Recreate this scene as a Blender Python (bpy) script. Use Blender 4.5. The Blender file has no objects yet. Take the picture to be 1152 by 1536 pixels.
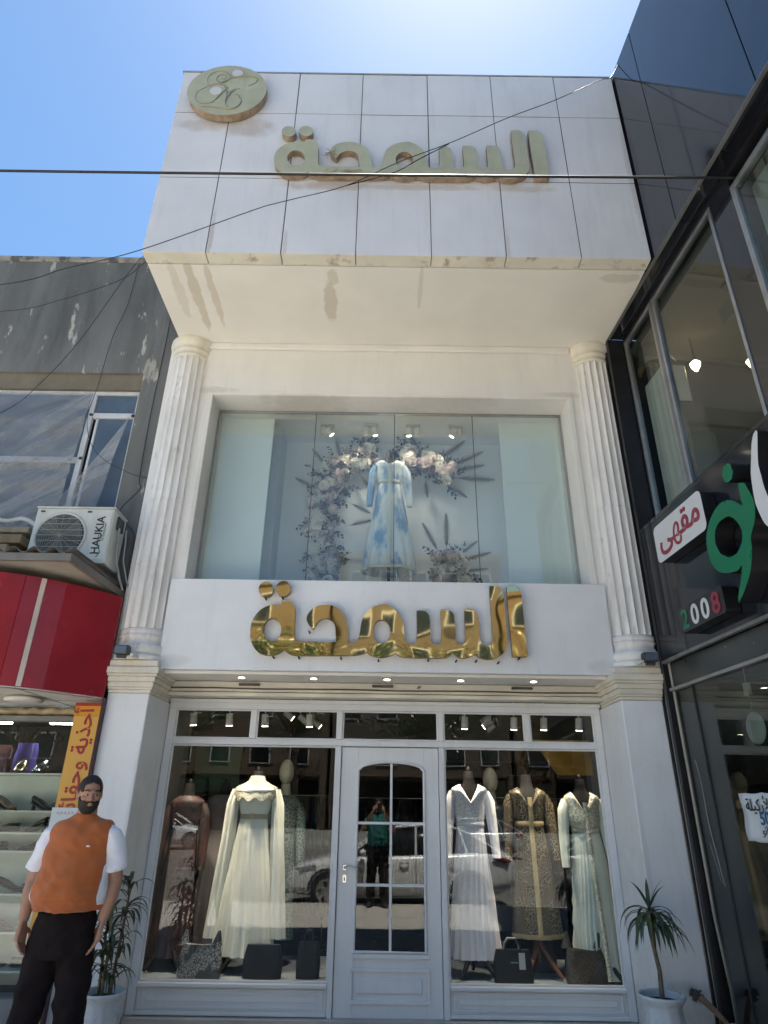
import bpy, bmesh, math, random
from mathutils import Vector, Matrix, noise
random.seed(7)
R_ = math.radians
PI = math.pi
SC = bpy.context.scene
COL = SC.collection

# ------------------------------------------------------------------ camera, sky, sun, exposure
cd = bpy.data.cameras.new('camera'); cam = bpy.data.objects.new('camera', cd); COL.objects.link(cam)
cd.sensor_fit = 'VERTICAL'; cd.sensor_height = 24.0; cd.lens = 24.0 * 952 / 1536
cd.clip_start = 0.02; cd.clip_end = 2000
cam.matrix_world = Matrix.Translation((0, 0, 1.62)) @ Matrix.Rotation(R_(90 + 24.95), 4, 'X') @ Matrix.Rotation(R_(0.81), 4, 'Z')
SC.camera = cam
SUN_EL, SUN_AZ = R_(73), R_(15)          # azimuth measured from +Y towards +X
W = bpy.data.worlds.new('World'); SC.world = W; W.use_nodes = True
wn = W.node_tree.nodes; bg = wn['Background']
sky = wn.new('ShaderNodeTexSky'); sky.sky_type = 'NISHITA'; sky.sun_disc = False
sky.sun_elevation = SUN_EL; sky.sun_rotation = SUN_AZ
sky.air_density = 1.0; sky.dust_density = 0.35; sky.ozone_density = 2.0
hs = wn.new('ShaderNodeHueSaturation'); hs.inputs['Saturation'].default_value = 1.12; hs.inputs['Hue'].default_value = 0.493
W.node_tree.links.new(sky.outputs[0], hs.inputs['Color']); W.node_tree.links.new(hs.outputs[0], bg.inputs[0]); bg.inputs[1].default_value = 0.050
sl = bpy.data.lights.new('sun', 'SUN'); sl.energy = 5.0; sl.angle = R_(0.53); sl.color = (1.0, 0.95, 0.86)
so = bpy.data.objects.new('sun', sl); COL.objects.link(so)
sd = Vector((math.sin(SUN_AZ) * math.cos(SUN_EL), math.cos(SUN_AZ) * math.cos(SUN_EL), math.sin(SUN_EL)))
so.rotation_euler = (-sd).to_track_quat('-Z', 'Y').to_euler(); so.location = (0, 0, 30)
SC.view_settings.view_transform = 'Standard'; SC.view_settings.look = 'None'
SC.view_settings.exposure = 2.15; SC.view_settings.gamma = 1.0; SC.view_settings.use_curve_mapping = False
SC.cycles.max_bounces = 8; SC.cycles.transparent_max_bounces = 16; SC.cycles.diffuse_bounces = 4
SC.cycles.glossy_bounces = 4; SC.cycles.caustics_reflective = False; SC.cycles.caustics_refractive = False
SC.cycles.sample_clamp_indirect = 6.0
SC.cycles.use_denoising = True

# ------------------------------------------------------------------ materials
def mat(name, col, rough=0.6, var=0.12, vs=3.0, bump=0.0, bs=60.0, metal=0.0, streak=0.0, streak_col=(0.12, 0.09, 0.06),
        speck=0.0, bdet=5, spec=0.5, coat=0.0, sheen=0.0, sss=0.0, emis=None, es=0.0, two=None, twos=8.0, twot=(0.45, 0.55), zs=1.0):
    m = bpy.data.materials.new(name); m.use_nodes = True
    nt = m.node_tree; N = nt.nodes; L = nt.links; b = N['Principled BSDF']
    tc = N.new('ShaderNodeTexCoord'); co = tc.outputs['Object']
    def nz(scale, det=4, rg=0.55, zsc=1.0):
        mp = N.new('ShaderNodeMapping'); mp.inputs['Scale'].default_value = (1, 1, zsc); L.new(co, mp.inputs[0])
        t = N.new('ShaderNodeTexNoise'); t.inputs['Scale'].default_value = scale; t.inputs['Detail'].default_value = det
        t.inputs['Roughness'].default_value = rg; L.new(mp.outputs[0], t.inputs[0]); return t.outputs[0]
    def ramp(src, a, c):
        r = N.new('ShaderNodeMapRange'); r.inputs[1].default_value = a; r.inputs[2].default_value = c; L.new(src, r.inputs[0]); return r.outputs[0]
    def mix(f, a, c, mode='MIX'):
        x = N.new('ShaderNodeMix'); x.data_type = 'RGBA'; x.blend_type = mode
        if isinstance(f, float): x.inputs[0].default_value = f
        else: L.new(f, x.inputs[0])
        for k, v in ((6, a), (7, c)):
            if isinstance(v, tuple): x.inputs[k].default_value = (*v, 1)
            else: L.new(v, x.inputs[k])
        return x.outputs[2]
    c = tuple(col)
    lo = tuple(max(0, v * (1 - var)) for v in c); hi = tuple(min(1, v * (1 + var)) for v in c)
    out = mix(ramp(nz(vs, zsc=zs), 0.3, 0.7), lo, hi)
    if two: out = mix(ramp(nz(twos, 6, 0.6, zs), *twot), out, tuple(two))
    if speck: out = mix(ramp(nz(170, 2), 0.62, 0.75), out, tuple(v * (1 - speck) for v in c))
    if streak:
        f = ramp(nz(7, 5, 0.65, 0.12), 0.52, 0.82)
        mm = N.new('ShaderNodeMath'); mm.operation = 'MULTIPLY'; mm.inputs[1].default_value = streak; L.new(f, mm.inputs[0])
        out = mix(mm.outputs[0], out, streak_col)
    L.new(out, b.inputs['Base Color'])
    rr = ramp(nz(vs * 3.1), 0.2, 0.8); mr = N.new('ShaderNodeMapRange'); mr.inputs[3].default_value = max(0.02, rough * 0.85); mr.inputs[4].default_value = min(1, rough * 1.15)
    L.new(rr, mr.inputs[0]); L.new(mr.outputs[0], b.inputs['Roughness'])
    b.inputs['Metallic'].default_value = metal; b.inputs['Specular IOR Level'].default_value = spec
    b.inputs['Coat Weight'].default_value = coat; b.inputs['Sheen Weight'].default_value = sheen
    if sss: b.inputs['Subsurface Weight'].default_value = sss; b.inputs['Subsurface Radius'].default_value = (0.01, 0.004, 0.002)
    if emis: b.inputs['Emission Color'].default_value = (*emis, 1); b.inputs['Emission Strength'].default_value = es
    if bump:
        bp = N.new('ShaderNodeBump'); bp.inputs['Strength'].default_value = 1.0; bp.inputs['Distance'].default_value = bump
        L.new(nz(bs, bdet, 0.6), bp.inputs['Height']); L.new(bp.outputs[0], b.inputs['Normal'])
    return m

def glass(name, tint=(0.93, 0.96, 0.95), refl=1.0, rough=0.0, milk=0.0, milk_col=(0.8, 0.85, 0.85), wave=0.0, fold_streaks=False):
    m = bpy.data.materials.new(name); m.use_nodes = True; nt = m.node_tree; N = nt.nodes; L = nt.links
    N.remove(N['Principled BSDF']); o = N['Material Output']
    tr = N.new('ShaderNodeBsdfTransparent'); tr.inputs[0].default_value = (*tint, 1)
    gl = N.new('ShaderNodeBsdfGlossy'); gl.inputs['Roughness'].default_value = rough; gl.inputs[0].default_value = (refl, refl, refl, 1)
    fr = N.new('ShaderNodeFresnel'); ge = N.new('ShaderNodeNewGeometry'); mi = N.new('ShaderNodeMapRange')
    mi.inputs[3].default_value = 1.52; mi.inputs[4].default_value = 1 / 1.52; L.new(ge.outputs['Backfacing'], mi.inputs[0]); L.new(mi.outputs[0], fr.inputs[0])
    tc = N.new('ShaderNodeTexCoord'); t = N.new('ShaderNodeTexNoise'); t.inputs['Scale'].default_value = 0.9; L.new(tc.outputs['Object'], t.inputs[0])
    if wave:
        bp = N.new('ShaderNodeBump'); bp.inputs['Distance'].default_value = wave; L.new(t.outputs[0], bp.inputs['Height'])
        L.new(bp.outputs[0], gl.inputs['Normal'])
    mx = N.new('ShaderNodeMixShader'); L.new(fr.outputs[0], mx.inputs[0])
    base = tr.outputs[0]
    if milk:
        df = N.new('ShaderNodeBsdfDiffuse'); df.inputs[0].default_value = (*milk_col, 1)
        m2 = N.new('ShaderNodeMixShader'); m2.inputs[0].default_value = milk; L.new(tr.outputs[0], m2.inputs[1]); L.new(df.outputs[0], m2.inputs[2]); base = m2.outputs[0]
        if fold_streaks:  # diagonal streaks in the milk paint the light and dark of folds
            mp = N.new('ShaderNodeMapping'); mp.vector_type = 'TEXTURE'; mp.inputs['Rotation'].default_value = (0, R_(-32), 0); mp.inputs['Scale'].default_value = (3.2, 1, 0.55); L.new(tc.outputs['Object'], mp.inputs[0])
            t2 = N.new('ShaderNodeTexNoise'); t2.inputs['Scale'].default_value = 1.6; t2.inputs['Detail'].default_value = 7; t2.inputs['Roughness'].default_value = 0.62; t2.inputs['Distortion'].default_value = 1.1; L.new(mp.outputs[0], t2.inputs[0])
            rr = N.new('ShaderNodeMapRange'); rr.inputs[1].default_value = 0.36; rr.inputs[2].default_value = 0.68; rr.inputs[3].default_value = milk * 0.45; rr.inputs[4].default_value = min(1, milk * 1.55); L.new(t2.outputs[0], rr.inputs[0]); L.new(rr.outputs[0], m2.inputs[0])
    L.new(base, mx.inputs[1]); L.new(gl.outputs[0], mx.inputs[2]); L.new(mx.outputs[0], o.inputs[0])
    return m

M = {}
M['panel'] = mat('cladding_stone', (0.70, 0.695, 0.705), 0.55, 0.07, 1.1, 0.0006, 90, streak=0.22, streak_col=(0.34, 0.31, 0.27), speck=0.22)
M['panel_warm'] = mat('cladding_underside_stone', (0.72, 0.68, 0.56), 0.6, 0.10, 3, 0.0006, 90, two=(0.42, 0.33, 0.25), twos=5, twot=(0.56, 0.66))
M['joint'] = mat('joint_sealant', (0.09, 0.08, 0.072), 0.8)
M['stucco'] = mat('white_stucco', (0.80, 0.775, 0.73), 0.8, 0.05, 1.4, 0.002, 120, streak=0.10, speck=0.12)
M['render'] = mat('white_render', (0.78, 0.79, 0.80), 0.75, 0.05, 2.2, 0.0025, 45, streak=0.14, speck=0.14)
M['marble'] = mat('weathered_white_marble', (0.76, 0.735, 0.70), 0.5, 0.12, 3.0, 0.0015, 40, streak=0.55, streak_col=(0.30, 0.26, 0.21), zs=0.4, two=(0.52, 0.48, 0.42), twos=9, twot=(0.60, 0.75))
M['capital'] = mat('cream_capital_stone', (0.74, 0.69, 0.58), 0.6, 0.10, 4, 0.0015, 50, streak=0.35, streak_col=(0.28, 0.22, 0.15))
M['frame'] = mat('white_painted_metal', (0.78, 0.78, 0.78), 0.38, 0.05, 2, 0.0004, 80, streak=0.12)
M['shutter'] = mat('cream_shutter_box_paint', (0.66, 0.62, 0.53), 0.5, 0.08, 3, 0.0005, 40, two=(0.16, 0.13, 0.10), twos=4.5, twot=(0.68, 0.72))
M['glass'] = glass('shop_window_glass', (0.93, 0.95, 0.94), 0.82, wave=0.0015)
M['glass_up'] = glass('display_window_glass', (0.93, 0.965, 0.955), 1.0, wave=0.002, milk=0.06, milk_col=(0.72, 0.80, 0.80))  # milk term paints a pale haze of light over the pane
M['glass_dark'] = glass('dark_tinted_glass', (0.74, 0.78, 0.76), 1.0, wave=0.002)
M['frost'] = mat('frosted_white_partition', (0.80, 0.84, 0.83), 0.35, 0.03, 1.5)
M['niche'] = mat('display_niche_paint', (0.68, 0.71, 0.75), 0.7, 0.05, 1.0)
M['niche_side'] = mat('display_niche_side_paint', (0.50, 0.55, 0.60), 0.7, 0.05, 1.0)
M['gold'] = mat('polished_gold_acrylic', (0.72, 0.56, 0.27), 0.03, 0.03, 2, 0.010, 1.7, metal=1.0, bdet=0.6)
M['gold_old'] = mat('faded_gold_sign_face', (0.44, 0.43, 0.29), 0.4, 0.10, 6, 0.0005, 50, streak=0.2)
M['rust'] = mat('rusty_letter_edge', (0.28, 0.20, 0.13), 0.7, 0.35, 14, 0.001, 60)
M['ridge'] = mat('engraved_sign_relief', (0.30, 0.28, 0.20), 0.35, 0.1, 6, metal=0.4)
M['disc_light'] = mat('pale_enamel_inlay', (0.60, 0.60, 0.58), 0.4)
M['black_stone'] = mat('polished_black_granite', (0.012, 0.013, 0.018), 0.06, 0.3, 2, speck=0.2, spec=0.9)
M['black_matte'] = mat('black_painted_metal', (0.012, 0.012, 0.014), 0.35, 0.3, 5, spec=0.5)
M['sign_black'] = mat('glossy_black_sign_board', (0.010, 0.011, 0.015), 0.09, 0.3, 3, spec=0.6)
M['alu'] = mat('brushed_aluminium', (0.40, 0.40, 0.40), 0.32, 0.12, 6, metal=0.8, streak=0.2)
M['alu_dull'] = mat('dull_grey_aluminium', (0.22, 0.22, 0.215), 0.4, 0.15, 6, metal=0.5, streak=0.3)
M['steel'] = mat('stainless_steel', (0.62, 0.60, 0.57), 0.18, 0.1, 9, metal=1.0)
M['dark_metal'] = mat('dark_weathered_metal', (0.07, 0.065, 0.06), 0.5, 0.3, 9, metal=0.4, streak=0.3)
M['cable'] = mat('black_cable_rubber', (0.012, 0.012, 0.012), 0.5)
M['grey_cable'] = mat('grey_cable_rubber', (0.30, 0.30, 0.29), 0.5)
M['concrete'] = mat('dark_sooty_render', (0.145, 0.147, 0.14), 0.85, 0.40, 1.6, 0.006, 30, streak=0.6, streak_col=(0.06, 0.06, 0.062), two=(0.46, 0.44, 0.39), twos=5.5, twot=(0.60, 0.64), zs=0.28, speck=0.35)
M['concrete_lip'] = mat('peeling_parapet_edge', (0.30, 0.28, 0.24), 0.85, 0.3, 5, 0.006, 30, two=(0.10, 0.095, 0.085), twos=7)
M['beam'] = mat('brown_stained_beam', (0.19, 0.165, 0.12), 0.8, 0.2, 3, 0.003, 40, streak=0.3)
M['white_alu'] = mat('old_white_window_frame', (0.62, 0.64, 0.66), 0.5, 0.1, 6, streak=0.35)
M['film_glass'] = mat('dusty_blue_glass', (0.10, 0.13, 0.17), 0.12, 0.25, 2, spec=0.8)
M['ac'] = mat('aged_white_enamel', (0.62, 0.63, 0.58), 0.4, 0.08, 4, streak=0.2)
M['ac_dark'] = mat('dark_fan_plastic', (0.045, 0.055, 0.05), 0.5)
M['corrug'] = mat('brown_corrugated_sheet', (0.17, 0.155, 0.135), 0.45, 0.2, 4, streak=0.3, metal=0.2)
M['corrug_under'] = mat('dusty_sheet_underside', (0.30, 0.275, 0.23), 0.6, 0.15, 4, streak=0.2)
M['red'] = mat('red_sign_panel', (0.30, 0.014, 0.024), 0.26, 0.22, 1.6, spec=0.5, streak=0.4, streak_col=(0.14, 0.02, 0.03))
M['pale_strip'] = mat('pale_sealant_strip', (0.55, 0.45, 0.40), 0.6)
M['white_plaster'] = mat('white_ceiling_board', (0.58, 0.55, 0.50), 0.7, 0.08, 3)
M['foam'] = mat('yellowed_foam_strip', (0.45, 0.36, 0.22), 0.9, 0.3, 9, 0.01, 18)
M['yellow'] = mat('yellow_sign_board', (0.62, 0.34, 0.06), 0.5, 0.05, 2)
M['yellow_dark'] = mat('amber_sign_band', (0.58, 0.26, 0.015), 0.5, 0.05, 2)
M['sign_red'] = mat('red_lettering', (0.33, 0.015, 0.02), 0.5, 0.05)
M['maroon'] = mat('dark_maroon_edge', (0.045, 0.008, 0.012), 0.4)
M['band_glass'] = mat('dark_green_grey_band', (0.035, 0.042, 0.04), 0.25, 0.2, 3)
M['green_sign'] = mat('green_sign_acrylic', (0.0, 0.15, 0.065), 0.3, 0.04, 3)
M['white_sign'] = mat('white_sign_acrylic', (0.62, 0.62, 0.63), 0.3, 0.03, 3)
M['crimson'] = mat('crimson_sign_acrylic', (0.26, 0.02, 0.045), 0.3, 0.05)
M['paper'] = mat('white_paper', (0.60, 0.64, 0.66), 0.8, 0.03, 4)
M['ink'] = mat('black_ink', (0.02, 0.02, 0.025), 0.7)
M['ink_blue'] = mat('blue_ink', (0.02, 0.10, 0.25), 0.7)
M['lamp_white'] = mat('white_lamp_housing', (0.60, 0.58, 0.54), 0.4)
M['bulb'] = mat('lit_lamp_lens', (1, 0.95, 0.85), 0.5, 0.0, emis=(1.0, 0.90, 0.72), es=5.0)
M['bulb_warm'] = mat('warm_lit_bulb', (1, 0.85, 0.6), 0.5, 0.0, emis=(1.0, 0.72, 0.38), es=9.0)
M['tube_light'] = mat('lit_cool_lamp', (1, 1, 1), 0.5, 0.0, emis=(0.85, 1.0, 1.0), es=12.0)
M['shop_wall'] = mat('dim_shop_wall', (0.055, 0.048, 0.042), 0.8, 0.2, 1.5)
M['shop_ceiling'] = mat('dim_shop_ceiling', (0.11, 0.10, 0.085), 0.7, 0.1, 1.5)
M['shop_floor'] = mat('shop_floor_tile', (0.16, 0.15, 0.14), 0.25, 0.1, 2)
M['platform'] = mat('grey_display_platform', (0.26, 0.30, 0.34), 0.3, 0.08, 2)
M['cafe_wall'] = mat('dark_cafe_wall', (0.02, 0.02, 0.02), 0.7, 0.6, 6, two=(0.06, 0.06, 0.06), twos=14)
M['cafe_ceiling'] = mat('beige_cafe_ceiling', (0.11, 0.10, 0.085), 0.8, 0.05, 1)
M['paving'] = mat('pavement_slabs', (0.45, 0.425, 0.385), 0.85, 0.12, 2.5, 0.003, 40)
M['asphalt'] = mat('street_asphalt', (0.16, 0.152, 0.14), 0.9, 0.2, 1.2, 0.006, 60, speck=0.3)
M['kerb'] = mat('painted_kerb', (0.45, 0.44, 0.40), 0.8, 0.1, 3)
M['pot'] = mat('white_glazed_pot', (0.60, 0.62, 0.64), 0.28, 0.05, 5, streak=0.25, streak_col=(0.3, 0.28, 0.24), spec=0.5)
M['soil'] = mat('dark_soil', (0.035, 0.028, 0.02), 0.95, 0.4, 30, 0.01, 60)
M['leaf'] = mat('dark_green_leaf', (0.034, 0.060, 0.022), 0.38, 0.45, 9, two=(0.085, 0.085, 0.03), twos=5, twot=(0.55, 0.7))
M['leaf_dry'] = mat('dry_yellow_green_leaf', (0.12, 0.11, 0.045), 0.5, 0.35, 9)
M['bark'] = mat('rough_plant_stem', (0.15, 0.115, 0.075), 0.85, 0.3, 30, 0.004, 60)

# ------------------------------------------------------------------ mesh building
ORG = {}
def org(o): return ORG.get(o.name, Vector((0, 0, 0)))
class MB:
    def __init__(s, xf=None): s.v = []; s.f = []; s.xf = xf; s.sm = []
    def add(s, vs, fs, smooth=False):
        b = len(s.v)
        for p in vs:
            p = Vector(p)
            s.v.append(s.xf @ p if s.xf else p)
        for f in fs: s.f.append(tuple(b + i for i in f)); s.sm.append(smooth)
        return s
    def box(s, x0, x1, y0, y1, z0, z1):
        v = [(x, y, z) for z in (z0, z1) for y in (y0, y1) for x in (x0, x1)]
        return s.add(v, [(0, 2, 3, 1), (4, 5, 7, 6), (0, 1, 5, 4), (2, 6, 7, 3), (0, 4, 6, 2), (1, 3, 7, 5)])
    def loft(s, rings, closed=True, ca=True, cb=True, smooth=True):
        n = len(rings[0]); v = [p for r in rings for p in r]; f = []
        for i in range(len(rings) - 1):
            for j in range(n if closed else n - 1):
                k = (j + 1) % n
                f.append((i * n + j, i * n + k, (i + 1) * n + k, (i + 1) * n + j))
        s.add(v, f, smooth)
        if ca: s.add(rings[0], [tuple(reversed(range(n)))])
        if cb: s.add(rings[-1], [tuple(range(n))])
        return s
    def tube(s, pts, r, n=8, cap=True, smooth=True, flat=1.0):
        pts = [Vector(p) for p in pts]; rings = []; prev = None
        for i, p in enumerate(pts):
            d = (pts[min(i + 1, len(pts) - 1)] - pts[max(i - 1, 0)]).normalized()
            if prev is None:
                a = Vector((0, 0, 1)) if abs(d.z) < 0.9 else Vector((0, 1, 0))
                u = d.cross(a).normalized()
            else: u = (prev - d * prev.dot(d)).normalized()
            prev = u; w = d.cross(u)
            rr = r[i] if isinstance(r, (list, tuple)) else r
            rings.append([p + (u * math.cos(2 * PI * j / n) + w * flat * math.sin(2 * PI * j / n)) * rr for j in range(n)])
        return s.loft(rings, True, cap, cap, smooth)
    def lathe(s, prof, c=(0, 0, 0), n=24, cap=True, smooth=True, sx=1, sy=1, rf=None):
        c = Vector(c); rings = []
        for r, z in prof:
            rings.append([c + Vector((r * sx * math.cos(2 * PI * j / n) * (rf(j, z) if rf else 1), r * sy * math.sin(2 * PI * j / n) * (rf(j, z) if rf else 1), z)) for j in range(n)])
        return s.loft(rings, True, cap, cap, smooth)
    def ball(s, c, r, nu=12, nv=8):
        if not isinstance(r, (tuple, list)): r = (r, r, r)
        c = Vector(c); rings = []
        for i in range(nv + 1):
            t = -PI / 2 + PI * i / nv
            t = max(-PI / 2 + 0.02, min(PI / 2 - 0.02, t))
            rings.append([c + Vector((r[0] * math.cos(t) * math.cos(2 * PI * j / nu), r[1] * math.cos(t) * math.sin(2 * PI * j / nu), r[2] * math.sin(t))) for j in range(nu)])
        return s.loft(rings)
    def cyl(s, c, axis, r, h, n=16):
        c = Vector(c); a = Vector(axis).normalized()
        return s.tube([c - a * h / 2, c + a * h / 2], r, n, True, False)
    def build(s, name, m, parent=None, bevel=0.0, loc=None, props=None, seg=1):
        me = bpy.data.meshes.new(name); o = bpy.data.objects.new(name, me); COL.objects.link(o)
        if parent is not None:
            O = org(parent); o.parent = parent
        else:
            O = Vector(loc) if loc is not None else Vector((0, 0, 0)); o.location = O
        ORG[o.name] = O.copy()
        me.from_pydata([tuple(v - O) for v in s.v], [], s.f)
        me.polygons.foreach_set('use_smooth', s.sm)
        ms = m if isinstance(m, (list, tuple)) else [m]
        for q in ms: me.materials.append(q)
        me.update()
        if bevel:
            b = o.modifiers.new('bevel', 'BEVEL'); b.width = bevel; b.segments = seg; b.limit_method = 'ANGLE'
        if props:
            for k, v in props.items(): o[k] = v
        return o
def thing(name, label, cat, loc=(0, 0, 0), group=None, kind=None):
    o = bpy.data.objects.new(name, None); COL.objects.link(o); o.location = loc; o.empty_display_size = 0.1
    ORG[o.name] = Vector(loc); o['label'] = label; o['category'] = cat
    if group: o['group'] = group
    if kind: o['kind'] = kind
    return o
def tag(o, label, cat, group=None):
    o['label'] = label; o['category'] = cat
    if group: o['group'] = group
    return o
def bx(name, m, parent, x0, x1, y0, y1, z0, z1, bevel=0.0, xf=None, **k):
    return MB(xf).box(x0, x1, y0, y1, z0, z1).build(name, m, parent, bevel, **k)
def dup(root, loc, rz=0, label=None, group=None, sc=1.0, rot=None):
    r = root.copy(); COL.objects.link(r); r.location = loc
    r.rotation_euler = rot if rot else (0, 0, rz)
    if sc != 1.0: r.scale = (sc, sc, sc) if not isinstance(sc, tuple) else sc
    ORG[r.name] = Vector(loc)
    if label: r['label'] = label
    if group: r['group'] = group
    for ch in list(root.children):
        c = ch.copy(); COL.objects.link(c); c.parent = r
        for g in list(ch.children):
            d = g.copy(); COL.objects.link(d); d.parent = c
    return r
def smooth_outline(pts, k=3, sharp=50):
    n = len(pts); P = [Vector((p[0], p[1])) for p in pts]; out = []
    def corner(i):
        a = (P[i] - P[i - 1]); b = (P[(i + 1) % n] - P[i])
        return math.degrees(a.angle(b, 0)) > sharp
    cs = [corner(i) for i in range(n)]
    for i in range(n):
        p1, p2 = P[i], P[(i + 1) % n]
        p0 = P[i - 1] if not cs[i] else p1 - (p2 - p1) * 0.3
        p3 = P[(i + 2) % n] if not cs[(i + 1) % n] else p2 + (p2 - p1) * 0.3
        for t in range(k):
            t /= k
            out.append(0.5 * ((2 * p1) + (p2 - p0) * t + (2 * p0 - 5 * p1 + 4 * p2 - p3) * t * t + (3 * p1 - p0 - 3 * p2 + p3) * t ** 3))
    return out
def extruded(contours, depth, bevel=0.0, off=0.0):
    """mesh (x, y in the outline plane, z thickness) from closed outlines, inner ones cut out"""
    c = bpy.data.curves.new('outline', 'CURVE'); c.dimensions = '2D'; c.fill_mode = 'BOTH'; c.extrude = depth / 2; c.bevel_depth = bevel; c.offset = off
    for pts in contours:
        s = c.splines.new('POLY'); s.points.add(len(pts) - 1); s.use_cyclic_u = True
        for i, p in enumerate(pts): s.points[i].co = (p[0], p[1], 0, 1)
    o = bpy.data.objects.new('outline', c); COL.objects.link(o)
    dg = bpy.context.evaluated_depsgraph_get(); dg.update()
    me = bpy.data.meshes.new_from_object(o.evaluated_get(dg))
    bpy.data.objects.remove(o); bpy.data.curves.remove(c)
    return me
def place_mesh(name, me, mats, xf, parent, props=None, face_dir=None):
    """apply xf (world), re-express relative to the parent's origin; mats = [side] or [side, face]"""
    me = me.copy(); me.transform(xf); O = org(parent); me.transform(Matrix.Translation(-O)); me.name = name
    me.materials.clear()
    for m in mats: me.materials.append(m)
    if len(mats) > 1:
        fd = Vector(face_dir)
        for p in me.polygons: p.material_index = 1 if p.normal.dot(fd) > 0.7 else 0
    else:
        for p in me.polygons: p.material_index = 0
    o = bpy.data.objects.new(name, me); COL.objects.link(o); o.parent = parent; ORG[o.name] = O.copy()
    if props:
        for k, v in props.items(): o[k] = v
    return o
def text_meshes(body, size=1.0, depth=0.01, bold=0.0):
    """one mesh per glyph of a line of text, centred on 0"""
    c = bpy.data.curves.new('text', 'FONT'); c.body = body; c.size = size; c.align_x = 'LEFT'; c.resolution_u = 4
    o = bpy.data.objects.new('text', c); COL.objects.link(o)
    for q in SC.objects: q.select_set(False)
    bpy.context.view_layer.objects.active = o; o.select_set(True)
    bpy.ops.object.convert(target='CURVE')
    cu = o.data; sp = []
    for s in cu.splines:
        pts = []
        if s.type == 'BEZIER':
            bp = s.bezier_points; n = len(bp)
            for i in range(n):
                a, b = bp[i], bp[(i + 1) % n]
                for t in range(5):
                    t /= 5; u = 1 - t
                    pts.append(a.co * u ** 3 + a.handle_right * 3 * u * u * t + b.handle_left * 3 * u * t * t + b.co * t ** 3)
        else: pts = [Vector(p.co[:3]) for p in s.points]
        sp.append([(p.x, p.y) for p in pts])
    bpy.data.objects.remove(o); bpy.data.curves.remove(cu)
    def bb(s): return (min(p[0] for p in s), max(p[0] for p in s), min(p[1] for p in s), max(p[1] for p in s))
    X = [p[0] for s in sp for p in s]; Y = [p[1] for s in sp for p in s]
    cx, cy = (min(X) + max(X)) / 2, (min(Y) + max(Y)) / 2
    sp = [[(p[0] - cx, p[1] - cy) for p in s] for s in sp]
    def area(s): return sum(s[i][0] * s[(i + 1) % len(s)][1] - s[(i + 1) % len(s)][0] * s[i][1] for i in range(len(s))) / 2
    big = sorted(range(len(sp)), key=lambda i: -abs(area(sp[i])))
    sgn = area(sp[big[0]]) > 0; groups = []
    for i in big:
        if (area(sp[i]) > 0) == sgn: groups.append([i])
    for i in big:
        if (area(sp[i]) > 0) != sgn:
            b = bb(sp[i])
            for g in groups:
                G = bb(sp[g[0]])
                if G[0] <= b[0] and b[1] <= G[1] and G[2] <= b[2] and b[3] <= G[3]: g.append(i); break
    return [extruded([sp[i] for i in g], depth, off=bold) for g in groups], (max(X) - min(X), max(Y) - min(Y))
def put_text(parent, body, m, xf, size, depth=0.006, bold=0.0, name='letter'):
    ms, dim = text_meshes(body, size, depth, bold); out = []
    for k, me in enumerate(ms):
        out.append(place_mesh(name, me, [m], xf @ Matrix.Translation((0, 0, 0.0004 * (k % 5))), parent))
    return dim
# plane frames: outline (x right, y up, z towards the viewer) -> world
def front_xf(x, y, z, s=1.0, sx=None): return Matrix.Translation((x, y, z)) @ Matrix.Rotation(R_(90), 4, 'X') @ Matrix.Diagonal((sx or s, s, 1, 1))
# the cafe's street wall runs towards the viewer: local (a along the wall, towards the viewer; d out of the wall; z)
WA = Vector((0.0612, -1, 0)).normalized(); WN = Vector((-1, -0.0612, 0)).normalized()
def wall_frame(x0=2.56, y0=4.5):
    m = Matrix.Identity(4)
    m.col[0] = (*WA, 0); m.col[1] = (*WN, 0); m.col[2] = (0, 0, 1, 0); m.col[3] = (x0, y0, 0, 1)
    return m
WF = wall_frame()

# ================================================================== ground, street
def slab(name, m, x0, x1, y0, y1, z0, z1):
    o = MB().box(x0, x1, y0, y1, z0, z1).build(name, m); o['kind'] = 'structure'; return o
slab('ground', M['asphalt'], -400, 400, -400, 400, -1.0, -0.16)
slab('pavement', M['paving'], -30, 30, -0.70, 30, -0.2, 0.0)
slab('kerb', M['kerb'], -30, 30, -0.84, -0.70, -0.2, 0.01)
slab('road', M['asphalt'], -60, 60, -20, -0.84, -0.2, -0.13)
slab('kerb', M['kerb'], -60, 60, -20.3, -20, -0.2, 0.05)
slab('pavement', M['paving'], -60, 60, -27, -20.3, -0.2, 0.04)
for i in range(-6, 7):
    o = MB().box(i * 5 - 1.1, i * 5 + 1.1, -9.3, -9.15, -0.13, -0.126).build('road_marking', M['white_sign']); o['kind'] = 'structure'


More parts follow.
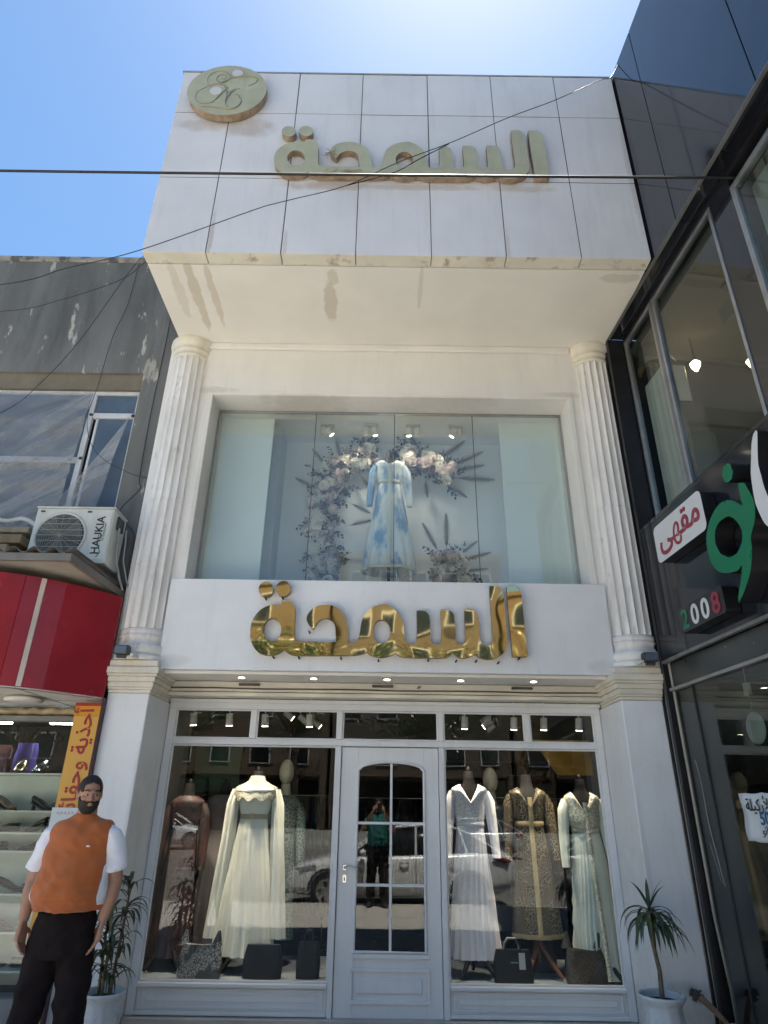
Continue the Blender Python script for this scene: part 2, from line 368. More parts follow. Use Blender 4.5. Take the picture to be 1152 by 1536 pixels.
def stain(m, axes, blobs, col, scale=5.5, edge=(1.25, 0.75)):
    """irregular stains of their own shape, at fixed places on the object"""
    nt = m.node_tree; N = nt.nodes; L = nt.links; b = N['Principled BSDF']
    src = b.inputs['Base Color'].links[0].from_socket
    tc = N.new('ShaderNodeTexCoord'); sep = N.new('ShaderNodeSeparateXYZ'); L.new(tc.outputs['Object'], sep.inputs[0])
    nz = N.new('ShaderNodeTexNoise'); nz.inputs['Scale'].default_value = scale; nz.inputs['Detail'].default_value = 6; L.new(tc.outputs['Object'], nz.inputs[0])
    def mth(op, a, c=None):
        x = N.new('ShaderNodeMath'); x.operation = op
        for i, v in enumerate((a, c)):
            if v is None: continue
            if isinstance(v, (int, float)): x.inputs[i].default_value = v
            else: L.new(v, x.inputs[i])
        return x.outputs[0]
    tot = None
    for cx, cy, rx, ry, amt in blobs:
        dx = mth('DIVIDE', mth('SUBTRACT', sep.outputs[axes[0]], cx), rx); dy = mth('DIVIDE', mth('SUBTRACT', sep.outputs[axes[1]], cy), ry)
        d = mth('ADD', mth('MULTIPLY', dx, dx), mth('MULTIPLY', dy, dy))
        d = mth('ADD', d, mth('MULTIPLY', mth('SUBTRACT', nz.outputs[0], 0.5), 3.2))
        r = N.new('ShaderNodeMapRange'); r.inputs[1].default_value = edge[0]; r.inputs[2].default_value = edge[1]; L.new(d, r.inputs[0])
        v = mth('MULTIPLY', r.outputs[0], amt); tot = v if tot is None else mth('MAXIMUM', tot, v)
    mx = N.new('ShaderNodeMix'); mx.data_type = 'RGBA'; L.new(tot, mx.inputs[0]); L.new(src, mx.inputs[6]); mx.inputs[7].default_value = (*col, 1)
    L.new(mx.outputs[2], b.inputs['Base Color']); return m
SOFFIT_STAINS = ((-1.98, -0.95, 0.05, 0.50, 0.42), (-1.80, -0.95, 0.035, 0.46, 0.36), (-2.15, -1.0, 0.05, 0.4, 0.25), (-0.60, -0.87, 0.07, 0.30, 0.42), (0.34, -1.1, 0.02, 0.3, 0.25), (-0.55, -1.22, 0.06, 0.10, 0.35), (2.3, -1.25, 0.2, 0.06, 0.3))
stain(M['panel'], (0, 2), ((-1.55, 8.29, 0.26, 0.14, 0.45), (-1.98, 8.33, 0.30, 0.09, 0.35), (-0.60, 7.40, 0.36, 0.06, 0.5), (0.30, 7.39, 0.6, 0.035, 0.35), (1.35, 7.39, 0.30, 0.045, 0.35), (-1.73, 6.65, 0.022, 0.34, 0.45), (-1.00, 6.55, 0.02, 0.2, 0.3), (1.17, 6.55, 0.02, 0.25, 0.25), (2.52, 7.6, 0.03, 0.7, 0.3)), (0.36, 0.26, 0.19), 9, (1.9, 0.4))
stain(M['render'], (0, 2), ((-2.2, 0.12, 0.35, 0.16, 0.35), (2.3, 0.14, 0.35, 0.2, 0.4), (2.32, 0.42, 0.14, 0.05, 0.4), (-1.9, 2.80, 0.12, 0.05, 0.25), (2.0, 2.80, 0.12, 0.06, 0.25), (2.14, 1.2, 0.02, 0.5, 0.2), (-2.06, 1.6, 0.015, 0.4, 0.2)), (0.40, 0.37, 0.33), 9, (1.9, 0.4))
stain(M['stucco'], (0, 2), ((-1.90, 5.80, 0.20, 0.04, 0.3), (2.0, 5.80, 0.2, 0.04, 0.3), (-1.93, 4.6, 0.02, 0.6, 0.25), (0.7, 5.74, 0.5, 0.015, 0.25), (-0.9, 5.74, 0.4, 0.015, 0.3)), (0.40, 0.35, 0.28), 9, (1.9, 0.4))

# ================================================================== the dress shop
shop = thing('dress_shop', 'narrow white two storey dress shop with overhanging clad box and fluted columns', 'building', (0, 6, 0))
# overhanging clad box
XS = [-2.372, -1.757, -1.032, -0.310, 0.424, 1.147, 1.871, 2.545]; ZS = [6.44, 7.50, 8.545, 9.262]
bx('box_core', M['joint'], shop, -2.36, 2.53, 4.507, 8.0, 6.47, 9.245)
bx('side_wall', M['panel'], shop, -2.372, -2.361, 4.548, 7.99, 6.50, 9.262)
bx('coping', M['alu'], shop, -2.385, 2.55, 4.492, 8.0, 9.262, 9.277, 0.002)
g = 0.0045
for i in range(7):
    for j in range(3):
        dy = random.uniform(-0.002, 0.002)
        gj = random.uniform(-0.0012, 0.0012)
        bx('cladding_panel', M['panel'], shop, XS[i] + g + gj, XS[i + 1] - g + gj, 4.50 + dy, 4.506, ZS[j] + g * 1.3, ZS[j + 1] - g * 1.3, 0.002)
    bx('edge_panel', M['panel_warm'], shop, XS[i] + g, XS[i + 1] - g, 4.508, 4.64, 6.442, 6.468, 0.002)
# soffit with water stains
bx('soffit', stain(mat('stained_soffit', (0.80, 0.77, 0.70), 0.8, 0.05, 1.4, 0.0015, 120, speck=0.08), (0, 1), SOFFIT_STAINS, (0.40, 0.31, 0.17)), shop, -2.362, 2.535, 4.652, 5.86, 6.44, 6.47)
# wall of the upper storey with the display opening
bx('upper_wall', M['stucco'], shop, -2.46, -1.91, 5.84, 6.6, 2.76, 6.44)
bx('upper_wall', M['stucco'], shop, 2.01, 2.50, 5.84, 6.6, 2.76, 6.44)
bx('lintel', M['stucco'], shop, -1.91, 2.01, 5.84, 6.30, 5.735, 6.44)
bx('niche_ceiling', M['niche'], shop, -1.95, 2.05, 6.302, 6.619, 5.861, 6.0)
bx('window_sill', M['stucco'], shop, -1.91, 2.01, 5.86, 6.6, 3.40, 3.585)
bx('cornice', M['stucco'], shop, -2.06, 2.1, 5.80, 5.84, 6.36, 6.44, 0.015, seg=3)
fr = MB()
fr.box(-1.965, -1.91, 5.825, 5.84, 3.585, 5.79).box(2.01, 2.065, 5.825, 5.84, 3.585, 5.79).box(-1.91, 2.01, 5.825, 5.84, 5.735, 5.79)
fr.build('window_surround', M['stucco'], shop, 0.004)
fasc = bx('fascia', M['render'], shop, -2.03, 2.12, 5.80, 5.857, 2.727, 3.585, 0.003)
bx('fascia_core', M['render'], shop, -2.40, 2.45, 5.862, 6.28, 2.735, 3.395)
# upper window: frame and panes
wf = MB()
wf.box(-1.909, -1.885, 6.13, 6.17, 3.587, 5.733).box(1.985, 2.009, 6.13, 6.17, 3.587, 5.733).box(-1.885, 1.985, 6.13, 6.17, 5.715, 5.733).box(-1.885, 1.985, 6.13, 6.17, 3.587, 3.60)
wf.build('window_frame', M['alu'], shop, 0.002)
px = [-1.883, -0.79, 0.105, 0.995, 1.983]
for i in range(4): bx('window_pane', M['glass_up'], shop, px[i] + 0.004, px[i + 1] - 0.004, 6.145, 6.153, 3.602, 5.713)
for x in px[1:4]: bx('pane_seal', M['joint'], shop, x - 0.0035, x + 0.0035, 6.144, 6.154, 3.602, 5.713)
# display niche behind it
NC = 5.86
bx('niche_back_wall', M['niche'], shop, -1.95, 2.05, 7.05, 7.12, 3.5, 6.1)
bx('niche_floor', M['niche'], shop, -1.95, 2.05, 6.62, 7.05, 3.45, 3.60)
bx('niche_ceiling', M['niche'], shop, -1.95, 2.05, 6.62, 7.05, 5.861, 6.0)
bx('niche_ceiling', M['niche'], shop, -1.88, 1.98, 6.20, 6.618, 5.735, 6.0) if False else None
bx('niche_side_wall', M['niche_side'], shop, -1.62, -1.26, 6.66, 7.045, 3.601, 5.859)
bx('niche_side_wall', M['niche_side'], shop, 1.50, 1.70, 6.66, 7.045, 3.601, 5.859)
bx('partition', M['frost'], shop, -1.905, -1.30, 6.31, 6.34, 3.587, 5.80)
bx('partition', M['frost'], shop, 1.33, 2.005, 6.31, 6.34, 3.587, 5.80)
# fluted columns
def column(cx, cy):
    n = 120
    def flute(j, z):
        t = (j % 6) / 6.0
        return 1 - 0.085 * max(0.0, math.sin(PI * t)) ** 0.6
    R = 0.226
    lo = MB().lathe([(R * 1.03, 3.085), (R * 1.03, 4.392), (R * 1.01, 4.397)], (cx, cy, 0), n, rf=flute, smooth=False)
    c = lo.build('column', M['marble'], shop)
    MB().lathe([(R * 1.0, 4.40), (R * 1.01, 4.405), (R * 0.96, 6.20)], (cx + 0.004, cy, 0), n, rf=flute, smooth=False).build('column_drum', M['marble'], c)
    P = [(r_ * 1.06, z_) for r_, z_ in [(0.245, 2.79), (0.25, 2.80), (0.25, 2.84), (0.225, 2.846), (0.238, 2.86), (0.246, 2.885), (0.243, 2.915), (0.228, 2.935), (0.218, 2.94), (0.218, 2.955), (0.208, 2.965), (0.212, 2.99), (0.222, 3.005), (0.222, 3.02), (0.214, 3.025), (0.218, 3.04), (0.218, 3.075), (0.205, 3.084)]]
    MB().lathe(P, (cx, cy, 0), 48).build('column_base', M['marble'], c)
    P = [(r_ * 1.06, z_) for r_, z_ in [(0.197, 6.19), (0.205, 6.20), (0.208, 6.225), (0.20, 6.235), (0.202, 6.27), (0.214, 6.285), (0.216, 6.30), (0.208, 6.31), (0.225, 6.345), (0.238, 6.37), (0.242, 6.40), (0.238, 6.438)]]
    MB().lathe(P, (cx, cy, 0), 48).build('column_capital', M['capital'], c)
column(-2.235, 5.93); column(2.335, 5.93)
# square pillars of the ground floor with stepped capitals
def pillar(x0, x1, inner):
    p = bx('pillar', M['render'], shop, x0, x1, 5.76, 6.44, 0.0, 2.505, 0.006)
    k = MB()
    steps = [(0.008, 2.507, 2.535), (0.020, 2.535, 2.555), (0.028, 2.555, 2.60), (0.042, 2.60, 2.645), (0.060, 2.645, 2.668), (0.072, 2.668, 2.725), (0.05, 2.725, 2.785)]
    for e, a, b in steps:
        xa = x0 - (e if inner > 0 else 0.3 * e) ; xb = x1 + (e if inner < 0 else 0.3 * e)
        if inner > 0: xa, xb = x0 - 0.3 * e, x1 + e
        else: xa, xb = x0 - e, x1 + 0.3 * e
        k.box(xa, xb, 5.76 - e, 6.30, a, b - 0.0005)
    k.build('pillar_capital', M['capital'], p, 0.006, seg=2)
pillar(-2.41, -2.045, 1); pillar(2.115, 2.475, -1)
bx('fascia_soffit', M['stucco'], shop, -2.03, 2.10, 5.859, 6.245, 2.700, 2.726)
# roller shutter housing
sh = thing('roller_shutter_box', 'long cream roller shutter housing with rust spots above the shop front', 'shutter', (0, 6.2, 2.6))
bx('housing', M['shutter'], sh, -2.04, 2.11, 6.205, 6.38, 2.60, 2.695, 0.008, seg=2)
bx('bottom_rail', M['shutter'], sh, -2.03, 2.10, 6.185, 6.33, 2.555, 2.592, 0.006, seg=2)
MB().tube([(-2.0 + 4.05 * i / 20, 6.19, 2.628 + 0.003 * math.sin(i)) for i in range(21)], 0.006, 6).build('conduit', M['dark_metal'], sh)
for x in (-1.25, 0.02, 1.35): bx('latch', M['dark_metal'], sh, x - 0.11, x + 0.09, 6.175, 6.204, 2.655, 2.675, 0.003)
# shop front frame
YF = 6.36
def bar(name, x0, x1, z0, z1, m='frame', y0=YF, y1=6.44, b=0.004, par=None): return bx(name, M[m], par or shop, x0, x1, y0, y1, z0, z1, b)
bar('frame_head', -2.04, 2.11, 2.46, 2.552)
bar('frame_head_trim', -2.04, 2.11, 2.515, 2.55, y0=6.325, y1=6.358)
bar('transom_bar', -1.965, 2.04, 2.138, 2.192, y0=6.352)
bar('frame_post', -2.04, -1.968, 0.075, 2.458); bar('frame_post', 2.043, 2.11, 0.075, 2.458)
for x in (-1.215, 1.40): bar('frame_post', x - 0.025, x + 0.025, 2.194, 2.458)
for x0, x1 in ((-0.412, -0.368), (0.545, 0.595)):
    bar('frame_post', x0, x1, 0.03, 2.136, y0=6.348); bar('frame_post', x0, x1, 2.194, 2.458)
for x0, x1 in ((-1.965, -1.242), (-1.188, -0.414), (-0.366, 0.543), (0.597, 1.373), (1.427, 2.041)):
    bx('transom_pane', M['glass'], shop, x0, x1, 6.396, 6.402, 2.194, 2.458)
    t = 0.012
    q = MB().box(x0, x0 + t, 6.375, 6.392, 2.194, 2.458).box(x1 - t, x1, 6.375, 6.392, 2.194, 2.458).box(x0 + t, x1 - t, 6.375, 6.392, 2.194, 2.206).box(x0 + t, x1 - t, 6.375, 6.392, 2.446, 2.458)
    q.build('glazing_bead', M['frame'], shop)
for x0, x1 in ((-1.966, -0.414), (0.597, 2.041)):
    bx('display_pane', M['glass'], shop, x0 + 0.012, x1 - 0.012, 6.396, 6.402, 0.312, 2.124)
    q = MB(); t = 0.013
    q.box(x0, x0 + t, 6.372, 6.394, 0.30, 2.136).box(x1 - t, x1, 6.372, 6.394, 0.30, 2.136).box(x0 + t, x1 - t, 6.372, 6.394, 0.30, 0.313).box(x0 + t, x1 - t, 6.372, 6.394, 2.123, 2.136)
    q.build('glazing_bead', M['frame'], shop, 0.002)
    bar('stall_riser', x0, x1, 0.078, 0.298, y0=6.375)
    bar('window_ledge', x0, x1, 0.268, 0.299, y0=6.335, y1=6.374, b=0.006)
    bar('riser_rail', x0, x1, 0.080, 0.110, y0=6.345, y1=6.374)
    q = MB(); a, b, c, d = x0 + 0.03, x1 - 0.03, 0.125, 0.255; w = 0.016
    q.box(a, b, 6.362, 6.374, c, c + w).box(a, b, 6.362, 6.374, d - w, d).box(a, a + w, 6.362, 6.374, c + w, d - w).box(b - w, b, 6.362, 6.374, c + w, d - w)
    q.build('panel_moulding', M['frame'], shop, 0.003)
    bx('raised_panel', M['frame'], shop, a + 0.05, b - 0.05, 6.364, 6.374, c + 0.042, d - 0.042, 0.004)
bx('door_step', M['paving'], shop, -2.04, 2.11, 6.30, 6.44, 0.0, 0.074, 0.006)
bx('door_threshold', M['dark_metal'], shop, -0.367, 0.544, 6.29, 6.43, 0.0745, 0.080) if False else None
# the door
door = MB()
D0, D1, DB, DT = -0.362, 0.539, 0.055, 2.130
GX0, GX1, GB, GT = -0.205, 0.405, 0.52, 2.005      # glazed field, arched head
door.box(D0, GX0, 6.372, 6.415, DB, DT).box(GX1, D1, 6.372, 6.415, DB, DT).box(GX0, GX1, 6.372, 6.415, DB, GB)
# head piece with an arched underside
n = 18; v = []; f = []
for k in range(n + 1):
    x = GX0 + (GX1 - GX0) * k / n; zz = GT - 0.075 + 0.075 * math.sqrt(max(0, 1 - (2 * k / n - 1) ** 2))
    for y in (6.372, 6.415): v += [(x, y, zz), (x, y, DT)]
for k in range(n):
    a, b = 4 * k, 4 * k + 4
    f += [(a, b, b + 1, a + 1), (a + 2, a + 3, b + 3, b + 2), (a, a + 2, b + 2, b), (a + 1, b + 1, b + 3, a + 3)]
door.add(v, f)
dr = door.build('door', M['frame'], shop, 0.003)
arch = [Vector((GX0, 6.366, GB)), Vector((GX0, 6.366, GT - 0.09))] + [Vector((GX0 + (GX1 - GX0) * k / 16, 6.366, GT - 0.075 + 0.075 * math.sqrt(max(0, 1 - (2 * k / 16 - 1) ** 2)))) for k in range(17)] + [Vector((GX1, 6.366, GT - 0.09)), Vector((GX1, 6.366, GB)), Vector((GX0, 6.366, GB))]
MB().tube(arch, 0.013, 8).build('door_moulding', M['frame'], dr)
MB().box(GX0 - 0.02, GX1 + 0.03, 6.352, 6.370, GB - 0.045, GB - 0.012).build('door_moulding', M['frame'], dr, 0.004)
gx = (GX0 + GX1) / 2 + 0.003; h1, h2 = 1.005, 1.490
MB().box(gx - 0.011, gx + 0.011, 6.366, 6.40, GB, 2.0).build('glazing_bar', M['frame'], dr, 0.003)
for z in (h1, h2): MB().box(GX0, gx - 0.0115, 6.367, 6.40, z - 0.011, z + 0.011).box(gx + 0.0115, GX1, 6.367, 6.40, z - 0.011, z + 0.011).build('glazing_bar', M['frame'], dr, 0.003)
for a, b in ((GB, h1 - 0.012), (h1 + 0.012, h2 - 0.012), (h2 + 0.012, 2.004)):
    for xa, xb in ((GX0, gx - 0.012), (gx + 0.012, GX1)): bx('door_pane', M['glass'], dr, xa, xb, 6.388, 6.393, a, b)
q = MB(); a, b, c, d, w = -0.235, 0.435, 0.165, 0.41, 0.028
q.box(a, b, 6.355, 6.371, c, c + w).box(a, b, 6.355, 6.371, d - w, d).box(a, a + w, 6.355, 6.371, c + w, d - w).box(b - w, b, 6.355, 6.371, c + w, d - w)
q.build('door_panel_moulding', M['frame'], dr, 0.005, seg=2)
bx('door_raised_panel', M['frame'], dr, a + 0.065, b - 0.065, 6.358, 6.371, c + 0.07, d - 0.07, 0.006)
hd = MB().box(-0.318, -0.283, 6.362, 6.371, 1.115, 1.160).box(-0.320, -0.280, 6.362, 6.371, 1.02, 1.085).build('door_handle', M['steel'], dr, 0.003)
MB().tube([(-0.300, 6.365, 1.138), (-0.300, 6.325, 1.138), (-0.285, 6.315, 1.138), (-0.19, 6.315, 1.135)], 0.009, 8).build('handle_lever', M['steel'], hd)
MB().box(-0.304, -0.296, 6.359, 6.3615, 1.035, 1.063).build('keyhole', M['ink'], hd)
# interior of the shop
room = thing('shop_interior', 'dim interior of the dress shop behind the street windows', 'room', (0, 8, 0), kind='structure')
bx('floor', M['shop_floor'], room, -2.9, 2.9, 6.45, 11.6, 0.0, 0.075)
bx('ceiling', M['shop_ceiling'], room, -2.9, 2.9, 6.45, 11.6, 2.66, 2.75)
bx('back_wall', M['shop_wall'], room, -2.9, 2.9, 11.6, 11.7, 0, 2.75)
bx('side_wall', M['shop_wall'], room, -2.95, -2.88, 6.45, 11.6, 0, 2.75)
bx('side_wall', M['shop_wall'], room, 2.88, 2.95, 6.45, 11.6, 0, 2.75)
bx('display_platform', M['platform'], room, -2.2, -0.42, 6.45, 7.5, 0.076, 0.285)
bx('display_platform', M['platform'], room, 0.60, 2.4, 6.45, 7.5, 0.076, 0.285)
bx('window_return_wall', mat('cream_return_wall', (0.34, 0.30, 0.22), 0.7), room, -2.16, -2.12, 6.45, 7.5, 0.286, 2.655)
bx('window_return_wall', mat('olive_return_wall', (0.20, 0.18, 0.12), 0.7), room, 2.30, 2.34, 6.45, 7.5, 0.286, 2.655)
bx('roof_body', M['shop_wall'], shop, -2.40, 2.5, 6.61, 6.70, 2.76, 3.44)
bx('building_body', M['stucco'], shop, -2.5, 2.55, 7.45, 12.0, 2.76, 9.2)

# ================================================================== traced sign outlines, in metres on the sign's own plane
BODY=[(-1.068,0.167),(-1.12,0.152),(-1.176,0.121),(-1.223,0.065),(-1.249,0.005),(-1.257,-0.066),(-1.25,-0.137),(-1.232,-0.195),(-1.198,-0.247),(-1.149,-0.286),(-1.09,-0.302),(-1.033,-0.299),(-0.983,-0.284),(-0.936,-0.252),(-0.897,-0.28),(-0.838,-0.299),(-0.667,-0.3),(-0.495,-0.296),(-0.324,-0.293),(-0.255,-0.285),(-0.215,-0.273),(-0.189,-0.259),(-0.152,-0.289),(-0.094,-0.305),(-0.037,-0.307),(0.032,-0.287),(0.072,-0.266),(0.118,-0.297),(0.175,-0.305),(0.336,-0.307),(0.484,-0.305),(0.542,-0.294),(0.592,-0.256),(0.622,-0.286),(0.668,-0.303),(0.713,-0.3),(0.76,-0.284),(0.79,-0.264),(0.823,-0.293),(0.885,-0.311),(0.953,-0.305),(1.012,-0.281),(1.055,-0.243),(1.078,-0.185),(1.087,-0.115),(1.087,0.063),(1.083,0.27),(1.078,0.326),(1.054,0.363),(1.013,0.379),(0.956,0.376),(0.955,0.219),(0.958,0.061),(0.959,-0.07),(0.955,-0.141),(0.938,-0.176),(0.903,-0.188),(0.868,-0.183),(0.845,-0.154),(0.838,-0.107),(0.836,-0.024),(0.833,0.083),(0.814,0.125),(0.774,0.149),(0.709,0.15),(0.709,0.057),(0.709,-0.05),(0.706,-0.144),(0.69,-0.173),(0.655,-0.18),(0.627,-0.169),(0.619,-0.134),(0.62,-0.028),(0.612,0.08),(0.595,0.116),(0.555,0.137),(0.487,0.139),(0.489,0.054),(0.491,-0.053),(0.488,-0.147),(0.474,-0.177),(0.441,-0.185),(0.407,-0.175),(0.39,-0.143),(0.389,-0.055),(0.385,0.053),(0.371,0.101),(0.342,0.124),(0.306,0.13),(0.266,0.128),(0.267,0.027),(0.267,-0.08),(0.263,-0.15),(0.245,-0.176),(0.21,-0.184),(0.176,-0.175),(0.158,-0.146),(0.15,-0.082),(0.141,0.001),(0.112,0.079),(0.058,0.139),(-0.008,0.186),(-0.061,0.182),(-0.114,0.169),(-0.179,0.129),(-0.224,0.068),(-0.246,-0.004),(-0.255,-0.087),(-0.271,-0.146),(-0.299,-0.176),(-0.355,-0.182),(-0.362,-0.113),(-0.373,-0.03),(-0.394,0.053),(-0.426,0.107),(-0.481,0.149),(-0.541,0.17),(-0.612,0.169),(-0.682,0.146),(-0.726,0.103),(-0.747,0.06),(-0.748,0.024),(-0.731,-0.011),(-0.706,-0.041),(-0.687,-0.061),(-0.671,-0.034),(-0.65,0.008),(-0.611,0.036),(-0.57,0.045),(-0.522,0.028),(-0.491,-0.008),(-0.479,-0.067),(-0.468,-0.176),(-0.616,-0.177),(-0.755,-0.174),(-0.842,-0.17),(-0.852,-0.108),(-0.857,0.011),(-0.86,0.107),(-0.874,0.155),(-0.904,0.192),(-0.946,0.201),(-0.989,0.195),(-0.987,0.166)]
H1=[(-0.974,-0.068),(-0.981,-0.035),(-0.995,-0.004),(-1.015,0.02),(-1.039,0.035),(-1.065,0.04),(-1.09,0.034),(-1.111,0.018),(-1.127,-0.006),(-1.136,-0.037),(-1.137,-0.071),(-1.13,-0.104),(-1.115,-0.134),(-1.095,-0.157),(-1.071,-0.172),(-1.046,-0.177),(-1.021,-0.172),(-1.0,-0.156),(-0.984,-0.132),(-0.975,-0.102)]
H2=[(0.024,-0.072),(0.02,-0.037),(0.008,-0.006),(-0.011,0.019),(-0.034,0.035),(-0.059,0.04),(-0.085,0.034),(-0.107,0.018),(-0.125,-0.008),(-0.136,-0.039),(-0.139,-0.074),(-0.134,-0.108),(-0.122,-0.139),(-0.104,-0.164),(-0.081,-0.179),(-0.056,-0.184),(-0.031,-0.178),(-0.009,-0.162),(0.009,-0.137),(0.02,-0.106)]
D1=[(-1.082,0.315),(-1.087,0.339),(-1.099,0.36),(-1.115,0.377),(-1.135,0.387),(-1.157,0.391),(-1.178,0.387),(-1.196,0.376),(-1.209,0.358),(-1.217,0.337),(-1.218,0.313),(-1.212,0.29),(-1.201,0.269),(-1.184,0.253),(-1.164,0.242),(-1.143,0.239),(-1.122,0.243),(-1.104,0.254),(-1.091,0.271),(-1.083,0.292)]
D2=[(-0.92,0.324),(-0.925,0.348),(-0.936,0.369),(-0.952,0.386),(-0.972,0.396),(-0.994,0.4),(-1.015,0.396),(-1.033,0.384),(-1.047,0.367),(-1.055,0.346),(-1.056,0.322),(-1.051,0.299),(-1.039,0.278),(-1.023,0.261),(-1.003,0.251),(-0.982,0.247),(-0.961,0.251),(-0.943,0.262),(-0.929,0.279),(-0.921,0.3)]
ALEF=[(1.118,0.377),(1.169,0.38),(1.216,0.366),(1.243,0.328),(1.249,0.285),(1.255,0.101),(1.258,-0.078),(1.259,-0.281),(1.127,-0.286),(1.124,-0.079),(1.119,0.099)]
GW=[(0.1,0.29),(0.16,0.26),(0.18,0.21),(0.2,0.15),(0.21,0.08),(0.19,0.01),(0.16,-0.04),(0.12,-0.08),(0.09,-0.12),(0.08,-0.18),(0.05,-0.25),(0.01,-0.32),(-0.05,-0.38),(-0.12,-0.44),(-0.19,-0.48),(-0.18,-0.44),(-0.13,-0.37),(-0.09,-0.31),(-0.06,-0.25),(-0.12,-0.27),(-0.19,-0.26),(-0.27,-0.24),(-0.34,-0.2),(-0.39,-0.14),(-0.41,-0.06),(-0.41,0.04),(-0.38,0.11),(-0.33,0.17),(-0.25,0.22),(-0.16,0.25),(-0.07,0.24),(-0.01,0.21),(0.04,0.17),(0.09,0.12),(0.09,0.19)]
GH=[(0.01,-0.08),(0.02,-0.03),(0.01,0.01),(-0.01,0.05),(-0.04,0.09),(-0.08,0.12),(-0.13,0.13),(-0.18,0.13),(-0.23,0.12),(-0.27,0.09),(-0.29,0.05),(-0.3,0.0),(-0.29,-0.04),(-0.27,-0.09),(-0.23,-0.12),(-0.19,-0.15),(-0.14,-0.16),(-0.09,-0.16),(-0.05,-0.14),(-0.01,-0.11)]
GD=[(0.07,0.38),(0.08,0.4),(0.07,0.43),(0.07,0.45),(0.06,0.46),(0.04,0.48),(0.02,0.48),(0.0,0.48),(-0.02,0.47),(-0.03,0.46),(-0.04,0.44),(-0.05,0.42),(-0.04,0.4),(-0.04,0.38),(-0.02,0.36),(-0.01,0.35),(0.01,0.35),(0.03,0.35),(0.05,0.35),(0.06,0.37)]
WR=[(0.4,0.53),(0.41,0.51),(0.37,0.4),(0.34,0.3),(0.34,0.22),(0.34,0.12),(0.37,0.01),(0.46,-0.07),(0.4,-0.2),(0.31,-0.15),(0.26,-0.09),(0.24,-0.03),(0.22,0.07),(0.23,0.19),(0.25,0.29),(0.29,0.38),(0.33,0.47),(0.37,0.52)]
# ------------------------------------------------------------------ big lettering of the shop
body = smooth_outline(BODY, 3, 45); alef = smooth_outline(ALEF, 3, 40)
ME_BODY = extruded([body, H1, H2], 1.0); ME_ALEF = extruded([alef], 1.0)
ME_D1 = extruded([D1], 1.0); ME_D2 = extruded([D2], 1.0)
def lettering(root, xf, depth, side, face, bolts=None):
    T = xf @ Matrix.Diagonal((1, 1, depth, 1))
    fd = (0, -1, 0)
    place_mesh('letter', ME_BODY, [side, face], T, root, face_dir=fd)
    place_mesh('letter', ME_ALEF, [side, face], T, root, face_dir=fd)
    place_mesh('letter_dot', ME_D1, [side, face], T, root, face_dir=fd)
    place_mesh('letter_dot', ME_D2, [side, face], T, root, face_dir=fd)
gs = thing('gold_shop_sign', 'shiny mirror gold Arabic letters on the white fascia over the shop window', 'sign', (0.05, 5.8, 3.15))
lettering(gs, front_xf(0.05, 5.745, 3.15), 0.045, M['rust'], M['gold'])
back = Matrix.Translation((0.05, 5.775, 3.15))
b_ = MB()
for x, z in ((-1.03, -0.315), (-0.80, -0.315), (-0.42, -0.315), (-0.08, -0.33), (0.37, -0.322), (0.62, -0.325), (0.80, -0.325), (1.0, -0.335), (1.19, -0.295), (-1.15, 0.235), (-0.99, 0.24), (-0.72, -0.08)):
    b_.cyl((0.05 + x, 5.762, 3.15 + z), (0, 1, 0), 0.008, 0.07, 8)
b_.build('standoff_bolt', M['ink'], gs)
us = thing('faded_shop_sign', 'large faded gold Arabic letters with rusty edges on the overhanging panels', 'sign', (0.18, 4.5, 7.8))
lettering(us, front_xf(0.225, 4.452, 7.785, 1.10, 1.126), 0.06, M['rust'], M['gold_old'])
st = MB()
for i in range(60):     # nest twigs stuck behind the letters
    x = random.uniform(-0.75, -0.35); z = 7.47 + random.uniform(-0.01, 0.05)
    a = random.uniform(-0.5, 0.5)
    st.tube([(x, 4.43, z), (x + 0.09 * math.cos(a), 4.41, z + 0.05 * math.sin(a))], 0.0025, 4)
for i in range(22):
    x = random.uniform(-0.66, -0.55); z = 7.72 + random.uniform(-0.03, 0.05); a = random.uniform(0, 6)
    st.tube([(x, 4.39, z), (x + 0.07 * math.cos(a), 4.37, z + 0.05 * math.sin(a))], 0.003, 4)
tag(st.build('bird_nest_twigs', mat('dry_twigs', (0.30, 0.26, 0.20), 0.9), loc=(-0.6, 4.42, 7.5)), 'dry twigs and litter lodged under the faded gold letters', 'twigs')
# round emblem
em = thing('round_emblem', 'round faded gold emblem disc at the upper left corner of the facade', 'emblem', (-1.80, 4.5, 8.79))
MB().lathe([(0.42, 0), (0.435, 0.006), (0.435, 0.075), (0.43, 0.08)], (0, 0, 0), 64, smooth=False)
ex, ez = -1.80, 8.785
def disc_xf(y): return front_xf(ex, y, ez)
ring = [(0.435 * math.cos(2 * PI * k / 72), 0.435 * math.sin(2 * PI * k / 72)) for k in range(72)]
place_mesh('disc', extruded([ring], 1.0), [M['rust'], M['gold_old']], disc_xf(4.4375) @ Matrix.Diagonal((1, 1, 0.075, 1)), em, face_dir=(0, -1, 0))
def eng(pts, r0, m='ridge', nm='engraved_line'):
    P = smooth_outline(pts, 4, 180)[:-4]
    MB().tube([(ex + p[0], 4.3985, ez + p[1]) for p in P], [r0 * (0.35 + 0.65 * math.sin(PI * k / (len(P) - 1))) for k in range(len(P))], 6, flat=0.5).build(nm, M[m], em)
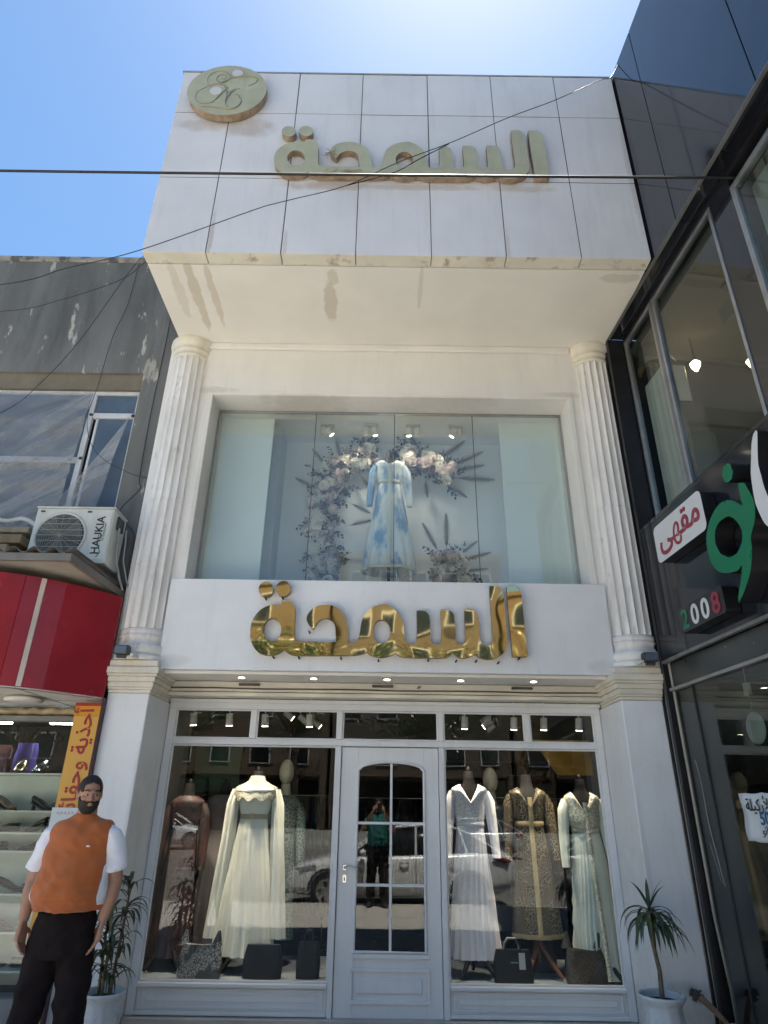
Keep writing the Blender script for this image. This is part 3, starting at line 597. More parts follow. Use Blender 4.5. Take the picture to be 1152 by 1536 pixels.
# zoom pixel of the emblem -> its plane: centre (525,355), 430 px = radius
def e_(X, Y): return ((X - 520) / 415 * 0.435, -(Y - 355) / 255 * 0.435)
eng([e_(*p) for p in [(345, 325), (300, 280), (295, 230), (330, 190), (400, 165), (470, 172), (530, 210), (535, 235), (500, 270), (450, 285), (400, 265), (390, 235), (420, 205), (465, 200), (490, 225), (470, 250), (435, 245)]], 0.008)
eng([e_(*p) for p in [(465, 285), (500, 260), (560, 235), (660, 218), (770, 222), (825, 240), (815, 275), (770, 300), (705, 315)]], 0.010)
eng([e_(*p) for p in [(545, 185), (570, 150), (620, 143), (665, 165), (660, 200)]], 0.005)
eng([e_(*p) for p in [(345, 325), (270, 345), (210, 395), (215, 460), (280, 500), (360, 495), (420, 465), (470, 410), (500, 350)]], 0.006)
eng([e_(*p) for p in [(350, 320), (410, 298), (470, 305), (510, 340), (525, 400), (510, 430)]], 0.012)
eng([e_(*p) for p in [(395, 495), (440, 430), (490, 370), (530, 330)]], 0.008)
eng([e_(*p) for p in [(520, 345), (545, 385), (590, 355), (660, 340)]], 0.010)
eng([e_(*p) for p in [(610, 365), (560, 405), (530, 460), (540, 510), (580, 515)]], 0.014)
eng([e_(*p) for p in [(610, 410), (660, 430), (690, 470), (670, 520), (610, 550), (500, 550), (380, 535), (290, 520)]], 0.013)
for cx, cy, rx, ry in ((600, 180, 58, 34), (405, 370, 62, 40)):
    c = e_(cx, cy)
    pts = [(c[0] + rx / 415 * 0.435 * math.cos(2 * PI * k / 24), c[1] + ry / 255 * 0.435 * math.sin(2 * PI * k / 24)) for k in range(24)]
    place_mesh('enamel_inlay', extruded([pts], 0.006), [M['disc_light']], disc_xf(4.398), em)

# ------------------------------------------------------------------ downlights, floodlights
for i, x in enumerate((-1.30, -0.63, 0.05, 0.735, 1.41)):
    wh = ('leftmost', 'second from left', 'middle', 'second from right', 'rightmost')[i]
    t = thing('downlight', f'{wh} of the five small round downlights under the white fascia', 'downlight', (x, 6.0, 2.70), 'downlights under the fascia')
    MB().lathe([(0.042, -0.006), (0.045, -0.001), (0.03, -0.0008)], (x, 6.0, 2.70), 20).build('trim_ring', M['lamp_white'], t)
    MB().lathe([(0.027, -0.0085), (0.027, -0.0065)], (x, 6.0, 2.70), 16).build('lens', M['bulb'], t)
for side, x in (('left', -2.27), ('right', 2.36)):
    t = thing('floodlight', f'small dark floodlight on an arm at the foot of the {side} fluted column', 'floodlight', (x, 5.6, 2.78), 'floodlights on the pillar capitals')
    s = 1 if side == 'left' else -1
    MB().box(x - 0.075, x + 0.055, 5.54, 5.62, 2.80, 2.885).build('lamp_head', M['dark_metal'], t, 0.018, seg=2)
    MB().box(x - 0.06, x + 0.04, 5.532, 5.539, 2.812, 2.872).build('lamp_glass', M['film_glass'], t)
    MB().box(x - 0.05, x + 0.03, 5.56, 5.60, 2.775, 2.799).build('lamp_bracket', M['dark_metal'], t, 0.004)
    MB().box(x + s * 0.075, x + s * 0.105, 5.55, 5.85, 2.787, 2.815).build('arm', M['lamp_white'], t, 0.003)

# ================================================================== left neighbour
nb = thing('grey_building', 'old building with sooty grey render and plastic covered windows', 'building', (-5, 6, 0))
XL = -14
bx('wall', M['concrete'], nb, XL, -2.42, 5.95, 6.6, 6.102, 7.80)
bx('wall', M['concrete'], nb, -2.78, -2.42, 5.952, 6.6, 2.6, 6.10)
bx('wall', M['concrete'], nb, XL, -2.782, 5.952, 6.6, 2.6, 3.62)
bx('lintel_beam', M['beam'], nb, XL, -2.785, 5.985, 6.6, 5.895, 6.10)
MB().box(XL, -2.40, 5.93, 6.62, 7.80, 7.885).build('parapet_edge', M['concrete_lip'], nb, 0.01)
bx('building_body', M['concrete'], nb, XL, -2.5, 6.62, 12, 2.7, 7.78)
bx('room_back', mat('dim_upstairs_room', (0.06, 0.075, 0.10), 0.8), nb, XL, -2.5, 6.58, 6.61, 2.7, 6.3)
wn_ = thing('upstairs_window', 'old white framed window behind torn plastic on the grey building', 'window', (-4, 6.05, 3.7))
def wbar(x0, x1, z0, z1, y0=6.02, y1=6.07): return bx('window_bar', M['white_alu'], wn_, x0, x1, y0, y1, z0, z1, 0.004)
wbar(-8, -2.79, 5.85, 5.892); wbar(-2.825, -2.79, 3.65, 5.848)
wbar(-3.345, -3.285, 3.65, 5.848); wbar(-3.245, -3.215, 3.65, 5.53, 6.035, 6.065)
wbar(-8, -3.347, 4.96, 5.03); wbar(-3.283, -2.827, 5.535, 5.60)
wbar(-5.2, -5.14, 3.65, 5.848)
for x0, x1, z0, z1 in ((-5.138, -3.347, 5.032, 5.848), (-5.138, -3.347, 3.65, 4.958), (-8, -5.202, 3.65, 5.848), (-3.283, -2.827, 5.602, 5.848), (-3.213, -2.827, 3.65, 5.533)):
    bx('window_pane', M['film_glass'], wn_, x0, x1, 6.046, 6.052, z0, z1)
for x, z in ((-3.30, 5.57), (-2.83, 5.56), (-3.42, 4.99), (-3.78, 4.99), (-3.30, 5.01)): MB().ball((x, 6.012, z), (0.022, 0.012, 0.018), 8, 5).build('window_clip', M['dark_metal'], wn_)
# plastic sheets
def sheet(fn, nu, nv, name, lab, m):
    v = [fn(i / nu, j / nv) for j in range(nv + 1) for i in range(nu + 1)]
    f = [(j * (nu + 1) + i, j * (nu + 1) + i + 1, (j + 1) * (nu + 1) + i + 1, (j + 1) * (nu + 1) + i) for j in range(nv) for i in range(nu)]
    b = MB(); b.add(v, f, True); o = b.build(name, m, loc=v[0]); tag(o, lab, 'plastic sheet', 'torn plastic sheets over the window'); return o
M['plastic'] = glass('dusty_film_painted_folds', (0.84, 0.86, 0.88), 0.7, rough=0.15, milk=0.40, milk_col=(0.50, 0.49, 0.47), fold_streaks=True)
def wr(x, z, k=1.0):
    a = noise.noise(Vector((x * 1.3 + z * 1.9, z * 3.4 - x * 1.1, 0.3))) ; b = noise.noise(Vector((x * 5 - z * 4, z * 9 + x * 5, 2.3)))
    return 0.06 * abs(a) * k + 0.012 * b * k
def s1(u, v):
    x = -5.1 + u * 1.80; z = 5.83 - v * 2.1
    if v > 0.85: z += 0.05 * math.sin(u * 9)
    return (x - 0.12 * v * u, 5.975 - wr(x, z), z)
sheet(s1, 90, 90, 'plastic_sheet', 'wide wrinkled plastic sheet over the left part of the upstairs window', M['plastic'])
def s2(u, v):       # gathered at the upper right corner, falls to the lower left
    top = Vector((-2.84, 5.96, 5.52)); bl = Vector((-3.55, 5.93, 4.05)); br = Vector((-2.98, 5.90, 4.20))
    b = bl.lerp(br, u); p = top.lerp(b, v)
    k = v * (1.2 - v * 0.4)
    p.y -= 0.04 * k * abs(math.sin(u * 7 + v * 2)) ; p.x += 0.02 * math.sin(v * 7 + u * 3) * v
    return p
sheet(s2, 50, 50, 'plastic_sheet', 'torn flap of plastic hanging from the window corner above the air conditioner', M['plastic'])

# outdoor air conditioner
ac = thing('air_conditioner', 'white outdoor air conditioner unit with round fan grille', 'air conditioner', (-2.93, 5.6, 3.60))
X0, X1, Z0, Z1, YA = -3.305, -2.565, 3.62, 4.17, 5.50
MB().box(X0, X1, YA, YA + 0.30, Z0, Z1).build('casing', M['ac'], ac, 0.012, seg=2)
MB().box(X0 - 0.008, X1 + 0.008, YA - 0.01, YA + 0.31, Z1 + 0.001, Z1 + 0.018).build('lid', M['ac'], ac, 0.006)
fcx, fcz, fr_ = -3.03, 3.885, 0.225
MB().lathe([(fr_ + 0.03, 0), (fr_ + 0.025, 0.010), (fr_, 0.012), (fr_ - 0.005, 0.001)], (0, 0, 0), 48)
rg = MB(Matrix.Translation((fcx, YA - 0.002, fcz)) @ Matrix.Rotation(R_(90), 4, 'X'))
rg.lathe([(fr_ + 0.022, 0.0), (fr_ + 0.02, 0.008), (fr_, 0.010), (fr_ - 0.004, 0.002)], (0, 0, 0), 48, cap=False).build('fan_surround', M['ac'], ac)
MB(Matrix.Translation((fcx, YA - 0.003, fcz)) @ Matrix.Rotation(R_(90), 4, 'X')).lathe([(fr_, 0.0), (fr_ - 0.001, 0.001)], n=48).build('fan_opening', M['ac_dark'], ac)
bl = MB()
for k in range(3):
    a = k * 2.09 + 0.6
    bl.loft([[Vector((fcx + r * math.cos(a + da), YA - 0.006 - 0.006 * s_, fcz + r * math.sin(a + da))) for da, s_ in ((-0.5 - r, 0), (-0.1, 1), (0.45 - r, 0))] for r in (0.03, 0.09, 0.15, 0.205)], closed=False, ca=False, cb=False)
bl.build('fan_blade', mat('grey_fan_blade', (0.12, 0.13, 0.12), 0.4), ac)
gr = MB()
for r in [0.02 + 0.0155 * i for i in range(13)]:
    gr.tube([(fcx + r * math.cos(t * PI / 16), YA - 0.018, fcz + r * math.sin(t * PI / 16)) for t in range(33)], 0.0016, 4)
for k in range(8):
    a = k * PI / 8
    gr.tube([(fcx - fr_ * math.cos(a), YA - 0.017, fcz - fr_ * math.sin(a)), (fcx + fr_ * math.cos(a), YA - 0.017, fcz + fr_ * math.sin(a))], 0.0018, 4)
for z in (-0.17, -0.115, -0.055, 0.0, 0.055, 0.115, 0.17):
    w = math.sqrt(fr_ ** 2 - z ** 2); gr.tube([(fcx - w - 0.01, YA - 0.021, fcz + z), (fcx + w + 0.01, YA - 0.021, fcz + z)], 0.0032, 5)
gr.build('fan_grille', mat('grille_wire', (0.45, 0.46, 0.42), 0.4), ac)
MB().box(-2.765, X1 - 0.012, YA - 0.006, YA - 0.001, Z0 + 0.03, Z1 - 0.03).build('front_panel', M['ac'], ac, 0.003)
for z in (Z0 + 0.03, Z1 - 0.035):
    for x in (X0 + 0.06, -2.80): MB().box(x - 0.02, x + 0.02, YA - 0.006, YA - 0.001, z - 0.008, z + 0.008).build('grille_clip', M['ac_dark'], ac)
MB().box(X1 + 0.001, X1 + 0.02, YA + 0.08, YA + 0.22, Z1 - 0.17, Z1 - 0.04).build('valve_cover', M['ac_dark'], ac, 0.004)
XB = Matrix.Translation((-2.675, YA - 0.0075, 3.90)) @ Matrix.Rotation(R_(90), 4, 'X') @ Matrix.Rotation(R_(90), 4, 'Z')
put_text(ac, 'HAUKIA', M['ink'], XB, 0.105, 0.002, 0.0015)
XB2 = Matrix.Translation((-2.625, YA - 0.0075, 3.93)) @ Matrix.Rotation(R_(90), 4, 'X') @ Matrix.Rotation(R_(90), 4, 'Z')
put_text(ac, 'Air Conditioner', M['green_sign'], XB2, 0.028, 0.002, 0)
MB().tube([(-2.655 + 0.03 * math.sin(t * 0.35) * (1 if t < 9 else 0.4), YA - 0.009, 3.70 + 0.0 + (t - 4) * 0.018 if t > 4 else 3.70 - 0.02 * math.cos(t)) for t in range(16)], 0.004, 5).build('logo_swoosh', M['green_sign'], ac)
MB().box(X0 + 0.08, X0 + 0.12, YA - 0.02, YA + 0.44, Z0 - 0.035, Z0 - 0.001).box(X1 - 0.12, X1 - 0.08, YA - 0.02, YA + 0.44, Z0 - 0.035, Z0 - 0.001).build('mounting_rail', M['dark_metal'], ac)
pp = [(X1 + 0.02, YA + 0.12, 4.02), (X1 + 0.035, YA + 0.12, 3.9), (X1 + 0.03, YA + 0.16, 3.72), (X1 + 0.07, YA + 0.22, 3.55), (X1 + 0.09, YA + 0.30, 3.46)]
MB().tube(pp, 0.012, 8).build('refrigerant_pipe', M['grey_cable'], ac)
MB().tube([(p[0] + 0.05, p[1] + 0.05, p[2]) for p in pp], 0.008, 8).build('refrigerant_pipe', M['grey_cable'], ac)

# corrugated canopy
cp = thing('corrugated_canopy', 'brown corrugated sheet canopy under the air conditioner', 'canopy', (-4.3, 5.4, 3.5))
n = 170; v = []; f = []
for i in range(n + 1):
    x = -6.4 + 3.82 * i / n; ph = (x * 1.0 / 0.165) % 1.0
    h = 0.05 * (ph / 0.25 if ph < 0.25 else (1 if ph < 0.45 else (1 - (ph - 0.45) / 0.25 if ph < 0.7 else 0)))
    for (y, zz) in ((4.93, 3.505), (5.93, 3.46)):
        xx = x + (0.11 if y > 5.5 else 0)
        v += [(xx, y, zz + h), (xx, y, zz + h - 0.004)]
for i in range(n):
    a, b = 4 * i, 4 * (i + 1)
    f += [(a, b, b + 2, a + 2), (a + 1, a + 3, b + 3, b + 1), (a, a + 1, b + 1, b)]
MB().add(v, f).build('corrugated_sheet', M['corrug'], cp)
MB().box(-6.4, -2.585, 4.935, 4.975, 3.435, 3.500).build('front_rail', M['corrug'], cp, 0.003)
v = [(-2.62, 4.976, 3.435), (-2.585, 4.976, 3.435), (-2.585, 4.976, 3.50), (-2.62, 4.976, 3.50), (-2.50, 5.93, 3.39), (-2.465, 5.93, 3.39), (-2.465, 5.93, 3.455), (-2.50, 5.93, 3.455)]
MB().add(v, [(0, 1, 2, 3), (7, 6, 5, 4), (0, 4, 5, 1), (1, 5, 6, 2), (2, 6, 7, 3), (3, 7, 4, 0)]).build('side_rail', M['corrug'], cp)
v = [(-6.4, 4.98, 3.45), (-2.60, 4.98, 3.45), (-2.49, 5.93, 3.405), (-6.3, 5.93, 3.405)]
MB().add(v + [(a, b, c + 0.01) for a, b, c in v], [(0, 3, 2, 1), (4, 5, 6, 7), (0, 1, 5, 4), (1, 2, 6, 5), (2, 3, 7, 6), (3, 0, 4, 7)]).build('underside_board', M['corrug_under'], cp)
# debris stored on it
for k, (x0, x1, z0, z1, y, c) in enumerate(((-4.4, -3.42, 3.83, 3.92, 5.55, (0.30, 0.22, 0.13)), (-4.6, -3.50, 3.70, 3.80, 5.50, (0.36, 0.27, 0.17)), (-4.2, -3.36, 3.62, 3.69, 5.45, (0.13, 0.09, 0.06)), (-4.5, -3.40, 3.96, 4.02, 5.60, (0.33, 0.30, 0.25)))):
    lab = ('brown plank in the middle of the board pile left of the air conditioner', 'thick pale plank in the board pile left of the air conditioner', 'dark plank at the bottom of the board pile', 'grey board on top of the board pile')[k]
    o = MB().box(x0, x1, y, y + 0.35, z0, z1).build('wooden_plank', mat('plank_wood', c, 0.85, 0.35, 7, 0.003, 40, zs=0.3), None, 0.006, loc=((x0 + x1) / 2, y, z0)); tag(o, lab, 'plank', 'planks piled on the canopy')
hs = MB().tube([(-3.9 + 0.045 * i, 5.52 + 0.01 * math.sin(i), 4.06 + 0.02 * math.sin(i * 0.7) - (0.004 * max(0, i - 8) ** 1.6)) for i in range(15)], 0.022, 8)
tag(hs.build('white_hose', mat('dirty_white_hose', (0.48, 0.50, 0.50), 0.6), loc=(-3.9, 5.5, 4.05)), 'dirty white hose lying over the planks', 'hose')

# curved red fascia sign
rs = thing('red_fascia_sign', 'curved plain red panel sign above the shoe shop', 'sign', (-2.9, 5.3, 2.5))
CP = [(-2.425, 5.70), (-2.52, 5.58), (-2.64, 5.44), (-2.76, 5.31), (-2.88, 5.205), (-3.02, 5.115), (-3.18, 5.04), (-3.40, 4.97), (-3.75, 4.92), (-4.4, 4.90), (-5.2, 4.90), (-6.2, 4.90)]
def redpanel(P, zt, zb, name='sign_panel', m='red', t=0.03):
    rings = [[(x, y, zb), (x, y, zt), (x, y + t, zt), (x, y + t, zb)] for x, y in P]
    return MB().loft(rings, smooth=False).build(name, M[m], rs)
redpanel(CP[:5], 3.365, 2.455); redpanel([(x, y) for x, y in CP[5:]], 3.365, 2.455)
redpanel([(-2.884, 5.203), (-2.918, 5.183)], 3.362, 2.458, 'sealant_strip', 'pale_strip', 0.02)
redpanel([(-2.922, 5.18), (-3.016, 5.117)], 3.365, 2.455)
rp = [(x, y - 0.004) for x, y in CP]
redpanel(rp, 2.453, 2.444, 'bottom_trim', 'pale_strip', 0.03)
# shoe shop front
ss = thing('shoe_shop_front', 'shoe shop front with cream ceiling boards and display glass', 'shop front', (-4, 6, 0))
v = [(x, y + 0.035, 2.44) for x, y in CP] + [(-6.2, 6.25, 2.44), (-2.43, 6.25, 2.44)]
nn = len(v)
MB().add(v + [(a, b, c + 0.01) for a, b, c in v], [tuple(range(nn)), tuple(reversed(range(nn, 2 * nn)))]).build('ceiling_board', M['white_plaster'], ss)
for x in (-2.9, -3.6, -4.3): bx('ceiling_joint', M['joint'], ss, x, x + 0.006, 5.15, 6.24, 2.4375, 2.4395)
bx('ceiling_joint', M['joint'], ss, -6, -2.65, 5.80, 5.806, 2.4375, 2.4395)
MB().tube([(-2.66 - 0.06 * i, 6.10 + 0.012 * math.sin(i * 1.7), 2.375 + 0.010 * math.sin(i * 2.3)) for i in range(50)], [0.035 + 0.008 * math.sin(i * 3.1) for i in range(50)], 10).build('foam_roll', M['foam'], ss)
bx('head_rail', M['alu_dull'], ss, -6.2, -2.65, 6.02, 6.12, 2.285, 2.335, 0.004)
bx('shop_pane', M['glass'], ss, -6.2, -2.655, 6.06, 6.068, 0.25, 2.284)
bx('stall_riser', mat('grey_tile', (0.25, 0.25, 0.25), 0.5), ss, -6.2, -2.655, 6.0, 6.2, 0.0, 0.249, 0.004)
bx('back_wall', M['shop_wall'], ss, -6.2, -2.45, 8.4, 8.5, 0, 2.6)
bx('side_wall', M['shop_wall'], ss, -2.56, -2.45, 6.26, 8.4, 0, 2.6)
bx('shop_roof', M['shop_wall'], ss, -6.2, -2.45, 6.26, 8.4, 2.48, 2.6)
bx('floor', M['shop_floor'], ss, -6.2, -2.45, 6.2, 8.4, 0.0, 0.08)
shelf_back = mat('pale_green_shelf_back', (0.62, 0.68, 0.64), 0.5, 0.12, 2)
bx('display_backing', shelf_back, ss, -6.2, -2.66, 6.42, 6.44, 0.25, 1.84)
bx('display_top_shelf', mat('shelf_glass_white', (0.70, 0.74, 0.70), 0.3), ss, -6.2, -2.66, 6.10, 6.45, 1.841, 1.856, 0.002)
SHELF = [1.555, 1.385, 1.245, 0.93, 0.66, 0.40]
for z in SHELF: bx('glass_shelf', mat('pale_shelf', (0.72, 0.73, 0.66), 0.25, 0.1, 4), ss, -6.2, -2.665, 6.13, 6.41, z - 0.014, z, 0.002)
t = thing('ceiling_lamp', 'round white flat ceiling lamp under the red sign', 'ceiling lamp', (-3.06, 5.62, 2.437))
MB().lathe([(0.12, 0), (0.15, -0.012), (0.155, -0.03), (0.10, -0.042), (0.01, -0.046)][::-1], (-3.06, 5.62, 2.436), 32).build('lamp_cover', M['lamp_white'], t)
for i, x in enumerate((-3.95, -3.28)):
    t = thing('strip_lamp', f'{("left", "right")[i]} lit strip lamp inside the shoe shop', 'lamp', (x, 6.9, 2.35), 'lit strip lamps in the shoe shop')
    MB().box(x - 0.14, x + 0.14, 6.85, 6.93, 2.375, 2.40).build('lamp_body', M['dark_metal'], t)
    MB().box(x - 0.13, x + 0.13, 6.86, 6.92, 2.355, 2.374).build('lamp_tube', M['tube_light'], t, 0.006, seg=2)
# shoes
def shoe(high=0.0):
    t = thing('shoe', '', 'shoe'); n = 12; rings = []
    for i in range(n + 1):
        s = i / n; x = -0.12 + 0.25 * s
        w = 0.030 + 0.014 * math.sin(PI * min(1, s * 1.1)) - (0.028 * max(0, s - 0.85) / 0.15)
        base = 0.012 + high * (0.055 * max(0, 1 - s * 1.7))
        h = base + (0.055 if s < 0.35 else 0.055 - 0.035 * min(1, (s - 0.35) / 0.4)) * (1 - 0.5 * max(0, s - 0.9) / 0.1)
        rings.append([(x, w * math.cos(2 * PI * k / 12), base + (h - base) * (0.5 + 0.5 * math.sin(2 * PI * k / 12))) for k in range(12)])
    MB().loft(rings).build('upper', None or M['ink'], t)
    rings = [[(x_, y_, z_) for x_, y_, z_ in ((r[0][0], -w_ , b_), (r[0][0], w_, b_), (r[0][0], w_, b_ - 0.010), (r[0][0], -w_, b_ - 0.010))] for r, w_, b_ in [(r, abs(r[0][1]) + 0.003, min(p[2] for p in r) - 0.0005) for r in rings]]
    MB().loft(rings, smooth=False).build('sole', M['dark_metal'], t)
    if high: MB().box(-0.115, -0.095, -0.012, 0.012, 0.0, 0.055).build('heel', M['dark_metal'], t)
    return t
sp = [shoe(0), shoe(1.0)]
shoe_m = [mat('black_shoe_leather', (0.03, 0.03, 0.032), 0.35), mat('grey_suede', (0.16, 0.155, 0.145), 0.8), mat('tan_suede', (0.22, 0.18, 0.14), 0.7), mat('gold_shoe', (0.55, 0.42, 0.2), 0.3, metal=0.8), mat('silver_shoe', (0.6, 0.62, 0.64), 0.25, metal=0.8)]
cols = ('black', 'grey', 'taupe', 'golden', 'silver')
used = [0, 0]; cnt = {}
def put_shoe(kind, x, y, z, rz, ci, label, pitch=0.0):
    root = sp[kind]
    if not used[kind]: used[kind] = 1; o = root; o.location = (x, y, z); o.rotation_euler = (0, pitch, rz); o['label'] = label; o['group'] = 'shoes on the display shelves'
    else: o = dup(root, (x, y, z), rz, label, 'shoes on the display shelves', rot=(0, pitch, rz))
    for c in o.children:
        if c.name.startswith('upper'):
            if o is not root or True:
                c.data = c.data.copy(); c.data.materials.clear(); c.data.materials.append(shoe_m[ci])
put_shoe(1, -3.30, 6.27, 1.858, -1.3, 3, 'golden shoe on the top shelf beside the yellow sign', 0)
put_shoe(1, -3.12, 6.27, 1.858, -1.5, 4, 'silver shoe on the top shelf, nearest the yellow sign', 0)
rowname = ['uppermost shelf of the pale display', 'second shelf of the pale display', 'third shelf of the pale display', 'fourth shelf of the pale display', 'fifth shelf of the pale display', 'lowest shelf of the pale display']
for r, z in enumerate(SHELF):
    xs = [-3.62, -3.32, -3.02, -2.80] if r < 3 else [-3.45, -3.15, -2.88]
    for k, x in enumerate(xs):
        ci = random.choice([0, 0, 1, 2, 1]); pos = ('leftmost', 'second from left', 'third from left', 'rightmost')[k if k < len(xs) - 1 else 3]
        put_shoe(random.choice([0, 1]), x + random.uniform(-0.03, 0.03), 6.27, z + 0.001, random.choice([0.35, -0.4, 2.9, 3.4]) + random.uniform(-0.2, 0.2), ci, f'{cols[ci]} shoe, {pos} on the {rowname[r]}')
# clothes glimpsed above the shelf
def cloth(name, lab, c, x, y, z0, z1, w):
    rings = []
    for i in range(7):
        s = i / 6; ww = w * (0.75 + 0.25 * s)
        rings.append([(x + ww * math.cos(2 * PI * k / 14) * (1 + 0.1 * math.sin(3 * k + i)), y + 0.05 * math.sin(2 * PI * k / 14), z1 + (z0 - z1) * s) for k in range(14)])
    o = MB().loft(rings).build(name, mat('cloth_' + name, c, 0.9, 0.25, 8), loc=(x, y, z0)); return tag(o, lab, 'garment')
cloth('purple_garment', 'purple garment hanging at the back of the shoe shop', (0.11, 0.07, 0.30), -3.62, 6.95, 1.86, 2.17, 0.13)
cloth('pink_garment', 'dull pink garment hanging in the shoe shop', (0.30, 0.13, 0.11), -3.90, 6.95, 1.84, 2.15, 0.15)
cloth('mauve_bag', 'mauve bag leaning on the top display shelf', (0.26, 0.17, 0.19), -3.52, 6.30, 1.858, 2.02, 0.07)
# vertical yellow sign
ys = thing('yellow_sign', 'tall narrow yellow sign with red vertical Arabic lettering', 'sign', (-2.53, 5.72, 0))
bx('sign_board', M['yellow'], ys, -2.645, -2.425, 5.715, 5.745, 0.02, 2.30)
bx('amber_band', M['yellow_dark'], ys, -2.645, -2.425, 5.713, 5.745, 2.302, 2.385)
bx('red_band', M['sign_red'], ys, -2.65, -2.42, 5.71, 5.745, 2.387, 2.412)
bx('dark_edge', M['maroon'], ys, -2.422, -2.405, 5.70, 5.775, 0.0, 2.45)
XY = Matrix.Translation((-2.545, 5.7135, 1.875)) @ Matrix.Rotation(R_(90), 4, 'X') @ Matrix.Rotation(R_(90), 4, 'Z')
put_text(ys, '\ufe90\ufe8b\ufe8e\ufed8\ufea3\ufeed \ufe94\ufef3\ufeac\ufea3\ufe83', M['sign_red'], XY, 0.175, 0.002, 0.003)
o = tag(bx('paper_notice', M['paper'], None, -2.66, -2.44, 5.704, 5.7065, 1.36, 1.585, loc=(-2.54, 5.704, 1.5)), 'white paper notice taped under the red Arabic lettering', 'notice')
sc_ = MB()
for k in range(5):
    x = -2.62 + 0.03 * k; sc_.tube([(x, 5.7035, 1.54 - 0.01 * (k % 2)), (x + 0.012, 5.7035, 1.555), (x + 0.02, 5.7035, 1.535)], 0.0018, 4)
sc_.build('handwriting', M['sign_red'], o)

# ================================================================== right neighbour: black cafe
cf = thing('cafe_building', 'black stone cafe building projecting towards the street on the right', 'building', (2.8, 3.5, 0))
def wb(name, m, a0, a1, d0, d1, z0, z1, bevel=0.0, par=None, xf=None): return bx(name, M[m] if isinstance(m, str) else m, par or cf, a0, a1, d0, d1, z0, z1, bevel, xf=xf or WF)
AE = 2.6; AF = -1.16
wb('cladding_core', 'joint', AF, AE, -3.0, -0.035, 6.45, 9.29)
for a0, a1 in ((AF, 0.45), (0.45, 1.655), (1.655, AE)):
    wb('granite_panel', 'black_stone', a0 + 0.005, a1 - 0.005, -0.034, 0.0, 6.44, 9.31, 0.002)
for a0, a1 in ((AF, 0.45), (0.45, 1.655), (1.655, AE)): wb('underside_panel', 'black_stone', a0 + 0.005, a1 - 0.005, -0.215, -0.036, 6.436, 6.449)
wb('parapet_cap', 'black_stone', AF, AE, -0.25, -0.036, 9.292, 9.308)
wb('edge_trim', 'alu_dull', AF, AE, -0.03, 0.004, 6.4285, 6.4355)
# window band, recessed
D = -0.18
wb('window_head', 'black_matte', AF, AE, D - 0.06, D, 6.38, 6.434)
wb('pier', 'black_stone', 0.66, 0.93, D - 0.3, D, 4.12, 6.379, 0.003)
wb('window_sill_ledge', 'black_stone', AF, AE, D - 0.3, -0.001, 4.06, 4.10, 0.004)
wb('low_wall', 'black_stone', AF, AE, D - 0.3, D - 0.004, 4.101, 4.20)
def frame_rect(a0, a1, z0, z1, w=0.035, d0=D - 0.045, d1=D + 0.01, m='alu'):
    q = MB(WF); q.box(a0, a0 + w, d0, d1, z0, z1).box(a1 - w, a1, d0, d1, z0, z1).box(a0 + w, a1 - w, d0, d1, z1 - w, z1).box(a0 + w, a1 - w, d0, d1, z0, z0 + w)
    q.build('window_frame', M[m], cf, 0.003)
    bx('window_pane', M['glass_dark'], cf, a0 + w, a1 - w, D - 0.02, D - 0.014, z0 + w, z1 - w, xf=WF)
frame_rect(AF + 0.02, -0.50, 4.202, 6.376); frame_rect(-0.455, 0.655, 4.202, 6.376); frame_rect(0.935, 2.0, 4.202, 6.25, 0.05, m='alu')
frame_rect(2.02, AE - 0.02, 4.202, 6.25, 0.05)
wb('frame_post', 'alu_dull', -0.499, -0.456, D - 0.045, D + 0.012, 4.202, 6.376, 0.003)
# inner frosted panel in the nearer window
wb('frosted_sheet', mat('pale_roller_blind', (0.42, 0.44, 0.43), 0.5), 1.0, 1.95, D - 0.14, D - 0.13, 4.3, 6.2)
# upstairs room
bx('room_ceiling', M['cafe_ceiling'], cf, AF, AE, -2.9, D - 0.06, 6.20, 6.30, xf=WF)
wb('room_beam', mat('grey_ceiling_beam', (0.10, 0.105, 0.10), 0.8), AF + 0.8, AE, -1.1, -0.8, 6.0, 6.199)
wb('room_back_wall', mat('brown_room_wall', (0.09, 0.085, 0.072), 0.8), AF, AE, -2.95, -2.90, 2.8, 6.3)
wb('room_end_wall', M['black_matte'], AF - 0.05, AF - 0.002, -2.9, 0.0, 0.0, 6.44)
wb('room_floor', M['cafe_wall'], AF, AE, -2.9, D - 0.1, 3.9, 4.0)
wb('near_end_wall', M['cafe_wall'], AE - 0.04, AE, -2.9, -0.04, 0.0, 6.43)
# sign band
wb('sign_board', 'sign_black', AF + 0.01, AE, -0.17, -0.002, 2.83, 4.058, 0.002)
wb('sign_board_lip', 'alu_dull', AF + 0.01, AE, -0.03, 0.012, 2.80, 2.828, 0.003)
wb('glass_band', 'band_glass', AF + 0.01, AE, -0.09, -0.05, 2.60, 2.799)
wb('light_rail', 'alu', AF + 0.01, AE, -0.07, -0.015, 2.565, 2.592, 0.004)
wb('shop_pane', 'glass_dark', AF + 0.03, AE, -0.06, -0.052, 0.12, 2.564)
wb('base_rail', 'black_matte', AF + 0.03, AE, -0.10, -0.03, 0.0, 0.119)
wb('pane_seal', 'black_matte', -0.835, -0.815, -0.07, -0.046, 0.12, 2.564)
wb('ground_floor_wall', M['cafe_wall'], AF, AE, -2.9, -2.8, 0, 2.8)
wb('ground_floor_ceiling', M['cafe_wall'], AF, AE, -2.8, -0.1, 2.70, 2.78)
wb('ground_floor', M['shop_floor'], AF, AE, -2.8, -0.1, 0.0, 0.1)
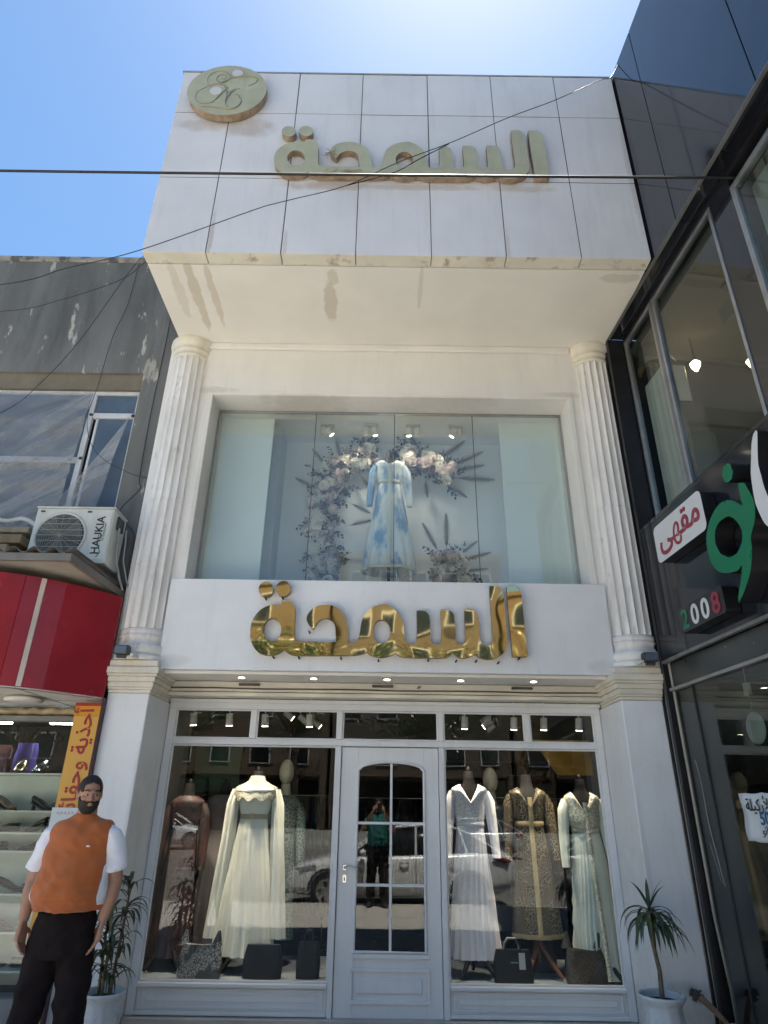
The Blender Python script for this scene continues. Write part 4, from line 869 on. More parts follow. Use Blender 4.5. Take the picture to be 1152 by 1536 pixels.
wb('counter', mat('amber_counter', (0.16, 0.09, 0.03), 0.6, 0.6, 12), -0.6, 1.8, -1.9, -1.4, 0.101, 1.1, 0.01)
# steel downpipe and conduits in the corner
t = MB(); t.tube([(2.515, 5.735, 0.02), (2.515, 5.735, 2.90)], 0.023, 14)
tag(t.build('steel_pipe', M['steel'], loc=(2.515, 5.735, 0)), 'shiny stainless steel pipe in the corner beside the white pillar', 'pipe')
t = MB(); t.tube([(2.56, 5.60, 0.02), (2.56, 5.60, 0.45), (2.545, 5.63, 0.9), (2.540, 5.64, 2.85)], 0.013, 10)
tag(t.build('grey_conduit', mat('tan_conduit', (0.34, 0.31, 0.26), 0.6), loc=(2.56, 5.6, 0)), 'thin tan conduit running up beside the steel pipe', 'conduit')
t = MB(); t.box(2.483, 2.60, 5.765, 5.80, 0.0, 6.44)
tag(t.build('corner_trim', M['black_matte'], loc=(2.5, 5.78, 0)), 'black corner trim between white pillar and cafe glass', 'trim')
t = MB(); t.tube([(2.553 + 0.006 * math.sin(i), 5.50 - 0.010 * i, 2.0 - 0.10 * i) for i in range(9)] + [(2.57, 5.42, 1.12), (2.565, 5.46, 1.16), (2.56, 5.52, 1.4)], 0.004, 6)
tag(t.build('loose_wire', M['grey_cable'], loc=(2.56, 5.5, 1.2)), 'loose grey wire looping down the cafe glass', 'wire')
# tap with wrapped pipe and stone at the foot of the pillar
t = thing('wall_tap', 'old brown wall tap wrapped in rags beside the steel pipe', 'tap', (2.33, 5.7, 0.38))
MB().tube([(2.33, 5.75, 0.40), (2.33, 5.69, 0.40), (2.36, 5.66, 0.39), (2.42, 5.62, 0.33), (2.47, 5.58, 0.27), (2.49, 5.57, 0.18)], [0.02, 0.02, 0.022, 0.02, 0.02, 0.018], 8).build('pipe', mat('rusty_brown_pipe', (0.25, 0.15, 0.09), 0.8, 0.3, 20), t)
k = MB()
for i in range(14):
    a = random.uniform(0, 6.28); k.tube([(2.33, 5.68, 0.41), (2.33 + 0.05 * math.cos(a), 5.67, 0.41 + 0.045 * math.sin(a))], 0.008, 5)
k.ball((2.33, 5.68, 0.41), 0.032, 10, 6)
k.build('wrapping', mat('dark_rag', (0.10, 0.085, 0.07), 0.9, 0.4, 20), t)
def rock(c, r, seed, n1=14, n2=9):
    b = MB(); rings = []
    for i in range(n2 + 1):
        th = -PI / 2 + PI * i / n2; th = max(-1.5, min(1.5, th)); ring = []
        for j in range(n1):
            d = Vector((math.cos(th) * math.cos(2 * PI * j / n1), math.cos(th) * math.sin(2 * PI * j / n1), math.sin(th)))
            k = 1 + 0.25 * noise.noise(d * 1.6 + Vector((seed, 0, 0)))
            ring.append(Vector(c) + Vector((d.x * r[0], d.y * r[1], d.z * r[2])) * k)
        rings.append(ring)
    return b.loft(rings, smooth=False)
tag(rock((2.46, 5.48, 0.13), (0.12, 0.11, 0.15), 3).build('stone_block', mat('pale_brown_stone', (0.34, 0.26, 0.18), 0.85, 0.3, 8, 0.004, 40), loc=(2.46, 5.48, 0)), 'rough pale brown stone at the foot of the steel pipe', 'stone')

# cafe signs
def sign_xf(a, d, z): return WF @ Matrix.Translation((a, d, z)) @ Matrix.Rotation(R_(90), 4, 'X') @ Matrix.Diagonal((1, 1, -1, 1))
def plane_xf(a, d, z):  # x -> along wall towards viewer, y -> up, z -> out of the wall
    m = Matrix.Identity(4); m.col[0] = (1, 0, 0, 0); m.col[1] = (0, 0, 1, 0); m.col[2] = (0, 1, 0, 0); m.col[3] = (a, d, z, 1)
    return WF @ m
def rrect(w, h, r, n=6):
    out = []
    for cx, cy, a0 in ((w / 2 - r, h / 2 - r, 0), (-w / 2 + r, h / 2 - r, 90), (-w / 2 + r, -h / 2 + r, 180), (w / 2 - r, -h / 2 + r, 270)):
        for k in range(n + 1): a = R_(a0 + 90 * k / n); out.append((cx + r * math.cos(a), cy + r * math.sin(a)))
    return out
fdn = tuple(WN)
t = thing('cafe_word_sign', 'white rounded box sign with crimson Arabic word', 'sign', tuple(WF @ Vector((-0.31, 0.0, 3.75))))
place_mesh('sign_box', extruded([rrect(0.80, 0.335, 0.055)], 0.11), [M['black_matte'], M['white_sign']], plane_xf(-0.30, 0.060, 3.735), t, face_dir=fdn)
put_text(t, '\ufef0\ufeec\ufed8\ufee3', M['crimson'], plane_xf(-0.29, 0.118, 3.735), 0.30, 0.004, 0.005)
t = thing('year_sign', 'small black box sign with the number 2008 in green, white and red', 'sign', tuple(WF @ Vector((-0.24, 0.0, 3.0))))
place_mesh('sign_box', extruded([rrect(0.66, 0.20, 0.03)], 0.11), [M['black_matte']], plane_xf(-0.22, 0.060, 3.015), t)
for ch, cm, a in (('2', 'green_sign', -0.445), ('0', 'white_sign', -0.295), ('0', 'white_sign', -0.145), ('8', 'crimson', 0.005)):
    put_text(t, ch, M[cm], plane_xf(a, 0.118, 3.015) @ Matrix.Diagonal((1.05, 1, 1, 1)), 0.215, 0.004, 0.004, 'digit')
t = thing('cafe_name_sign', 'large raised green and white Arabic letters on the black cafe board', 'sign', tuple(WF @ Vector((0.5, 0.0, 3.4))))
a_c = 0.5   # outline origin is at y = 4.0
T = plane_xf(a_c, 0.075, 3.4) @ Matrix.Diagonal((1, 1, 0.14, 1))
place_mesh('letter', extruded([smooth_outline(GW, 3, 60), GH], 1.0), [M['black_matte'], M['green_sign']], T, t, face_dir=fdn)
place_mesh('letter_dot', extruded([GD], 1.0), [M['black_matte'], M['green_sign']], T, t, face_dir=fdn)
place_mesh('letter', extruded([smooth_outline(WR, 2, 60)], 1.0), [M['black_matte'], M['white_sign']], T, t, face_dir=fdn)
# paper price notice on the glass
ntc = MB(WF); v = []
nu, nv = 10, 8
for j in range(nv + 1):
    for i in range(nu + 1):
        v.append((-0.43 + 0.62 * i / nu, -0.035 + 0.006 * math.sin(i * 1.3 + j) + 0.012 * (i == 0) , 1.44 + 0.30 * j / nv + 0.004 * math.sin(i * 2)))
ntc.add(v, [(j * (nu + 1) + i, j * (nu + 1) + i + 1, (j + 1) * (nu + 1) + i + 1, (j + 1) * (nu + 1) + i) for j in range(nv) for i in range(nu)], True)
o = ntc.build('price_notice', M['paper'], loc=tuple(WF @ Vector((-0.1, -0.03, 1.6)))); o['label'] = 'white paper price notice stuck on the cafe glass, reading 5000'; o['category'] = 'notice'
s_ = o.modifiers.new('thickness', 'SOLIDIFY'); s_.thickness = 0.001
put_text(o, '\ufe94\ufee0\ufef4\ufedb\ufead\ufef7\ufe8d \ufeae\ufecc\ufeb3', M['ink'], plane_xf(-0.13, -0.024, 1.665), 0.105, 0.002, 0.001)
put_text(o, '5000', M['ink_blue'], plane_xf(-0.13, -0.024, 1.585), 0.115, 0.002, 0.002, 'digit')
put_text(o, '\ufeee\ufee7\ufe8e\ufef4\ufedf\ufe8e\ufec4\ufef3\ufe8d', M['ink'], plane_xf(-0.13, -0.024, 1.505), 0.075, 0.002, 0.0005)
# oval hanging disc behind the glass
t = thing('hanging_disc_lamp', 'white oval disc lamp hanging behind the cafe glass', 'lamp', tuple(WF @ Vector((-0.42, -0.25, 2.2))))
c = WF @ Vector((-0.42, -0.25, 2.21))
MB(WF @ Matrix.Translation((-0.42, -0.25, 2.19)) @ Matrix.Rotation(R_(90), 4, 'X')).lathe([(0.02, -0.012), (0.10, -0.009), (0.118, 0.0), (0.10, 0.009), (0.02, 0.012)], n=32).build('disc', mat('opal_disc', (0.50, 0.53, 0.50), 0.4), t)
MB(WF).tube([(-0.42, -0.25, 2.69), (-0.42, -0.25, 2.31)], 0.005, 6).build('cord', M['grey_cable'], t)
MB(WF).cyl((-0.42, -0.25, 2.47), (0, 0, 1), 0.028, 0.09, 14).build('socket', M['lamp_white'], t)
# things in the upstairs room
t = thing('standing_air_conditioner', 'tall white indoor air conditioner behind the cafe window', 'air conditioner', tuple(WF @ Vector((-1.2, -0.6, 4.0))))
MB(WF).box(-1.07, -0.66, -0.52, -0.27, 4.02, 5.74).build('cabinet', mat('pale_enamel_cabinet', (0.80, 0.82, 0.80), 0.35), t, 0.03, seg=3)
q = MB(WF)
for k in range(14): q.box(-0.63, -0.55, -0.285, -0.275, 4.30 + 0.04 * k, 4.315 + 0.04 * k)
q.box(-0.645, -0.54, -0.52, -0.29, 4.02, 5.2)
q.build('side_grille', M['dark_metal'], t)
t = thing('drum_lamp', 'large dark drum lampshade hanging in the cafe upstairs', 'lamp', tuple(WF @ Vector((-0.95, -0.55, 6.1))))
MB(WF @ Matrix.Translation((-1.0, -0.42, 0))).lathe([(0.15, 6.18), (0.20, 5.93), (0.195, 5.93), (0.145, 6.175)], n=32, cap=False).build('lamp_shade', mat('grey_lampshade', (0.10, 0.10, 0.095), 0.5, 0.1), t)
MB(WF).tube([(-1.0, -0.42, 6.2), (-1.0, -0.42, 6.05)], 0.01, 6).build('cord', M['cable'], t)
for i, (a, d, z) in enumerate(((-0.80, -0.72, 5.84), (-0.02, -0.72, 5.26))):
    t = thing('pendant_lamp', ('lit warm pendant bulb in the left cafe pane', 'small pendant lamp on a long cord in the right cafe pane')[i], 'lamp', tuple(WF @ Vector((a, d, z))), 'pendant lamps in the cafe upstairs')
    MB(WF).tube([(a, d, z + 0.06), (a, d, 6.199)], 0.006, 6).build('cord', M['cable'], t)
    MB(WF @ Matrix.Translation((a, d, z))).lathe([(0.01, -0.07), (0.045, -0.01), (0.05, 0.03), (0.02, 0.06)] if i == 0 else [(0.004, -0.13), (0.02, -0.05), (0.05, 0.03), (0.02, 0.06)], n=12, smooth=False).build('bulb', M['bulb_warm'] if i == 0 else M['bulb'], t)
MB(WF @ Matrix.Translation((-0.02, -0.72, 6.17))).lathe([(0.07, 0.0), (0.08, 0.025)], n=16).build('ceiling_rose', M['cable'], t)
for i, a in enumerate((-0.35, -0.05)):
    t = MB(WF).box(a - 0.04, a + 0.04, -1.3, -1.25, 2.62, 2.64)
    tag(t.build('cafe_strip_light', M['tube_light'], loc=tuple(WF @ Vector((a, -1.3, 2.62)))), f'{("left", "right")[i]} of two tiny lit lamps inside the cafe', 'lamp', 'lit lamps inside the cafe')

# ================================================================== overhead wires
def wire(name, lab, pts, r, m='cable', k=6):
    P = []
    pts = [Vector(p) for p in pts]
    for i in range(len(pts) - 1):
        p0 = pts[max(0, i - 1)]; p1 = pts[i]; p2 = pts[i + 1]; p3 = pts[min(len(pts) - 1, i + 2)]
        for t in range(k):
            t /= k; P.append(0.5 * ((2 * p1) + (p2 - p0) * t + (2 * p0 - 5 * p1 + 4 * p2 - p3) * t * t + (3 * p1 - p0 - 3 * p2 + p3) * t ** 3))
    P.append(pts[-1])
    tag(MB().tube(P, r, 6).build(name, M[m], loc=tuple(pts[0])), lab, 'cable')
wire('overhead_cable', 'straight black cable stretched across the whole street front', [(-14, 3.5, 6.36), (-6, 3.5, 6.25), (-3.14, 3.5, 6.237), (0, 3.5, 6.25), (3.07, 3.5, 6.279), (7, 3.5, 6.36), (12, 3.5, 6.5)], 0.011)
wire('sagging_wire', 'wavy thin black wire rising across the facade letters to the black building', [(-9, 4.6, 5.5), (-5.5, 4.4, 5.6), (-3.495, 4.35, 5.853), (-2.941, 4.35, 6.066), (-2.306, 4.33, 6.278), (-1.305, 4.33, 6.825), (-1.1, 4.33, 6.92), (-0.932, 4.33, 6.985), (-0.415, 4.33, 7.19), (0.112, 4.33, 7.552), (0.665, 4.33, 7.871), (1.244, 4.33, 8.258), (1.767, 4.33, 8.56), (2.3, 4.33, 8.92), (2.455, 4.35, 9.02), (2.60, 4.35, 9.33)], 0.0042)
wire('short_wire', 'short second wire twisted beside the wavy wire over the letters', [(-0.42, 4.34, 7.20), (0.05, 4.34, 7.40), (0.30, 4.34, 7.60), (0.62, 4.34, 7.85)], 0.005)
wire('drooping_wire', 'thin wire drooping across the grey wall to the white soffit', [(-6, 5.2, 6.2), (-4.079, 5.2, 6.31), (-3.484, 5.2, 6.477), (-2.9, 5.2, 6.771), (-2.69, 5.2, 7.019), (-2.40, 4.9, 6.9)], 0.0035)
wire('slanting_wire', 'thin wire slanting down over the sooty wall', [(-2.80, 5.6, 7.7), (-2.952, 5.5, 7.276), (-3.339, 5.5, 6.194), (-3.635, 5.5, 5.614), (-3.953, 5.5, 5.234), (-5.2, 5.5, 4.4)], 0.0034)
wire('window_wire', 'loose wire hanging down in front of the upstairs window', [(-3.12, 5.93, 7.8), (-3.14, 5.93, 7.1), (-3.22, 5.92, 6.6), (-3.24, 5.9, 5.9), (-3.26, 5.88, 5.45), (-3.14, 5.86, 5.1), (-2.95, 5.86, 4.9), (-2.75, 5.88, 4.8), (-2.62, 5.9, 4.75), (-2.45, 5.92, 4.72)], 0.0034)
wire('wall_cable', 'dark cable running down the grey wall next to the column', [(-2.60, 5.935, 7.6), (-2.59, 5.935, 6.6), (-2.60, 5.935, 5.6), (-2.585, 5.935, 4.75), (-2.55, 5.92, 4.6), (-2.70, 5.88, 4.3), (-2.50, 5.88, 4.05), (-2.47, 5.86, 3.5)], 0.0045)
wire('far_wire', 'very thin distant wire across the sky left of the facade', [(-14, 9.0, 9.72), (-8, 9.0, 9.70), (-3.0, 9.0, 9.62)], 0.004)

# ================================================================== across the street (seen in the glass and the gold letters)
M['car_white'] = mat('white_car_paint', (0.72, 0.73, 0.74), 0.25, 0.02, 2, coat=0.8)
M['car_silver'] = mat('silver_car_paint', (0.42, 0.43, 0.44), 0.28, 0.02, 2, coat=0.8, metal=0.3)
M['car_glass'] = mat('dark_car_glass', (0.012, 0.014, 0.016), 0.05, spec=0.8)
M['tyre'] = mat('tyre_rubber', (0.02, 0.02, 0.02), 0.8)
M['rim'] = mat('alloy_rim', (0.45, 0.45, 0.46), 0.3, metal=0.9)
M['lamp_clear'] = mat('car_headlight', (0.55, 0.57, 0.6), 0.08, spec=0.9)
M['lamp_red'] = mat('car_tail_light', (0.25, 0.01, 0.01), 0.1, spec=0.9)
def sedan(name, label, paint, loc, rz):
    """nose towards -x, length 4.45 m; cross-sections along x"""
    t = thing(name, label, 'car', (0, 0, 0))
    # x, half width, sill z, belt z, deck z (centre height of the lower body)
    B = [(-2.22, 0.55, 0.30, 0.46, 0.50), (-2.16, 0.70, 0.24, 0.58, 0.64), (-2.0, 0.82, 0.20, 0.68, 0.76), (-1.7, 0.87, 0.18, 0.76, 0.85), (-1.2, 0.89, 0.18, 0.83, 0.93), (-0.95, 0.90, 0.18, 0.86, 0.97), (-0.4, 0.905, 0.18, 0.88, 0.98), (0.3, 0.905, 0.18, 0.90, 1.0), (1.0, 0.90, 0.18, 0.93, 1.02), (1.5, 0.89, 0.19, 0.95, 1.04), (1.9, 0.85, 0.24, 0.95, 1.05), (2.12, 0.76, 0.30, 0.92, 1.02), (2.22, 0.62, 0.36, 0.80, 0.90)]
    rings = []
    for x, w, s, b, d in B:
        rings.append([(x, -w * 0.9, s), (x, -w, s + 0.12), (x, -w * 1.0, (s + b) / 2), (x, -w * 0.98, b), (x, -w * 0.90, b + 0.04), (x, -w * 0.45, d), (x, w * 0.45, d), (x, w * 0.90, b + 0.04), (x, w * 0.98, b), (x, w, (s + b) / 2), (x, w, s + 0.12), (x, w * 0.9, s)])
    body = MB().loft(rings).build('body', M[paint], t)
    sb = body.modifiers.new('s', 'SUBSURF'); sb.levels = 1; sb.render_levels = 1
    G = [(-0.98, 0.76, 0.95), (-0.35, 0.66, 1.36), (-0.1, 0.63, 1.43), (0.5, 0.62, 1.46), (1.0, 0.62, 1.42), (1.3, 0.63, 1.33), (1.88, 0.70, 1.04)]
    rings = [[(x, -0.80, 0.90), (x, -0.80, 0.93), (x, -w, z - 0.03), (x, -w * 0.8, z), (x, w * 0.8, z), (x, w, z - 0.03), (x, 0.80, 0.93), (x, 0.80, 0.90)] for x, w, z in G]
    MB().loft(rings).build('cabin_glass', M['car_glass'], t)
    rr = MB()
    for s_ in (-1, 1):
        rr.tube([(x, s_ * (w + 0.005), z - 0.02) for x, w, z in G[:1]] + [(x, s_ * (w + 0.006), z - 0.02) for x, w, z in G[1:]], 0.028, 6)
        for xb, xt in ((0.28, 0.28), (1.28, 1.12)): rr.tube([(xb, s_ * 0.80, 0.92), (xt, s_ * 0.645, 1.42)], 0.028, 6)
    rf = [[(x, -w * 0.97, z - 0.015), (x, -w * 0.5, z + 0.012), (x, w * 0.5, z + 0.012), (x, w * 0.97, z - 0.015)] for x, w, z in G[1:5]]
    rr.loft(rf, closed=False, ca=False, cb=False)
    rr.build('roof', M[paint], t)
    for x, wn in ((-1.40, 'front'), (1.30, 'rear')):
        for y in (-0.80, 0.80):
            s_ = 1 if y > 0 else -1
            w = MB().cyl((x, y, 0.315), (0, 1, 0), 0.315, 0.21, 28).build('wheel', M['tyre'], t)
            q = MB().cyl((x, y + s_ * 0.10, 0.315), (0, 1, 0), 0.205, 0.03, 24)
            q.build('rim', M['rim'], w)
            q = MB()
            for k in range(5):
                a = k * 2 * PI / 5 + 0.6; q.tube([(x + 0.10 * math.cos(a - 0.3), y + s_ * 0.117, 0.315 + 0.10 * math.sin(a - 0.3)), (x + 0.17 * math.cos(a), y + s_ * 0.117, 0.315 + 0.17 * math.sin(a))], 0.03, 5)
            q.build('rim_gap', M['ink'], w)
            ar = MB().tube([(x + 0.36 * math.cos(a * PI / 10), s_ * 0.895, 0.315 + 0.36 * math.sin(a * PI / 10)) for a in range(11)], 0.02, 6).build('wheel_arch', M['ink'], t)
    for s_ in (-1, 1):
        MB().tube([(-2.10, s_ * 0.62, 0.64), (-1.9, s_ * 0.80, 0.70), (-1.62, s_ * 0.865, 0.745)], [0.03, 0.055, 0.02], 8).build('headlight', M['lamp_clear'], t)
        MB().tube([(2.16, s_ * 0.60, 0.82), (2.02, s_ * 0.80, 0.86), (1.75, s_ * 0.875, 0.90)], [0.03, 0.05, 0.02], 8).build('tail_light', M['lamp_red'], t)
        MB().ball((-0.72, s_ * 0.98, 0.98), (0.07, 0.10, 0.06), 10, 7).build('wing_mirror', M[paint], t)
        for x in (0.05, 1.05): MB().tube([(x - 0.09, s_ * 0.915, 0.80), (x, s_ * 0.935, 0.81), (x + 0.09, s_ * 0.915, 0.80)], 0.015, 6).build('door_handle', M['steel'], t)
        q = MB()
        for x in (-0.80, 0.28, 1.22): q.box(x - 0.004, x + 0.004, s_ * 0.908 - 0.004, s_ * 0.908 + 0.004, 0.30, 0.90)
        q.build('door_gap', M['ink'], t)
    MB().box(-2.235, -2.19, -0.45, 0.45, 0.38, 0.54).build('grille', M['ink'], t, 0.01)
    MB().box(-2.21, -2.16, -0.55, 0.55, 0.24, 0.34).build('air_intake', M['ink'], t, 0.01)
    t.location = loc; t.rotation_euler = (0, 0, rz); return t
sedan('parked_car', 'white sedan parked at the kerb behind the photographer', 'car_white', (0.42, -1.82, -0.13), 0)
sedan('parked_car', 'silver white sedan driving in the far lane of the street', 'car_silver', (3.4, -15.0, -0.13), 0)
sedan('parked_car', 'white sedan parked along the far kerb on the left', 'car_white', (-9.5, -18.6, -0.13), PI)

def tree(x, y, h, r, seed, label):
    rnd = random.Random(seed); t = thing('street_tree', label, 'tree', (x, y, 0.04), 'trees along the far pavement')
    MB().tube([(x, y, 0), (x + 0.1, y, h * 0.2), (x - 0.05, y + 0.1, h * 0.42), (x + 0.1, y, h * 0.7)], [0.22, 0.17, 0.14, 0.05], 10).build('trunk', M['bark'], t)
    lb = MB()
    for k in range(7):
        a = k * 0.9 + rnd.random(); lb.tube([(x, y, h * 0.38 + 0.05 * k * h / 4), (x + r * 0.5 * math.cos(a), y + r * 0.5 * math.sin(a), h * (0.5 + 0.05 * k)), (x + r * 0.85 * math.cos(a), y + r * 0.85 * math.sin(a), h * (0.58 + 0.05 * k))], [0.09, 0.05, 0.02], 6)
    lb.build('limb', M['bark'], t)
    v = []; f = []
    clumps = []
    for k in range(38):
        d = Vector((rnd.gauss(0, 1), rnd.gauss(0, 1), rnd.gauss(0, 1))).normalized() * (rnd.random() ** 0.4)
        clumps.append((Vector((x + d.x * r, y + d.y * r, h * 0.70 + d.z * h * 0.28)), r * rnd.uniform(0.22, 0.42)))
    for i in range(6500):
        c, cr = rnd.choice(clumps)
        p = c + Vector((rnd.gauss(0, 0.5), rnd.gauss(0, 0.5), rnd.gauss(0, 0.42))) * cr
        a = Vector((rnd.gauss(0, 1), rnd.gauss(0, 1), rnd.gauss(0, 0.6))).normalized() * rnd.uniform(0.07, 0.14)
        b = a.cross(Vector((rnd.gauss(0, 1), rnd.gauss(0, 1), rnd.gauss(0, 1)))).normalized() * 0.05
        n_ = len(v); v += [p - a, p + b, p + a, p - b]; f.append((n_, n_ + 1, n_ + 2, n_ + 3))
    MB().add(v, f).build('crown', M['leaf'], t)
tree(-11.5, -22.5, 9.5, 3.2, 1, 'leftmost broad street tree across the road')
tree(-4.5, -23.0, 11.0, 3.6, 2, 'tall street tree across the road left of the middle')
tree(2.5, -22.5, 10.0, 3.4, 3, 'broad street tree straight across the road')
tree(9.0, -23.0, 11.5, 3.7, 4, 'tallest street tree across the road on the right')
tree(16.0, -22.5, 9.0, 3.2, 5, 'rightmost street tree across the road')
tree(-18.5, -23.0, 9.0, 3.2, 6, 'far left street tree across the road')
tree(7.2, -4.6, 6.0, 1.9, 9, 'small tree standing at the near kerb on the right')
def block(name, label, x0, x1, y0, h, col, floors, seed):
    rnd = random.Random(seed); t = thing(name, label, 'building', ((x0 + x1) / 2, y0, 0), 'buildings across the street')
    wm = mat('far_facade', col, 0.85, 0.12, 0.6, streak=0.3)
    bx('wall', wm, t, x0, x1, y0 - 12, y0, 0, h); bx('parapet', wm, t, x0 - 0.1, x1 + 0.1, y0 - 12, y0 + 0.1, h, h + 0.5)
    bx('shop_awning', mat('awning_cloth', (0.14, 0.10, 0.08), 0.8, 0.3), t, x0 + 0.3, x1 - 0.3, y0 + 0.002, y0 + 2.0, 3.2, 3.35)
    bx('shop_front', M['car_glass'], t, x0 + 0.4, x1 - 0.4, y0 + 0.001, y0 + 0.08, 0.1, 3.0)
    fh = (h - 3.6) / floors
    for i in range(floors):
        n_ = int((x1 - x0) / 2.2)
        for k in range(n_):
            x = x0 + 0.7 + k * (x1 - x0 - 0.6) / n_
            w = bx('window', M['white_alu'], t, x, x + 1.2, y0 + 0.001, y0 + 0.06, 3.9 + i * fh, 3.9 + i * fh + 1.5)
            bx('window_pane', M['car_glass'], w, x + 0.07, x + 1.13, y0 + 0.055, y0 + 0.07, 3.97 + i * fh, 3.9 + i * fh + 1.43)
block('far_building', 'low brown building across the street on the left', -26, -13.5, -28, 8.5, (0.1, 0.075, 0.055), 2, 1)
block('far_building', 'tan four storey building across the street left of the middle', -13.3, -3.2, -28, 14.5, (0.12, 0.095, 0.065), 4, 2)
block('far_building', 'grey brown five storey building straight across the street', -3.0, 8.0, -28.5, 17.0, (0.1, 0.085, 0.07), 5, 3)
block('far_building', 'ochre four storey building across the street on the right', 8.2, 20.0, -28, 14.0, (0.125, 0.09, 0.055), 4, 4)
lw = MB().box(-40, 40, -20.6, -20.45, 0.05, 0.62); tag(lw.build('low_wall', M['kerb'], loc=(0, -20.5, 0)), 'long low pale wall along the far pavement', 'wall')

# ================================================================== lamps inside the windows
def spot_light(loc, target, energy, col=(1.0, 0.83, 0.62), size=55, par=None):
    l = bpy.data.lights.new('lamp_glow', 'SPOT'); l.energy = energy; l.color = col; l.spot_size = R_(size); l.spot_blend = 0.6; l.shadow_soft_size = 0.03
    o = bpy.data.objects.new('lamp_glow', l); COL.objects.link(o); o.location = loc
    o.rotation_euler = (Vector(target) - Vector(loc)).to_track_quat('-Z', 'Y').to_euler()
def can_lamp(name, label, loc, ceiling_z, aim, group, r=0.036, h=0.115, energy=0, lit=True):
    t = thing(name, label, 'spotlight', loc, group)
    c = Vector(loc); a = (Vector(aim) - c).normalized(); top = c - a * h
    MB().tube([c, top], [r, r * 0.92], 18, True, False).build('lamp_can', M['lamp_white'], t)
    MB().cyl(c + a * 0.002, a, r * 0.82, 0.006, 16).build('lamp_lens', M['bulb'] if lit else M['lamp_white'], t)
    MB().tube([top + a * 0.03, (top.x, top.y, ceiling_z - 0.01)], 0.008, 6).build('stem', M['lamp_white'], t)
    MB().box(c.x - 0.05, c.x + 0.05, c.y - 0.035, c.y + 0.035, ceiling_z - 0.018, ceiling_z - 0.0005).build('mount', M['lamp_white'], t, 0.003)
    if energy: spot_light(c + a * 0.02, aim, energy)
low = [(-1.858, 'leftmost hanging spotlight behind the transom glass'), (-1.503, 'second hanging spotlight from the left behind the transom glass'), (-1.149, 'third hanging spotlight from the left behind the transom glass'),
       (-0.707, 'hanging spotlight behind the transom glass just left of the door'), (0.828, 'hanging spotlight behind the transom glass just right of the door'), (1.317, 'hanging spotlight behind the transom, above the snake print kaftan'),
       (1.613, 'second hanging spotlight from the right behind the transom glass'), (1.962, 'rightmost hanging spotlight behind the transom glass')]
for x, lab in low: can_lamp('hanging_spotlight', lab, (x, 6.60, 2.335), 2.66, (x + (0.05 if x < 0 else -0.05), 6.78, 1.1), 'hanging spotlights of the shop window', energy=17)
for i, (x, y) in enumerate(((-0.98, 7.35), (-0.86, 7.7), (-0.74, 8.1), (1.14, 7.5), (1.22, 7.9), (1.32, 8.3))):
    can_lamp('inner_spotlight', f'{("nearest", "middle", "farthest")[i % 3]} tilted spotlight in the inner row {("left", "right")[i // 3]} of the door', (x, y, 2.50), 2.66, (x + 1.2 * (1 if i < 3 else -1), y + 0.3, 1.6), 'tilted inner spotlights', lit=(i % 2 == 0))
tr = MB().box(-2.1, -0.45, 6.58, 6.62, 2.642, 2.6595).box(0.62, 2.28, 6.58, 6.62, 2.642, 2.6595)
tag(tr.build('lamp_track', M['lamp_white'], loc=(0, 6.7, 2.65)), 'white ceiling track that carries the hanging spotlights', 'track')
for i, x in enumerate((-0.70, -0.17, 0.34, 0.86)):
    t = thing('twin_spotlight', f'{("leftmost", "second from left", "third from left", "rightmost")[i]} of the four white twin spotlights above the upper display', 'spotlight', (x, 6.6, 5.8), 'twin spotlights of the upper display')
    MB().box(x - 0.085, x + 0.085, 6.56, 6.64, 5.842, 5.8595).build('mount', M['lamp_white'], t, 0.003)
    for k, dx in enumerate((-0.052, 0.052)):
        c = Vector((x + dx, 6.6, 5.715)); aim = Vector((0.06 + 0.3 * (x > 0) + (0 if (k == 0) == (x > 0) else 0.9 * (1 if x > 0 else -1)), 6.9, 4.9)) if (k == (0 if x > 0 else 1)) else Vector((x + dx, 6.62, 4.5))
        a = (aim - c).normalized()
        MB().tube([c, c - a * 0.10], 0.034, 18, True, False).build('lamp_can', M['lamp_white'], t)
        MB().cyl(c + a * 0.002, a, 0.028, 0.006, 16).build('lamp_lens', M['bulb'] if (k == (0 if x > 0 else 1)) else M['lamp_white'], t)
        MB().tube([c - a * 0.08, (c.x, c.y, 5.841)], 0.009, 6).build('stem', M['lamp_white'], t)
        if k == (0 if x > 0 else 1): spot_light(c + a * 0.02, aim, 3.2, size=95)

